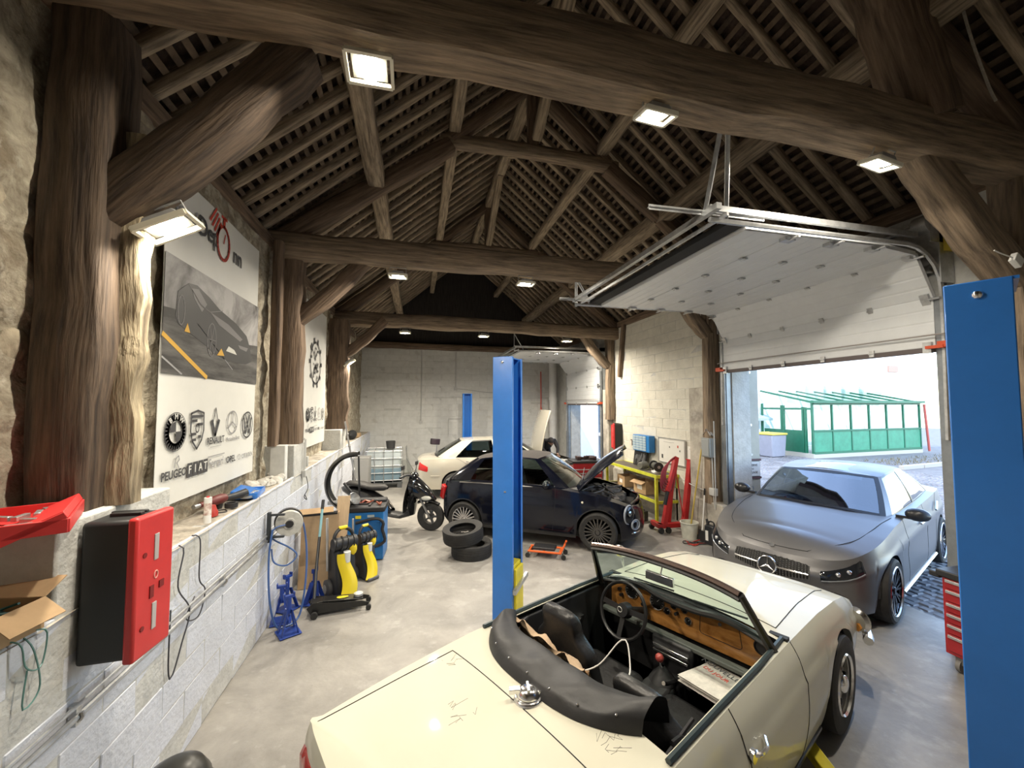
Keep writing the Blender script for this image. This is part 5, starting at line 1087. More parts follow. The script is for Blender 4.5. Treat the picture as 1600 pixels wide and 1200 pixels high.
def logos(t,Wf,sc_=1,col=INK):
    roundel(t,3.53,2.10,.135,Wf)
    I=Wf(3.83,2.11); b=B(); sh=[(-.095,.12),(0,.14),(.095,.12),(.10,-.02),(.07,-.10),(0,-.165),(-.07,-.10),(-.10,-.02)]; strok(b,sh,.016,I,.0008,True)
    for q in (([(-.08,.06),(-.01,.06)]),([(.01,.03),(.08,.03)]),([(-.08,-.045),(-.02,-.045)]),([(.02,-.07),(.06,-.07)]),([(-.08,.095),(.08,.095)]),([(-.06,-.09),(-.02,-.09)])): strok(b,q,.022,I,.0008)
    strok(b,circ(0,0,.026,10,.034),.01,I,.0008,True); b.build('logo_crest',col,t,smooth=0)['kind']='stuff'
    I=Wf(4.13,2.13); b=B(); strok(b,[(-.065,.03),(0,-.10),(.065,.03)],.034,I,.0008); strok(b,[(-.05,.0),(0,.14),(.05,.0)],.010,I,.0008); b.build('logo_diamond',col,t,smooth=0)['kind']='stuff'
    I=Wf(4.47,2.13); b=B(); strok(b,circ(0,0,.105,26),.012,I,.0008,True)
    for a in (90,210,330): strok(b,[(0,0),(.1*math.cos(R(a)),.1*math.sin(R(a)))],.014,I,.0008)
    b.build('logo_star',INKG,t,smooth=0)['kind']='stuff'
    I=Wf(4.82,2.09); b=B(); strok(b,circ(0,0,.13,28),.014,I,.0008,True); strok(b,[(-.05,.10),(0,.01),(.05,.10)],.022,I,.0008); strok(b,[(-.095,.07),(-.05,-.09),(0,.0),(.05,-.09),(.095,.07)],.022,I,.0008); b.build('logo_letters_badge',col,t,smooth=0)['kind']='stuff'
    for s,sz,y,z,m,sx,bo in (('RENAULT',.085,4.15,1.985,col,.85,.001),('Mercedes-Benz',.055,4.49,1.975,INKG,.85,0),('PEUGEOT',.085,3.56,1.79,col,1,.002),('Ferrari',.11,4.17,1.79,INKG,.9,.001),('OPEL',.085,4.46,1.78,col,1,.001),('CITROEN',.065,4.84,1.775,INKG,1,0)): text(s,sz,Wf(y,z),m,'lettering',t,.0006,sx,bo)
    b=B(); I=Wf(3.86,1.79); 
    for i in range(4): b.prism([(-.155+.08*i,-.055),(-.083+.08*i,-.055),(-.083+.08*i,.055),(-.155+.08*i,.055)],I,.0008)
    b.build('logo_squares',col,t,smooth=0)['kind']='stuff'
    for i,ch in enumerate('FIAT'): text(ch,.09,Wf(3.86-.119+.08*i,1.79)@Matrix.Translation((0,0,.001)),VIN_W,'lettering',t,.0006,1,.001)
    b=B(); I=Wf(3.56,1.87); strok(b,[(-.03,-.03),(-.02,.03),(.02,.05),(.03,.02),(.0,.0),(.03,-.04)],.010,I,.0008); I=Wf(4.17,1.855); strok(b,[(-.15,0),(.15,0)],.008,I,.0008); I=Wf(4.15,1.935); strok(b,[(-.10,0),(.10,0)],.004,I,.0008); I=Wf(4.64,1.78); strok(b,circ(0,0,.025,12),.006,I,.0008,True); b.build('logo_details',INKG,t,smooth=0)['kind']='stuff'
logos(p1,lambda y,z:W(y,z,.001))
p2=thing('engine_banner','white banner with a round black engine emblem between the second and third posts','banner',(-1.715,6.9,1.6))
sheet(p2,1.55,2.4,VIN_W)
def W2(y,z,e=.0105): return Matrix.Translation((e,0,0))@framed((0,y-6.9,z-1.6),(0,1,0),(0,0,1))
I=W2(7.62,3.02); b=B(); r=random.Random(6); strok(b,circ(0,0,.36,28),.03,I,.001,True)
for i in range(26): a=r.uniform(0,6.28); q=r.uniform(.05,.32); strok(b,[(q*math.cos(a),q*math.sin(a)),(q*math.cos(a)+r.uniform(-.12,.12),q*math.sin(a)+r.uniform(-.12,.12))],r.uniform(.02,.05),I,.001)
for i in range(10): a=2*PI*i/10; strok(b,[(.36*math.cos(a),.36*math.sin(a)),(.43*math.cos(a),.43*math.sin(a))],.07,I,.001)
b.build('engine_emblem',INK,p2,smooth=0)['kind']='stuff'
def W2l(y,z): return W2(7.0+(y-3.32)*.82,1.72+(z-1.6)*.82)@Matrix.Scale(.82,4)
logos(p2,W2l)
p3=thing('far_banner','narrow white banner on the far left wall beyond the third post','banner',(-1.715,9.9,1.55)); sheet(p3,1.2,1.3,VIN_W)
b=B(); b.prism([(0,1.28),(1.2,1.28),(1.2,2.2),(0,2.2)],Matrix.Translation((.0,0,0))@framed((0,0,0),(0,1,0),(0,0,1)),.004); b.build('printed_photo',ROADM,p3,smooth=0)
for s,z,y in (('RENAULT',.62,.35),('OPEL FIAT',.40,.6),('PEUGEOT',.62,.85)): text(s,.08,Matrix.Translation((.0105,0,0))@framed((0,y,z),(0,1,0),(0,0,1)),INK,'lettering',p3,.0006)
# ============================================================ pipes, sockets and the things along the left wall
pp=thing('wall_conduit','galvanised twin pipes clipped along the white block wall','pipe',(-1.44,-.4,.92))
for z,rr_ in ((0,.014),(.05,.009)): b=B(); b.tube([(0,0,z),(.003,2,z),(0,5.4,z+.01)],rr_); b.build('pipe',STEEL,pp)
for y in (2.65,4.05,5.15): b=B(); b.box((-.01,y,.01),(.03,.03,.09)); b.tube([(0,y,-.02),(.015,y,-.01),(.02,y,.0),(.015,y,.02)],.008,6); b.build('pipe_clip',STEEL,pp)
sk_=thing('socket_box','grey socket box with cables on the second white pier','socket',(-1.46,5.95,1.38))
b=B(); b.box((.02,0,0),(.05,.10,.09)); b.box((.02,.12,.14),(.03,.05,.14)); b.build('box_body',MATS['grey_pvc'],sk_,bev=.006)
for dy in (-.02,.03): b=B(); b.tube(cr([(.02,dy,.02),(.02,dy,.40),(.01,dy,.46),(-.1,dy+.05,.47)],12),.008,6); b.build('cable_duct',MATS['grey_pvc'],sk_)
b=B(); b.tube(cr([(.04,0,-.03),(.06,.03,-.2),(.03,-.03,-.3),(.05,.04,-.36),(.03,0,-.28)],20),.005,5); b.build('cable',BLACK,sk_)
def extinguisher(label,loc,rz,grp=None,op=8,s=1):
    t=thing('extinguisher_box',label,'box',loc,rz)   # local: back at x=0, door at +x
    w_,h_,d_=.22*s,.66*s,.22*s
    b=B(); b.box((d_/2,0,h_/2),(d_,w_,h_)); b.build('box_body',flat('box_black',(.015,.017,.018),.5),t,bev=.018)
    b=B(); b.box((d_*.55,0,h_+.006),(d_*.6,.03,.022)); b.box((d_*.45,w_*.3,h_+.004),(d_*.7,.02,.015)); b.build('top_rib',MATS['box_black'],t,bev=.004)
    M=Matrix.Translation((d_+.012,w_/2,0))@Matrix.Rotation(R(-op),4,'Z'); b=B(); b.box((.012,-w_/2-.004,h_/2),(.045,w_+.03,h_+.02)); b.xf(M); d=b.build('door',REDPL,t,bev=.012)
    for z in (.16*s,.50*s): b=B(); b.box((.036,-w_*.52,z),(.006,.028,.13*s)); b.xf(M); b.build('window_slot',flat('slot_grey',(.45,.42,.42),.2),d,bev=.002)
    for z in (.13*s,.48*s): b=B(); b.cyl((.034,-w_*.86,z),(.038,-w_*.86,z),.012,n=14); b.xf(M); b.build('rivet',flat('dark_red',(.20,.01,.01),.5),d)
    b=B(); b.box((.036,-w_*.62,.285*s),(.006,.025,.06*s)); b.box((.036,-w_*.32,.30*s),(.006,.03,.035*s)); b.xf(M); b.build('latch_recess',MATS['dark_red'],d)
    b=B(); b.tube([M@Vector((.036,-w_*.5+.012*math.cos(a),.36*s+.018*math.sin(a*1.0))) for a in [i*PI/5 for i in range(11)]],.003,5); b.build('flame_mark',flat('mark_pink',(.8,.4,.35),.6),d)
    b=B(); b.box((d_-.004,0,h_/2),(.012,w_*.88,h_*.92)); b.build('inner_red',REDPL,t)
    return t
extinguisher('black and red plastic box hung on the left wall beside the nearest post',(-1.465,2.35,1.13),R(2),s=.96)
extinguisher('black and red plastic box hung on the far right wall above the workbench',(5.09,9.42,1.18),R(180),s=.95,op=25)
def tray(name,label,loc,rz,m,w_=.40,d_=.30,h_=.06,op=20,inner=None,cat='toolbox'):
    t=thing(name,label,cat,loc,rz)
    b=B(); b.box((0,0,.004),(w_,d_,.008)); 
    for x,y,a,c in ((0,d_/2,w_,.01),(0,-d_/2,w_,.01),(w_/2,0,.01,d_),(-w_/2,0,.01,d_)): b.box((x,y,h_/2),(a,c,h_))
    b.build('case_base',m,t,bev=.003)
    M=Matrix.Translation((0,d_/2,h_))@Matrix.Rotation(R(op),4,'X'); b=B(); b.box((0,-d_/2,h_*.55),(w_,d_,.008))
    for x,y,a,c in ((0,-.005,w_,.01),(0,-d_+.005,w_,.01),(w_/2,-d_/2,.01,d_),(-w_/2,-d_/2,.01,d_)): b.box((x,y,h_*.3),(a,c,h_*.5))
    b.xf(M); b.build('case_lid',m,t,bev=.003)
    b=B(); r=random.Random(int(w_*1000))
    for i in range(7): b.box((r.uniform(-.35,.35)*w_,r.uniform(-.3,.3)*d_,h_*.6),(r.uniform(.06,.16),.02,.02),(0,0,r.uniform(0,3)))
    b.build('tool_inserts',inner or STEEL,t,bev=.002)['kind']='stuff'; return t
tray('open_tool_case','red plastic tool case lying half open on the near white pier',(-1.55,2.08,1.80),R(-62),REDPL,.42,.30,.055,26)
tray('blue_tool_case','blue tool case propped open on the wall ledge',(-1.60,4.52,1.405),R(97),BLUEL,.34,.22,.05,16)
cb=thing('open_carton','open cardboard carton with cables in the wall niche at far left','carton',(-1.59,1.98,1.405),R(-8))
b=B()
for x,y,a,c in ((0,.10,.26,.006),(0,-.10,.26,.006),(.13,0,.006,.2),(-.13,0,.006,.2)): b.box((x,y,.06),(a,c,.12))
b.box((0,0,.003),(.26,.2,.006)); b.build('carton_body',CARD,cb)
for y,a in ((-.10,45),(.10,-150)): b=B(); b.box((0,-.05,0),(.26,.10,.004)); b.xf(Matrix.Translation((0,y,.12))@Matrix.Rotation(R(a),4,'X')); b.build('flap',CARD,cb)
b=B(); b.box((0,0,0),(.10,.2,.004)); b.xf(Matrix.Translation((.17,0,.09))@Matrix.Rotation(R(38),4,'Y')); b.build('flap',CARD,cb)
b=B(); r=random.Random(3); 
for i in range(4): b.tube(cr([(r.uniform(-.1,.1),r.uniform(-.07,.07),r.uniform(.04,.12)) for q in range(6)],24),.005,5)
b.build('cables',flat('cable_teal',(.02,.10,.10),.5),cb)
b=B(); b.box((-.02,-.02,.05),(.1,.08,.06),(0,0,.3)); b.build('green_pack',flat('pack_green',(.35,.55,.03),.5),cb,bev=.01)
ca=thing('hanging_wire','thin green wires dangling over the niche edge at far left','wire',(-1.46,1.95,1.40))
b=B(); b.tube(cr([(-.05,-.02,.02),(.02,0,.0),(.03,.02,-.10),(.02,.10,-.14),(.02,.12,-.02),(.01,.08,.01)],24),.003,5); b.tube(cr([(-.03,.06,.01),(.02,.06,-.05),(.02,.10,-.22),(.02,.03,-.26),(.02,.04,-.12)],24),.003,5); b.build('wire',flat('wire_green',(.10,.22,.2),.5),ca)
# tools on the ledge
hg=thing('heat_gun','dark red heat gun lying on the wall ledge by the banner','tool',(-1.68,4.02,1.47),R(75))
b=B(); b.lathe([(0,-.16),(.022,-.16),(.024,-.06),(.04,-.03),(.045,.08),(.035,.12),(0,.12)],ax='X',n=18); b.build('gun_body',flat('tool_maroon',(.13,.02,.018),.45),hg); b=B(); b.box((.06,0,-.05),(.05,.04,.10),(0,R(20),0)); b.build('handle',BLACK,hg,bev=.012); b=B(); b.cyl((-.22,0,0),(-.15,0,0),.018); b.build('nozzle',STEEL,hg)
gr_=thing('angle_grinder','black power grinder resting behind the red tools on the ledge','tool',(-1.62,4.25,1.435),R(60))
b=B(); b.tube([(-.14,0,.02),(0,0,.02),(.12,0,.03)],[.028,.032,.04],12); b.build('tool_body',BLACK,gr_); b=B(); b.cyl((.13,0,.0),(.13,0,-.02),.055,n=20); b.build('disc_guard',STEEL,gr_)
tb=thing('sealant_tube','white sealant cartridge standing on the ledge edge','cartridge',(-1.525,3.55,1.405))
b=B(); b.cyl((0,0,0),(0,0,.19),.025,n=18); b.build('cartridge_body',WHITEP,tb); b=B(); b.cyl((0,0,.06),(0,0,.15),.0256,n=18); b.build('printed_label',mat('label_redwhite',(.6,.15,.10),.6,var=.5,scale=25,col2=(.8,.75,.7)),tb); b=B(); b.cyl((0,0,.19),(0,0,.2),.012,.008); b.build('cap',REDPL,tb)
dr=thing('cordless_tool','red and black cordless charger on the ledge behind the red box','tool',(-1.60,2.98,1.40),R(70))
b=B(); b.box((0,0,.035),(.20,.13,.06)); b.build('tool_base',REDPL,dr,bev=.01); b=B(); b.box((-.02,0,.09),(.16,.07,.05),(0,R(-14),0)); b.cyl((.06,0,.05),(.09,0,.13),.03); b.build('tool_body',BLACK,dr,bev=.01)
bt=thing('aerosol_can','black aerosol can standing behind the red door of the near box','can',(-1.66,2.92,1.80)); b=B(); b.cyl((0,0,0),(0,0,.13),.028,n=18); b.build('can_body',BLACK,bt); b=B(); b.cyl((0,0,.13),(0,0,.155),.022,.014); b.build('cap',flat('cap_grey',(.12,.12,.12),.5),bt)
rm=thing('orbital_sander','small red sander with grey cord on the ledge','tool',(-1.60,3.78,1.40)); b=B(); b.lathe([(0,.09),(.03,.085),(.04,.05),(.05,.03),(.05,.0),(0,0)],n=18); b.build('tool_body',flat('tool_red',(.38,.03,.02),.4),rm); b=B(); b.tube(cr([(.04,0,.02),(.08,.08,.01),(.02,.16,.01),(-.04,.08,.01)],16),.005,5); b.build('cord',BLACK,rm)
tp=thing('tape_roll','black roll of tape lying on the ledge near the blue case','tape',(-1.56,4.05,1.402)); b=B(); b.lathe([(.035,0),(.05,0),(.05,.04),(.035,.04)],n=24,closed=True); b.build('roll',BLACK,tp)
for nm,lb,y,pts in (('power_lead','black lead hanging in a long loop below the ledge tools',3.05,[(0,0,.0),(.03,.0,-.04),(.02,-.03,-.25),(.03,.10,-.45),(.03,.02,-.62),(.02,-.06,-.78),(.02,-.10,-.70),(.03,-.12,-.35)]),('power_lead','thin dark lead hanging from the ledge under the red charger',3.25,[(-.02,0,.0),(.03,.0,-.03),(.02,.03,-.30),(.02,.12,-.42),(.03,.02,-.55),(.02,-.12,-.5),(.02,-.02,-.4)])):
    l=thing(nm,lb,'lead',(-1.465,y,1.40)); b=B(); b.tube(cr(pts,40),.0045,5); b.build('lead',flat('lead_grey',(.05,.05,.06),.5),l)
# hose reel
hr=thing('hose_reel','wall mounted air hose reel with blue hose looping to the floor','hose reel',(-1.44,4.70,1.06))
b=B(); b.box((.01,-.10,.0),(.03,.05,.30)); b.box((.08,-.1,.12),(.15,.03,.02)); b.box((.08,-.1,-.10),(.15,.03,.02)); b.build('bracket',flat('bracket_dark',(.04,.045,.05),.5,.4),hr,bev=.005)
M=Matrix.Translation((.17,.0,.0))@Matrix.Rotation(R(18),4,'Z'); b=B(); b.lathe([(0,-.03),(.055,-.03),(.06,-.02),(.125,-.015),(.13,.0),(.125,.07),(0,.07)],ax='Y',n=36); b.xf(M); b.build('drum_side',mat('drum_clear',(.50,.49,.45),.3,var=.15,scale=18),hr)
b=B(); b.lathe([(0,-.05),(.035,-.05),(.04,-.028)],ax='Y',n=24); b.xf(M); b.build('hub',BLACK,hr); b=B(); b.lathe([(.10,.08),(.138,.06),(.138,.12),(0,.13)],ax='Y',n=30); b.xf(M); b.build('rear_guard',BLACK,hr)
HB=flat('hose_blue',(.06,.13,.34),.4); 
b=B(); b.tube(cr([(.05,-.12,-.02),(.03,-.14,-.3),(.04,-.12,-.7),(.08,-.05,-1.0),(.16,.0,-1.045),(.26,.10,-1.0),(.30,.16,-.7),(.30,.18,-.35),(.27,.14,-.05),(.22,.10,.02)],80),.010,6); b.build('hose',HB,hr)
b=B(); b.tube(cr([(.16,-.04,.0),(.06,-.08,-.02),(.04,-.08,-.12),(.18,.0,-.25),(.24,.04,-.35),(.16,-.02,-.42),(.06,-.08,-.36),(.04,-.10,-.22)],50),.008,6); b.build('hose',HB,hr)
# floor clutter along the wall
for i,(x,y,rz,lb) in enumerate(((-1.36,4.84,10,'nearest blue axle stand against the left wall under the hose reel'),(-1.38,5.10,60,'blue axle stand behind the nearest one, against the left wall'),(-1.22,4.58,30,'blue axle stand beside the trolley jack tail'),(-1.12,5.20,80,'farthest blue axle stand by the foot of the carton'))):
    t=thing('axle_stand',lb,'axle stand',(x,y,0),R(rz),group='blue axle stands')
    for q in range(4):
        a=R(45+90*q); b=B(); p0=Vector((math.cos(a)*.11,math.sin(a)*.11,.0)); p1=Vector((math.cos(a)*.03,math.sin(a)*.03,.24)); b.box(*_seg(p0,p1,.045,.008)); b.build('leg',mat('stand_blue',(.015,.045,.25),.4,var=.2),t)
    b=B(); b.box((0,0,.012),(.2,.2,.012)); b.v=b.v; b.build('base_ring',MATS['stand_blue'],t,bev=.003)
    b=B(); b.cyl((0,0,.20),(0,0,.36),.022,n=10); b.build('ratchet_post',MATS['stand_blue'],t); b=B(); b.box((0,0,.365),(.10,.035,.025)); b.box((.045,0,.385),(.012,.035,.03)); b.box((-.045,0,.385),(.012,.035,.03)); b.build('saddle',MATS['stand_blue'],t)
jk=thing('trolley_jack','low black trolley jack with long blue-green handle on the floor by the left wall','jack',(-.79,4.97,0),R(6))
JB=mat('jack_black',(.014,.014,.014),.3,var=.2,scale=20)
for s_ in (.085,-.085): b=B(); b.prism([(-.30,.03),(.28,.045),(.30,.075),(.22,.10),(-.05,.12),(-.28,.15),(-.34,.10)],framed((0,s_+.006,0),(1,0,0),(0,0,1)),.012); b.build('side_plate',JB,jk)
b=B(); b.box((.02,0,.125),(.42,.13,.02),(0,R(4),0)); b.box((-.22,0,.10),(.18,.13,.09)); b.build('deck',JB,jk,bev=.005); b=B(); b.ball((-.02,0,.137),(.10,.03,.003),12); b.build('yellow_label',YEL,jk)
b=B(); b.cyl((.18,0,.13),(.18,0,.155),.05,n=20); b.build('saddle_cup',STEEL,jk)
for x,y,rr_ in ((.29,.10,.028),(.29,-.10,.028),(-.26,.13,.035),(-.26,-.13,.035)): b=B(); b.cyl((x,y-.018,rr_),(x,y+.018,rr_),rr_,n=16); b.build('wheel',RUBBER,jk)
b=B(); b.tube([(-.28,.04,.14),(-.285,.25,.45),(-.28,.42,.70)],.016,10); b.build('handle_lower',flat('handle_black',(.02,.02,.02),.4),jk); b=B(); b.tube([(-.28,.42,.70),(-.27,.56,1.0)],.015,10); b.build('handle_upper',flat('handle_teal',(.22,.42,.45),.4),jk); b=B(); b.tube([(-.27,.56,1.0),(-.265,.61,1.10)],.019,10); b.build('grip',BLACK,jk)
ct=thing('tall_carton','tall brown cardboard carton leaning on the left wall behind the trolley jack','carton',(-1.18,5.74,0),R(6))
b=B(); b.box((0,0,.45),(.44,.14,.88),(R(-4),0,0)); b.build('carton_body',CARD,ct); b=B(); b.box((0,-.08,.20),(.47,.03,.40),(R(-10),0,0)); b.build('lower_flap',CARD,ct); b=B(); b.box((-.05,-.02,.93),(.40,.10,.006),(R(28),0,R(6))); b.build('flap',CARD,ct); b=B(); b.box((0,-.0,.885),(.40,.10,.02)); b.build('dark_opening',BLACKM,ct)
pw_=thing('plywood_offcut','pale plywood offcut leaning on the carton by the left wall','board',(-.96,5.88,0),R(20)); b=B(); b.box((0,0,.53),(.16,.012,1.06),(R(-5),R(5),0)); b.build('board',mat('ply_pale',(.50,.36,.22),.8,var=.1,stretch=(5,5,.6)),pw_)
def washer(x,y,rz,s,label):
    t=thing('pressure_washer',label,'pressure washer',(x,y,0),R(rz),group='yellow pressure washers'); KY=flat('washer_yellow',(.78,.60,.02),.35)
    b=B(); prof=[(.10,.60),(.13,.50),(.16,.30),(.22,.10),(.20,.03),(-.06,.03),(-.12,.18),(-.13,.45),(-.06,.62)]
    b.prism([(p[0]*s,p[1]*s) for p in prof],framed((0,.12*s,0),(1,0,0),(0,0,1)),.24*s); b.build('body',flat('washer_black',(.022,.022,.024),.45),t,bev=.03*s)
    b=B(); b.grid(lambda u,v:((.145+.105*(1-v)**1.6+.02*math.sin(PI*u)+.012)*s,(-.10+.20*u+.05*math.sin(PI*1.5*v)-.03)*s*(1-.35*v),(.04+.50*v)*s),10,14); b.build('yellow_shell',KY,t,smooth=70); b=B(); b.ball((.10*s,.09*s,.56*s),(.07*s,.05*s,.09*s),14); b.build('yellow_cap',KY,t)
    b=B(); b.tube(cr([(.08*s,-.10*s,.50*s),(.05*s,-.11*s,.72*s),(.02*s,0,.80*s),(.05*s,.11*s,.72*s),(.08*s,.10*s,.50*s)],24),.022*s,8); b.build('handle',flat('washer_black',(.02,.02,.02),.4),t); b=B(); b.tube([(.02*s+.005,-.05*s,.80*s),(.02*s+.005,.05*s,.80*s)],.024*s,8); b.build('grip',KY,t)
    b=B(); b.cyl((.08*s,-.14*s,.63*s),(.08*s,.14*s,.63*s),.075*s,n=20); b.build('hose_drum',BLACK,t); b=B(); b.tube([(.08*s+.082*s*math.cos(i*.6),-.12*s+.24*s*i/36,.63*s+.082*s*math.sin(i*.6)) for i in range(37)],.009*s,5); b.build('hose',BLACK,t)
    for sy in (1,-1): b=B(); b.lathe([(0,sy*.17*s),(.06*s,sy*.175*s),(.085*s,sy*.165*s),(.10*s,sy*.16*s),(.10*s,sy*.12*s)],c=(-.04*s,0,.10*s),ax='Y',n=24); w0=b.build('wheel',flat('wheel_grey',(.07,.07,.075),.5),t); b=B(); b.cyl((-.04*s,sy*.170*s,.10*s),(-.04*s,sy*.178*s,.10*s),.05*s,n=18); b.build('hub',flat('hub_grey',(.25,.25,.26),.4),w0)
    b=B(); b.cyl((.15*s,0,.43*s),(.16*s,0,.55*s),.04*s,n=16); b.build('detergent_bottle',WHITEP,t); b=B(); b.tube([(-.06*s,-.14*s,.30*s),(-.08*s,-.15*s,.92*s)],.015*s,8); b.build('lance',ALU,t)
    b=B(); b.box((.23*s,0,.03*s),(.12*s,.2*s,.05*s)); b.build('front_foot',flat('foot_grey',(.10,.10,.11),.5),t,bev=.015); return t
washer(-.86,5.36,-58,1.0,'nearer yellow and black pressure washer, white bottle on its front')
washer(-.66,5.85,-50,.84,'farther yellow and black pressure washer, half hidden behind the nearer one')
# wheel balancer
wb_=thing('wheel_balancer','blue wheel balancer with black curved wheel guard','balancer',(-.74,6.62,0),R(-4))
b=B(); b.box((0,0,.36),(.62,.46,.70)); b.build('cabinet',BLUE2,wb_,bev=.01); b=B(); b.box((0,0,.745),(.66,.50,.08)); b.box((0,.14,.80),(.62,.16,.06)); b.build('weight_tray',BLACK,wb_,bev=.02)
for x,y,a,c in ((-.20,.0,.03,.26),(.10,0,.03,.26),(-.05,.0,.28,.02)): b=B(); b.box((x,-.08,.79),(a,c if c>.1 else .02,.03)); b.build('tray_divider',BLACK,wb_)
b=B(); r=random.Random(8)
for i in range(9): b.box((r.uniform(-.1,.25),r.uniform(-.18,.05),.81),(r.uniform(.05,.13),.02,.018),(r.uniform(-.4,.4),r.uniform(-.5,.5),r.uniform(0,3)))
b.build('pliers_and_weights',flat('copper_red',(.35,.10,.06),.4,.3),wb_)['kind']='stuff'
b=B(); b.lathe([(.02,.0),(.10,.12),(.09,.13)],c=(0,0,0),n=20); b.xf(Matrix.Translation((-.20,-.10,.83))@Euler((R(25),R(50),0)).to_matrix().to_4x4()); b.build('centring_cone',STEEL,wb_)
fr_=B(); fr_.tube(cr([(-.08,-.25,.56),(.20,-.27,.62),(.31,-.27,.56),(.30,-.27,.46),(.33,-.27,.36),(.33,-.27,.28),(.20,-.27,.22),(-.05,-.25,.24)],30),.022,8); fr_.build('front_frame',BLACK,wb_)
b=B(); b.box((.10,-.235,.42),(.34,.02,.30)); b.build('front_panel',flat('panel_blue',(.015,.13,.38),.5),wb_)
b=B(); b.box((-.05,-.236,.64),(.08,.005,.045)); b.build('warning_label',YEL,wb_); b=B(); b.box((.13,-.236,.65),(.10,.005,.035)); b.build('type_plate',flat('plate_grey',(.35,.40,.40),.5),wb_)
for x in (-.31,.31):
    pass
b=B()
def guard(u,v): a=R(88+185*u); rr_=.43+.05*math.sin(PI*v); return (-.12+rr_*math.cos(a),.02+(-.10+.20*v),1.10+rr_*math.sin(a))
b.grid(guard,36,8); b.grid(lambda u,v:(lambda p:(p[0]*.97-.004,p[1],1.10+(p[2]-1.10)*.95))(guard(u,v)),36,8); b.build('wheel_guard',flat('guard_black',(.02,.02,.02),.3),wb_)
b=B(); b.tube([(-.11,.02,1.50),(-.10,.10,.78)],.014,8); b.tube([(-.32,.02,1.1),(-.12,.02,.84)],.02,8); b.build('guard_arm',BLACK,wb_); b=B(); b.cyl((-.55,.05,.80),(-.30,.05,.80),.03); b.cyl((-.42,.05,.80),(-.38,.05,.80),.07); b.build('spindle',STEEL,wb_)
# scooter
sc_=thing('scooter','black motor scooter with clear windscreen parked behind the wheel balancer','scooter',(-.97,8.15,0),R(-22)); SB=flat('scooter_black',(.010,.010,.011),.12,coat=.6)
for x,rr_ in ((0,.25),(1.36,.255)):
    b=B(); b.lathe([(.13,-.05),(.19,-.055),(.24,-.05),(rr_,-.02),(rr_,.02),(.24,.05),(.19,.055),(.13,.05)],c=(x,0,rr_),ax='Y',n=32,closed=True); w0=b.build('wheel',RUBBER,sc_)
    b=B(); b.lathe([(.05,-.04),(.06,.04)],c=(x,0,rr_),ax='Y',n=16)
    for q in range(5): a=2*PI*q/5; b.box(*_seg((x,0,rr_),(x+.14*math.cos(a),0,rr_+.14*math.sin(a)),.05,.03))
    b.lathe([(.125,-.05),(.14,-.045),(.14,.045),(.125,.05)],c=(x,0,rr_),ax='Y',n=28,closed=True); b.build('rim',flat('scooter_rim',(.10,.10,.10),.4,.5),w0)
def sect(name,S,m,n=14,caps=True):   # lofted sections: (x,z,halfw,halfh)
    b=B(); k=len(S)
    b.grid(lambda u,v:(lambda i,f:(lambda A,C:(A[0]+(C[0]-A[0])*f,(A[2]+(C[2]-A[2])*f)*math.cos(2*PI*v),A[1]+(C[1]-A[1])*f+(A[3]+(C[3]-A[3])*f)*math.sin(2*PI*v)))(S[i],S[min(i+1,k-1)]))(min(int(u*(k-1)+1e-9),k-1),u*(k-1)-min(int(u*(k-1)+1e-9),k-1)),(k-1)*2,n)
    return b.build(name,m,sc_,smooth=60)
sect('rear_body',[(-.42,.72,.01,.01),(-.36,.70,.07,.06),(-.1,.62,.13,.13),(.25,.52,.15,.16),(.5,.40,.13,.14),(.62,.32,.10,.06)],SB)
sect('seat',[(-.34,.80,.02,.01),(-.25,.81,.11,.05),(.0,.80,.14,.05),(.15,.76,.14,.05),(.28,.745,.14,.06),(.45,.75,.10,.06),(.52,.74,.03,.02)],flat('seat_black',(.022,.02,.019),.55))
sect('floorboard',[(.45,.30,.10,.05),(.6,.27,.15,.05),(.8,.25,.15,.05),(.95,.30,.12,.06),(1.05,.42,.08,.05)],flat('scooter_grey',(.03,.03,.03),.4))
b=B(); b.grid(lambda u,v:(1.02+.16*u-.10*(1-(2*v-1)**2)*-1*.4-(.10*abs(2*v-1)**2),(-1+2*v)*(.20-.06*u+.03*math.sin(PI*u)),.30+.62*u) if False else (.98+.10*u+.07*(1-(2*v-1)**2),(-1+2*v)*(.12+.12*math.sin(PI*min(1,u*.9+.1))),.28+.64*u),14,12); b.grid(lambda u,v:(.88+.10*u+.02*(1-(2*v-1)**2),(-1+2*v)*(.12+.10*math.sin(PI*min(1,u*.9+.1))),.32+.60*u),14,12); b.build('leg_shield',SB,sc_)
sect('nose_fairing',[(.98,.80,.16,.22),(1.10,.76,.17,.20),(1.24,.70,.14,.15),(1.38,.62,.08,.08),(1.46,.57,.02,.02)],SB)
for s_ in (1,-1): b=B(); b.ball((1.30,s_*.10,.60),(.10,.045,.045),14); b.build('headlamp',flat('lamp_pale',(.55,.55,.5),.1),sc_)
sect('front_mudguard',[(1.12,.50,.05,.03),(1.25,.545,.07,.03),(1.38,.54,.07,.03),(1.52,.48,.05,.02)],SB)
for s_ in (1,-1): b=B(); b.tube([(1.16,s_*.075,.62),(1.36,s_*.075,.255)],.022,8); b.build('fork_leg',flat('fork_silver',(.35,.35,.35),.3,.8),sc_)
b=B(); b.tube(cr([(.90,.34,.99),(.98,.20,1.02),(1.05,0,.98),(.98,-.20,1.02),(.90,-.34,.99)],20),.02,8); b.build('handlebar',BLACK,sc_); b=B(); b.ball((1.03,0,.98),(.09,.12,.07),12); b.build('instrument_pod',SB,sc_)
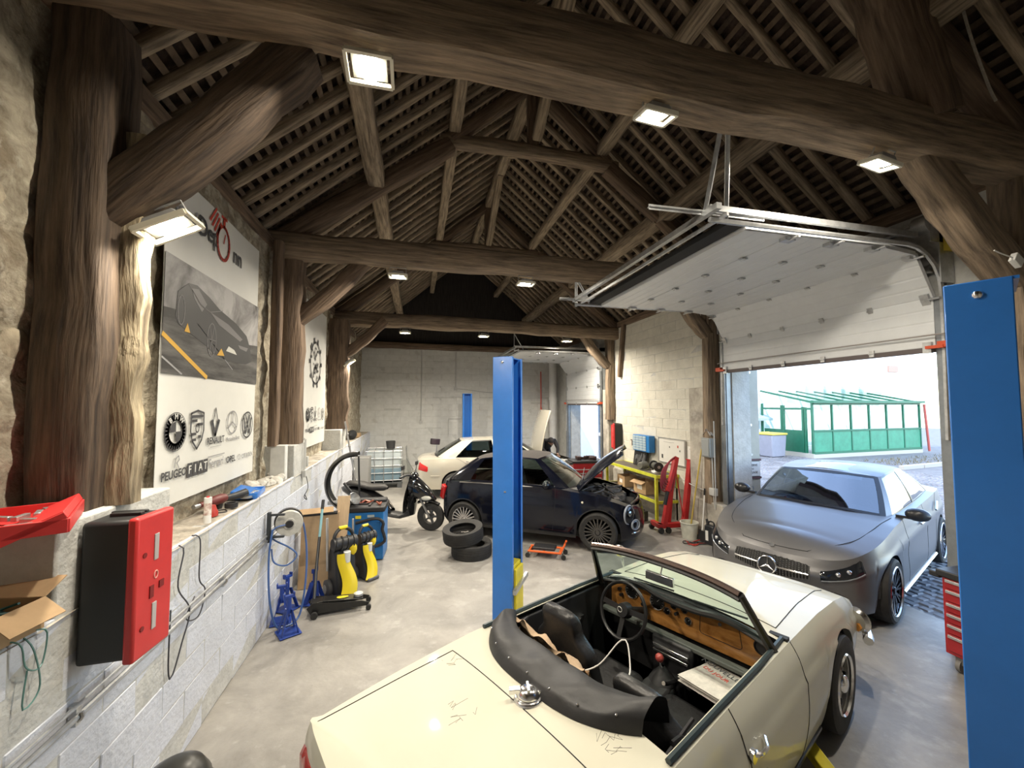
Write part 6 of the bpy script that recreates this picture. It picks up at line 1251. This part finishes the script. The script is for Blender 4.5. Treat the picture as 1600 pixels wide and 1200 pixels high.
for s_ in (1,-1): b=B(); b.tube([(.94,s_*.27,1.0),(.96,s_*.30,1.14)],.007,6); b.box((.95,s_*.32,1.17),(.02,.12,.07)); b.build('mirror',BLACK,sc_,bev=.008); b=B(); b.tube([(.93,s_*.22,1.0),(.98,s_*.36,.98)],.006,6); b.build('brake_lever',CHROME,sc_)
b=B(); b.grid(lambda u,v:(1.10-.22*u-.10*(2*v-1)**2,(-1+2*v)*(.20-.03*u*u),.92+.36*u),10,8); b.build('windscreen',mat('scooter_screen',(0,0,0),.05,var=0,trans=(.82,.84,.82)),sc_)
sect('engine',[(-.15,.27,.10,.06),(.1,.28,.13,.10),(.35,.28,.10,.08),(.5,.3,.05,.04)],flat('engine_dark',(.02,.02,.02),.5)); b=B(); b.tube([(.1,-.14,.22),(-.25,-.17,.33)],[.04,.06],12); b.build('silencer',flat('silencer_dark',(.05,.05,.05),.4,.5),sc_)
b=B(); b.tube([(.2,.10,.22),(.15,.22,.02)],.012,6); b.build('side_stand',BLACK,sc_)
# water tank
ib=thing('water_tank','caged plastic bulk liquid tank on a pallet by the back wall','tank',(-.85,12.1,0),R(2))
b=B(); b.box((0,0,.60),(.92,.80,.82)); b.build('tank_bottle',mat('tank_plastic',(.42,.47,.49),.35,var=.12,scale=2),ib,bev=.05)
b=B(); b.box((0,0,.385),(.925,.805,.40)); b.build('liquid_shade',mat('tank_fill',(.16,.24,.30),.35,var=.1),ib,bev=.05)
for z in (.22,.42,.62,.82,1.02): b=B(); b.tube([(-.49,-.43,z),(.49,-.43,z),(.49,.43,z),(-.49,.43,z)],.011,6,closed=True); b.build('cage_bar',STEEL,ib)
for x in (-.49,-.24,0,.24,.49): b=B(); b.tube([(x,-.435,.16),(x,-.435,1.03),(x,.435,1.03)],.011,6); b.build('cage_bar',STEEL,ib)
for y in (-.2,.2): b=B(); b.tube([(.495,y,.16),(.495,y,1.03)],.011,6); b.build('cage_bar',STEEL,ib)
b=B(); b.box((0,0,.14),(1.0,.86,.03)); 
for x in (-.42,0,.42): b.box((x,0,.065),(.12,.86,.13))
b.build('pallet',flat('pallet_grey',(.08,.085,.09),.7),ib)
bk=thing('black_bucket','black bucket standing on the caged water tank','bucket',(-.68,12.0,1.045)); b=B(); b.lathe([(0,0),(.11,0),(.135,.22),(.125,.22),(.10,.02),(0,.02)],n=24); b.build('bucket_body',flat('bucket_black',(.03,.03,.03),.5),bk); b=B(); b.tube([(.13*math.cos(a),.02,.20+.05*math.sin(a)) for a in [PI*i/10 for i in range(11)]],.004,5); b.build('handle',STEEL,bk)
cl_=thing('clear_sheet','clear plastic sheet draped over the right end of the water tank','sheet',(-.30,11.9,.0)); b=B(); b.grid(lambda u,v:(.05+.10*v*v+.10*u*v+.03*noise.noise(Vector((u*5,v*5,0))),-.3+.7*u,1.12-.95*v),14,14); b.build('plastic_sheet',mat('cling_sheet',(0,0,0),.15,var=0,trans=(.75,.77,.76)),cl_)
gc=thing('grey_cabinet','grey metal cabinet against the left wall beside the water tank','cabinet',(-1.27,10.7,0)); b=B(); b.box((0,0,.5),(.36,.5,1.0)); b.build('cabinet_body',flat('cab_grey',(.25,.25,.24),.5,.2),gc,bev=.008); b=B(); b.box((0,-.255,.5),(.32,.01,.92)); b.build('door',flat('cab_grey2',(.30,.30,.29),.5,.2),gc,bev=.004)
ld=thing('step_ladder','aluminium ladder leaning against the left wall before the tank','ladder',(-1.05,8.9,0),R(8))
for y in (-.18,.18): b=B(); b.box(*_seg((0,y,0),(-.36,y,1.95),.06,.025)); b.build('rail',ALU,ld)
for i in range(7): f=.12+.125*i; b=B(); b.box((-.36*f,0,1.95*f),(.05,.34,.025)); b.build('rung',ALU,ld)
bg_=thing('black_bag','black bag lying on the far end of the wall ledge','bag',(-1.62,11.3,1.40)); b=B(); b.ball((0,0,.11),(.12,.34,.12),16); b.build('bag_body',BLACKM,bg_)
bx=thing('small_carton','small tan carton next to the black bag on the far ledge','carton',(-1.60,11.95,1.40)); b=B(); b.box((0,0,.05),(.2,.4,.10)); b.build('carton_body',CARD,bx); b=B(); b.box((0,0,.103),(.19,.03,.004)); b.build('tape',flat('tape_tan',(.5,.4,.25),.4),bx)
wl_l=thing('work_light','black square work light on a thin stand behind the silver saloon','work light',(.56,12.0,0)); b=B(); b.tube([(.04,0,.03),(.04,0,1.12)],.015,8); b.build('pole',CHROME,wl_l); b=B(); b.box((0,0,1.22),(.26,.14,.17),(0,R(6),R(20))); b.build('lamp_head',flat('head_dark',(.03,.02,.03),.3),wl_l,bev=.02)
for q in range(3): a=2*PI*q/3; b=B(); b.tube([(.04,0,.25),(.04+.3*math.cos(a),.3*math.sin(a),.01)],.01,6); b.build('leg',BLACK,wl_l)
# cast-off tyres by the blue column
for i,(z,dx,tl,lb) in enumerate(((0,.0,0,'worn black tyre on the floor, bottom of the pair by the dark hatchback'),(.235,-.12,6,'worn black tyre lying tilted on top of the other one'))):
    t=thing('worn_tyre',lb,'tyre',(.86+dx,6.28-dx*.3,z),0,group='loose tyres',rot=(R(tl),R(-tl),0)); b=B(); b.lathe([(.20,.03),(.27,0),(.305,.01),(.31,.04),(.31,.16),(.305,.19),(.27,.20),(.20,.17),(.21,.15),(.26,.14),(.28,.10),(.26,.06),(.21,.05)],n=40,closed=True); b.build('tread_and_walls',RUBBER,t)
    for z_ in (.05,.08,.12,.15): b=B(); b.lathe([(.3115,z_-.004),(.306,z_),(.3115,z_+.004)],n=40); b.build('tread_groove',BLACKM,t)
cr_=thing('jack_trolley','orange wheeled trolley under the dark hatchback','trolley',(1.96,5.98,0),R(-28))
for s_ in (.12,-.12): b=B(); b.tube([(-.26,s_,.09),(.24,s_,.09),(.30,s_*.6,.22)],.016,8); b.build('frame_rail',ORA,cr_)
for x in (-.24,-.02,.22): b=B(); b.tube([(x,-.12,.09),(x,.12,.09)],.014,8); b.build('cross_bar',ORA,cr_)
for x,y in ((-.26,.14),(-.26,-.14),(.28,.12),(.28,-.12)): b=B(); b.cyl((x,y-.012,.035),(x,y+.012,.035),.035,n=16); b.tube([(x,y,.035),(x*.95,y*.9,.09)],.008,6); b.build('castor',RUBBER,cr_)
b=B(); b.box((-.02,0,.125),(.34,.2,.04)); b.build('drip_tray',BLACK,cr_,bev=.01)
# helmet-like dome at the lower edge
hm=thing('black_bin','small black domed bin on the floor at the bottom edge, beside the left wall','bin',(-1.16,2.46,0)); b=B(); b.lathe([(0,.02),(.13,.02),(.15,.30),(.165,.34),(.155,.40),(.12,.46),(.06,.495),(0,.50)],n=32); b.build('bin_body',flat('bin_black',(.02,.02,.018),.35),hm); b=B(); b.lathe([(.165,.33),(.175,.345),(.165,.36)],n=32); b.build('rim_ring',BLACK,hm)
# ============================================================ the right-hand side
wk=thing('workbench','lime green steel workbench with cluttered top against the right wall','workbench',(4.85,8.2,0)); x0,x1,y0,y1,H=-.24,.24,-1.1,1.05,.88
b=B(); b.box((0,(y0+y1)/2,H),(.48,y1-y0,.04)); b.build('bench_top',mat('bench_board',(.10,.085,.065),.7,var=.4,scale=5),wk)
for x in (x0,x1):
    for y in (y0+.03,y1-.03): b=B(); b.box((x,y,H/2-.01),(.05,.05,H-.03)); b.build('leg',LIME,wk)
    b=B(); b.box((x,(y0+y1)/2,H),(.045,y1-y0+.02,.055)); b.build('edge_rail',LIME,wk); b=B(); b.box((x,(y0+y1)/2,.38),(.04,y1-y0,.05)); b.build('lower_rail',LIME,wk)
for y in (y0,y1): b=B(); b.box((0,y,H),(.5,.045,.055)); b.build('end_rail',LIME,wk); b=B(); b.box((0,y,.38),(.48,.04,.05)); b.build('end_rail',LIME,wk)
b=B(); b.box((0,(y0+y1)/2,.395),(.44,y1-y0-.05,.02)); b.build('shelf',mat('shelf_board',(.12,.10,.08),.8,var=.3),wk)
def put(name,label,cat,x,y,z,rz=0,group=None): return thing(name,label,cat,(x,y,z),R(rz),group)
g=put('bench_grinder','bench grinder with black wheel guards near the front corner of the workbench','grinder',4.80,7.42,.90,-15)
b=B(); b.box((0,0,.02),(.14,.2,.04)); b.box((0,0,.07),(.07,.09,.08)); b.build('pedestal',WHITEP,g,bev=.01); b=B(); b.cyl((0,-.12,.14),(0,.12,.14),.065,n=20); b.build('motor',flat('motor_grey',(.09,.09,.08),.5),g)
for s_ in (1,-1): b=B(); b.cyl((0,s_*.125,.14),(0,s_*.175,.14),.095,n=28); k=b.build('wheel_guard',BLACK,g); b=B(); b.cyl((0,s_*.176,.14),(0,s_*.18,.14),.03,n=16); b.build('spindle_nut',STEEL,k)
g=put('electric_motor','grey electric motor on the workbench behind the grinder','motor',4.80,7.9,.90,30)
b=B(); b.lathe([(0,-.15),(.06,-.15),(.075,-.12),(.075,.10),(.06,.13),(0,.13)],c=(0,0,.09),ax='X',n=22); b.build('casing',flat('motor_grey2',(.20,.20,.18),.5,.4),g); b=B(); b.box((0,0,.01),(.16,.14,.02)); b.cyl((.13,0,.09),(.19,0,.09),.015); b.build('foot',STEEL,g)
bc=thing('parts_drawer_cabinet','blue small-parts drawer cabinet hanging above the workbench','drawer cabinet',(5.0,8.20,1.26)); b=B(); b.box((0,0,.17),(.14,.66,.36)); b.build('cabinet_body',BLUE2,bc,bev=.004)
for j in range(6):
    for i in range(4):
        b=B(); b.box((-.075,-.205+.14*i+.06,.035+.055*j),(.012,.128,.046)); d=b.build('drawer',flat('drawer_clear',(.38,.48,.55),.3),bc,bev=.002)
tn=put('hand_tool_set','black backed set of hand tools propped behind the workbench','tool set',4.98,8.32,.90,0); b=B(); b.box((0,0,.18),(.03,.50,.34),(0,R(8),0)); b.build('panel_back',BLACK,tn,bev=.004)
b=B(); r=random.Random(5)
for i in range(14): b.box((-.02+.0,-.21+.03*i,.18+r.uniform(-.05,.05)),(.008,.012,r.uniform(.08,.2)),(0,R(8),0))
b.build('hand_tools',STEEL,tn)['kind']='stuff'
hk=thing('hanging_clamp','small dark clamp hanging on the wall left of the blue drawers','clamp',(5.06,8.78,1.42)); b=B(); b.box((0,0,.03),(.02,.16,.02)); b.box((0,0,-.04),(.03,.03,.12)); b.build('clamp_body',flat('clamp_dark',(.05,.03,.03),.5),hk)
wbd=thing('whiteboard','whiteboard with small notes on the wall behind the red engine crane','whiteboard',(5.07,7.28,1.10)); b=B(); b.box((0,0,.25),(.02,.84,.50)); b.build('board',mat('board_white',(.68,.67,.63),.35,var=.03),wbd)
for y,z,a,c in ((0,0,.86,.02),(0,.5,.86,.02),(.43,.25,.02,.5),(-.43,.25,.02,.5)): b=B(); b.box((-.004,y,z),(.03,a,c)); b.build('board_frame',ALU,wbd)
for y,z,m,s_ in ((.30,.12,INK,.05),(.05,.33,INK,.02),(-.22,.36,INKR,.03),(-.28,.28,INK,.02)): b=B(); b.box((-.013,y,z),(.004,s_,s_*1.6)); b.build('magnet_note',m,wbd)
b=B(); strok(b,[(-.25,.43),(-.05,.42),(.1,.43)],.006,Matrix.Translation((-.012,0,0))@framed((0,0,0),(0,-1,0),(0,0,1))); b.build('marker_writing',INKG,wbd)
pn=thing('paper_notice','printed paper notice pinned right of the whiteboard','notice',(5.075,6.66,1.12)); b=B(); b.box((0,0,.18),(.004,.24,.40)); b.build('sheet',PAPER,pn); text('ATELIER',.04,Matrix.Translation((-.003,0,0))@framed((0,0,.33),(0,-1,0),(0,0,1)),INKG,'lettering',pn,.0006)
def carton(label,x,y,z,a,c,h,rz,flap=True,name='cardboard_box'):
    t=put(name,label,'carton',x,y,z,rz); b=B(); 
    for px_,py_,sx,sy in ((0,c/2,a,.006),(0,-c/2,a,.006),(a/2,0,.006,c),(-a/2,0,.006,c)): b.box((px_,py_,h/2),(sx,sy,h))
    b.box((0,0,.004),(a,c,.008)); b.build('carton_body',CARD,t)
    if flap:
        for s_ in (1,-1): b=B(); b.box((s_*.06,0,0),(.12,c,.004)); b.xf(Matrix.Translation((s_*a/2,0,h))@Matrix.Rotation(R(s_*25),4,'Y')); b.build('flap',CARD,t)
    b=B(); b.box((-a/2-.004,0,h*.5),(.004,c*.4,h*.35)); b.build('shipping_label',PAPER,t); return t
carton('open brown carton with white label on the workbench shelf',4.81,7.85,.41,.28,.42,.27,4)
carton('dark worn carton at the far end of the workbench shelf',4.83,8.65,.41,.30,.4,.24,-5,False)
bt=put('car_battery','black car battery on the floor by the workbench leg','battery',4.36,7.3,0,20); b=B(); b.box((0,0,.095),(.25,.17,.19)); b.build('battery_case',BLACK,bt,bev=.008); b=B(); b.box((0,0,.195),(.22,.03,.02)); b.build('carry_handle',BLACK,bt); 
for s_ in (.08,-.08): b=B(); b.cyl((s_,.05,.19),(s_,.05,.21),.012); b.build('terminal',STEEL,bt)
# red folding engine crane
ec=thing('engine_crane','red folding engine crane parked beside the workbench','engine crane',(4.50,6.55,0)); EC=mat('crane_red',(.42,.018,.02),.4,var=.12,scale=8)
b=B(); b.box((.08,0,.12),(.66,.09,.08)); b.box((-.20,.1,.12),(.08,.30,.08)); b.box((.36,.06,.12),(.08,.22,.08)); b.build('base_beam',EC,ec,bev=.005)
b=B(); b.box(*_seg((-.12,0,.14),(.14,0,1.30),.085,.085)); b.build('mast',EC,ec,bev=.006); b=B(); b.box(*_seg((.02,.07,.14),(.10,.04,1.02),.06,.06)); b.build('mast_brace',EC,ec,bev=.005)
b=B(); b.box(*_seg((.30,0,.16),(.47,.02,1.28),.10,.08)); b.build('folded_leg',EC,ec,bev=.006); b=B(); b.box((.475,.02,1.27),(.13,.12,.02),(0,R(8),0)); b.build('leg_cap',EC,ec)
b=B(); b.box(*_seg((.14,-.03,1.34),(-.12,-.12,.75),.07,.07)); b.build('boom',EC,ec,bev=.006); b=B(); b.cyl((-.08,-.10,.85),(-.18,-.12,.52),.032,n=14); b.build('hydraulic_ram',BLACK,ec)
b=B(); r=random.Random(3)
for k in range(5): b.tube(cr([(.12,-.04,1.35),(-.05-.03*k,-.07,1.25-.03*k),(-.14-.02*k,-.09,1.0-.05*k),(-.02,-.08,.88-.03*k),(.08,-.06,1.1)],30),.014,6)
b.build('lifting_sling',flat('sling_dark_red',(.22,.02,.03),.7),ec)
b=B(); b.tube([(.16,.03,1.1),(.28,.0,.20)],.010,6); b.build('tie_rod',EC,ec)
for x,y in ((-.22,-.06),(-.08,-.07),(.36,-.07),(-.22,.24)): b=B(); b.cyl((x,y-.02,.05),(x,y+.02,.05),.05,n=18); b.box((x,y,.09),(.05,.05,.03)); b.build('castor',RUBBER,ec)
bk=put('white_bucket','dirty white plastic bucket in front of the red engine crane','bucket',4.62,6.18,0); b=B(); b.lathe([(0,0),(.115,0),(.145,.26),(.155,.26),(.155,.275),(.138,.275),(.11,.015),(0,.015)],n=28); b.build('bucket_body',mat('bucket_white',(.60,.60,.52),.5,var=.12,scale=9),bk); b=B(); b.tube([(.148*math.cos(a),-.04,.25-.07*math.sin(a)) for a in [PI*i/12 for i in range(13)]],.003,5); b.build('handle',STEEL,bk)
br=put('broom','long yellow handled broom leaning on the right wall','broom',4.70,6.24,0); b=B(); b.tube([(0,.02,.12),(.17,-.10,1.52)],.013,8); b.build('broom_handle',mat('handle_yellow',(.55,.42,.10),.5,var=.1),br); b=B(); b.box((0,0,.10),(.06,.28,.05)); b.build('broom_head',flat('broom_tan',(.45,.28,.07),.6),br,bev=.006); b=B(); b.box((0,0,.04),(.07,.29,.08),tx=.8); b.build('bristles',flat('bristle_dark',(.06,.05,.04),.9),br)
sv=put('hand_shovel','small shovel with white shaft leaning beside the broom','shovel',4.72,5.98,0,0); b=B(); b.tube([(0,.0,.15),(.10,.05,.75)],.011,8); b.build('shaft',WHITEP,sv); b=B(); b.tube([(.10,.05,.75),(.115,.06,.86)],.014,8); b.build('grip',BLACK,sv); b=B(); b.box((-.01,-.01,.09),(.02,.18,.18),(0,R(8),0)); b.build('blade',BLACK,sv,bev=.006)
jg=put('black_jug','black jerrycan with spout near the damp right wall','jerrycan',4.74,5.80,0,15); b=B(); b.box((0,0,.16),(.12,.20,.32),tx=.9,ty=.85); b.build('can_body',flat('jug_black',(.022,.024,.028),.35),jg,bev=.025); b=B(); b.cyl((0,.05,.32),(0,.07,.40),.025,.018); b.build('spout',BLACK,jg); b=B(); b.tube(cr([(0,-.07,.31),(0,-.05,.37),(0,.02,.37),(0,.04,.32)],12),.013,6); b.build('handle',BLACK,jg); b=B(); b.box((-.061,.03,.15),(.003,.05,.16)); b.build('label',PAPER,jg)
jc=put('jumper_cables','tangled red and black jumper cables on the floor by the white bucket','cable',4.55,5.92,0)
for m,sd_ in ((flat('cable_red',(.40,.03,.02),.5),4),(BLACK,9)):
    r=random.Random(sd_); b=B(); b.tube(cr([(r.uniform(-.2,.2),r.uniform(-.14,.14),.012+.006*(i%2)) for i in range(8)],60),.008,6); b.build('cable',m,jc)
jb=thing('switch_box','grey electrical switch box on the oak post by the large door','switch box',(4.84,5.93,1.42)); b=B(); b.box((0,0,.15),(.12,.20,.32)); b.build('box_body',flat('box_grey',(.25,.27,.28),.5,.2),jb,bev=.006); b=B(); b.box((-.065,0,.15),(.01,.17,.28)); b.build('cover',flat('box_grey2',(.30,.32,.33),.5,.2),jb,bev=.004)
b=B(); b.tube(cr([(.03,.04,.0),(.03,.05,-.5),(.03,.02,-.9)],10),.009,6); b.tube(cr([(0,-.08,.0),(.0,-.1,-.7),(0,-.14,-.75),(0,-.14,.6)],24),.008,6); b.build('cable',MATS['grey_pvc'],jb)
gl_=thing('work_gloves','pale rags stuffed on top of the grey switch box','gloves',(4.86,5.95,1.745)); b=B(); r=random.Random(2); b.grid(lambda u,v:(-.04+.08*v,-.09+.18*u,.02+.08*abs(noise.noise(Vector((u*6,v*5,2))))+.10*(1-abs(2*u-1))),12,6); b.build('cloth',mat('rag_grey',(.35,.34,.33),.9,var=.3,scale=15),gl_)
s2=thing('socket_box','small grey socket box low on the oak post by the large door','socket',(4.86,5.86,.78)); b=B(); b.box((0,0,.06),(.08,.12,.12)); b.build('box_body',MATS['grey_pvc'],s2,bev=.006); b=B(); b.tube(cr([(0,.0,.06),(0,.4,.05),(.05,.8,.10),(.12,1.0,.12)],16),.008,6); b.build('cable',MATS['grey_pvc'],s2)
# tool cabinets
def roller(label,x,y,rz,w_=.66,d_=.44,h_=.86,face=-1):
    t=thing('tool_trolley',label,'tool trolley',(x,y,0),R(rz)); RD=mat('trolley_red',(.36,.02,.025),.35,var=.06)
    b=B(); b.box((0,0,.13+(h_-.16)/2),(w_,d_,h_-.18)); b.build('cabinet',RD,t,bev=.006); b=B(); b.box((0,0,h_-.02),(w_+.06,d_+.06,.06)); b.build('top_tray',BLACK,t,bev=.012); b=B(); b.box((-w_/2-.05,0,h_-.05),(.08,d_+.02,.05)); b.build('push_handle',BLACK,t,bev=.01)
    z=.17; hs=[.15,.09,.09,.09,.11,.09]
    for h in hs:
        if z+h>h_-.05: break
        b=B(); b.box((0,-d_/2-.006,z+h/2),(w_-.05,.02,h-.012)); d=b.build('drawer',RD,t,bev=.003); b=B(); b.box((0,-d_/2-.024,z+h-.022),(w_-.07,.018,.024)); b.build('drawer_pull',ALU,d,bev=.003); z+=h
    for sx in (1,-1):
        for sy in (1,-1): b=B(); b.cyl((sx*(w_/2-.07)-.015,sy*(d_/2-.06),.055),(sx*(w_/2-.07)+.015,sy*(d_/2-.06),.055),.055,n=18); b.box((sx*(w_/2-.07),sy*(d_/2-.06),.10),(.05,.05,.06)); b.build('castor',flat('castor_grey',(.20,.19,.18),.5),t)
    return t
roller('red tool trolley with pale drawer pulls, right of the matt grey car',4.70,2.40,-90,w_=.52,d_=.34,h_=.84)
t=roller('red tool cabinet standing behind the raised bonnet of the dark hatchback',4.0,9.15,-8,w_=.70,d_=.45,h_=.96)
cm=thing('machine_castings','dark greasy car parts piled on the red tool cabinet','car parts',(4.0,9.15,.975)); b=B(); r=random.Random(1)
for i in range(10): b.box((r.uniform(-.24,.24),r.uniform(-.12,.12),.04),(r.uniform(.08,.2),r.uniform(.05,.12),r.uniform(.05,.09)),(0,0,r.uniform(0,3)))
cm2=b.build('casting',flat('greasy_iron',(.05,.03,.03),.5,.4),cm,bev=.01); cm2['kind']='stuff'
# person bent over the engine of the silver saloon
def person():
    t=thing('person','person in a dark hooded jacket bending over the open engine bay of the silver saloon','person',(3.92,11.95,0),R(-90))
    J={'pel':((-.12,0,.98),.15),'sp':((.05,0,1.10),.155),'ch':((.24,0,1.20),.165),'nk':((.40,0,1.22),.075),
       'hL':((-.12,.10,.92),.11),'kL':((-.02,.13,.52),.075),'aL':((-.10,.14,.10),.048),'tL':((.04,.15,.04),.04),
       'hR':((-.12,-.10,.92),.11),'kR':((.06,-.13,.52),.075),'aR':((.0,-.14,.10),.048),'tR':((.14,-.15,.04),.04),
       'sL':((.28,.19,1.20),.075),'eL':((.42,.24,.98),.05),'wL':((.58,.16,.86),.033),'sR':((.28,-.19,1.20),.075),'eR':((.44,-.25,.99),.05),'wR':((.62,-.17,.88),.033)}
    E=[('pel','sp'),('sp','ch'),('ch','nk'),('pel','hL'),('hL','kL'),('kL','aL'),('aL','tL'),('pel','hR'),('hR','kR'),('kR','aR'),('aR','tR'),('ch','sL'),('sL','eL'),('eL','wL'),('ch','sR'),('sR','eR'),('eR','wR')]
    def skin(name,J,E,m,par,root,sub=2):
        ks=list(J); me=bpy.data.meshes.new(name); me.from_pydata([J[k][0] for k in ks],[(ks.index(a),ks.index(c)) for a,c in E],[]); o=bpy.data.objects.new(name,me); COL.objects.link(o)
        sm_=o.modifiers.new('skin','SKIN'); su=o.modifiers.new('sub','SUBSURF'); su.levels=sub; su.render_levels=sub
        for i,k in enumerate(ks): me.skin_vertices[0].data[i].radius=(J[k][1],)*2; me.skin_vertices[0].data[i].use_root=(k==root)
        m2=bpy.data.meshes.new_from_object(o.evaluated_get(bpy.context.evaluated_depsgraph_get())); bpy.data.objects.remove(o); m2.materials.clear(); m2.materials.append(m); m2.shade_smooth(); m2.name=name
        q=bpy.data.objects.new(name,m2); COL.objects.link(q); q.parent=par; return q
    body=skin('body',J,E,mat('dark_jacket',(.020,.018,.022),.8,var=.3,scale=20),t,'pel')
    SK=flat('skin_tone',(.45,.27,.19),.6)
    b=B(); b.ball((.50,0,1.20),(.125,.078,.10),18); n=len(b.v)
    b.ball((.545,0,1.095),(.022,.012,.03),8)
    for s_ in (1,-1): b.ball((.50,s_*.08,1.185),(.025,.012,.035),8); b.ball((.575,s_*.032,1.125),(.014,.014,.010),8)
    b.ball((.50,0,1.105),(.02,.03,.008),8); b.build('head',SK,t)
    b=B(); b.grid(lambda u,v:(.49+.145*math.cos(2*PI*u)*math.sin(PI*v*.58),.094*math.sin(2*PI*u)*math.sin(PI*v*.58),1.205+.12*math.cos(PI*v*.58)),20,10,cu=True); b.build('hood',MATS['dark_jacket'],t)
    for s_,w0 in ((1,J['wL'][0]),(-1,J['wR'][0])):
        w0=Vector(w0); HJ={'w':(tuple(w0),.028),'p':(tuple(w0+Vector((.06,0,-.03))),.034)}; HE=[('w','p')]
        for i,(dy,L) in enumerate(((.03,.075),(.01,.085),(-.01,.078),(-.03,.06))):
            a=w0+Vector((.09,dy,-.045)); c=a+Vector((L*.5,dy*.2,-.02)); d=c+Vector((L*.3,0,-.035)); 
            for k,(nm_,p_,r_) in enumerate((('a',a,.010),('c',c,.009),('d',d,.008))): HJ[nm_+str(i)]=(tuple(p_),r_)
            HE+= [('p','a%d'%i),('a%d'%i,'c%d'%i),('c%d'%i,'d%d'%i)]
        a=w0+Vector((.04,-s_*.04,-.04)); HJ['th']=(tuple(a),.011); HJ['th2']=(tuple(a+Vector((.03,-s_*.01,-.03))),.010); HE+= [('p','th'),('th','th2')]
        skin('hand',HJ,HE,SK,t,'w',1)
person()

rp_=thing('old_rope','pale old rope hanging along the dark strut at the top right','rope',(4.05,2.06,4.65)); b=B(); b.tube(cr([(-.10,0,1.3),(-.06,.0,.9),(.05,0,.5),(.22,.0,.12),(.30,0,.0)],24),.010,6); b.build('rope',mat('rope_pale',(.35,.32,.27),.9,var=.2,scale=30),rp_)
db_=thing('sensor_box','small white plastic box fixed to the curved brace behind the blue lift column','box',(4.66,2.15,3.45)); b=B(); b.box((0,0,0),(.10,.04,.08),(0,R(35),0)); b.build('box_body',WHITEP,db_,bev=.006); b=B(); b.tube(cr([(-.04,0,.02),(-.16,.0,.04),(-.25,0,.06)],8),.005,5); b.build('cable',WHITEP,db_)
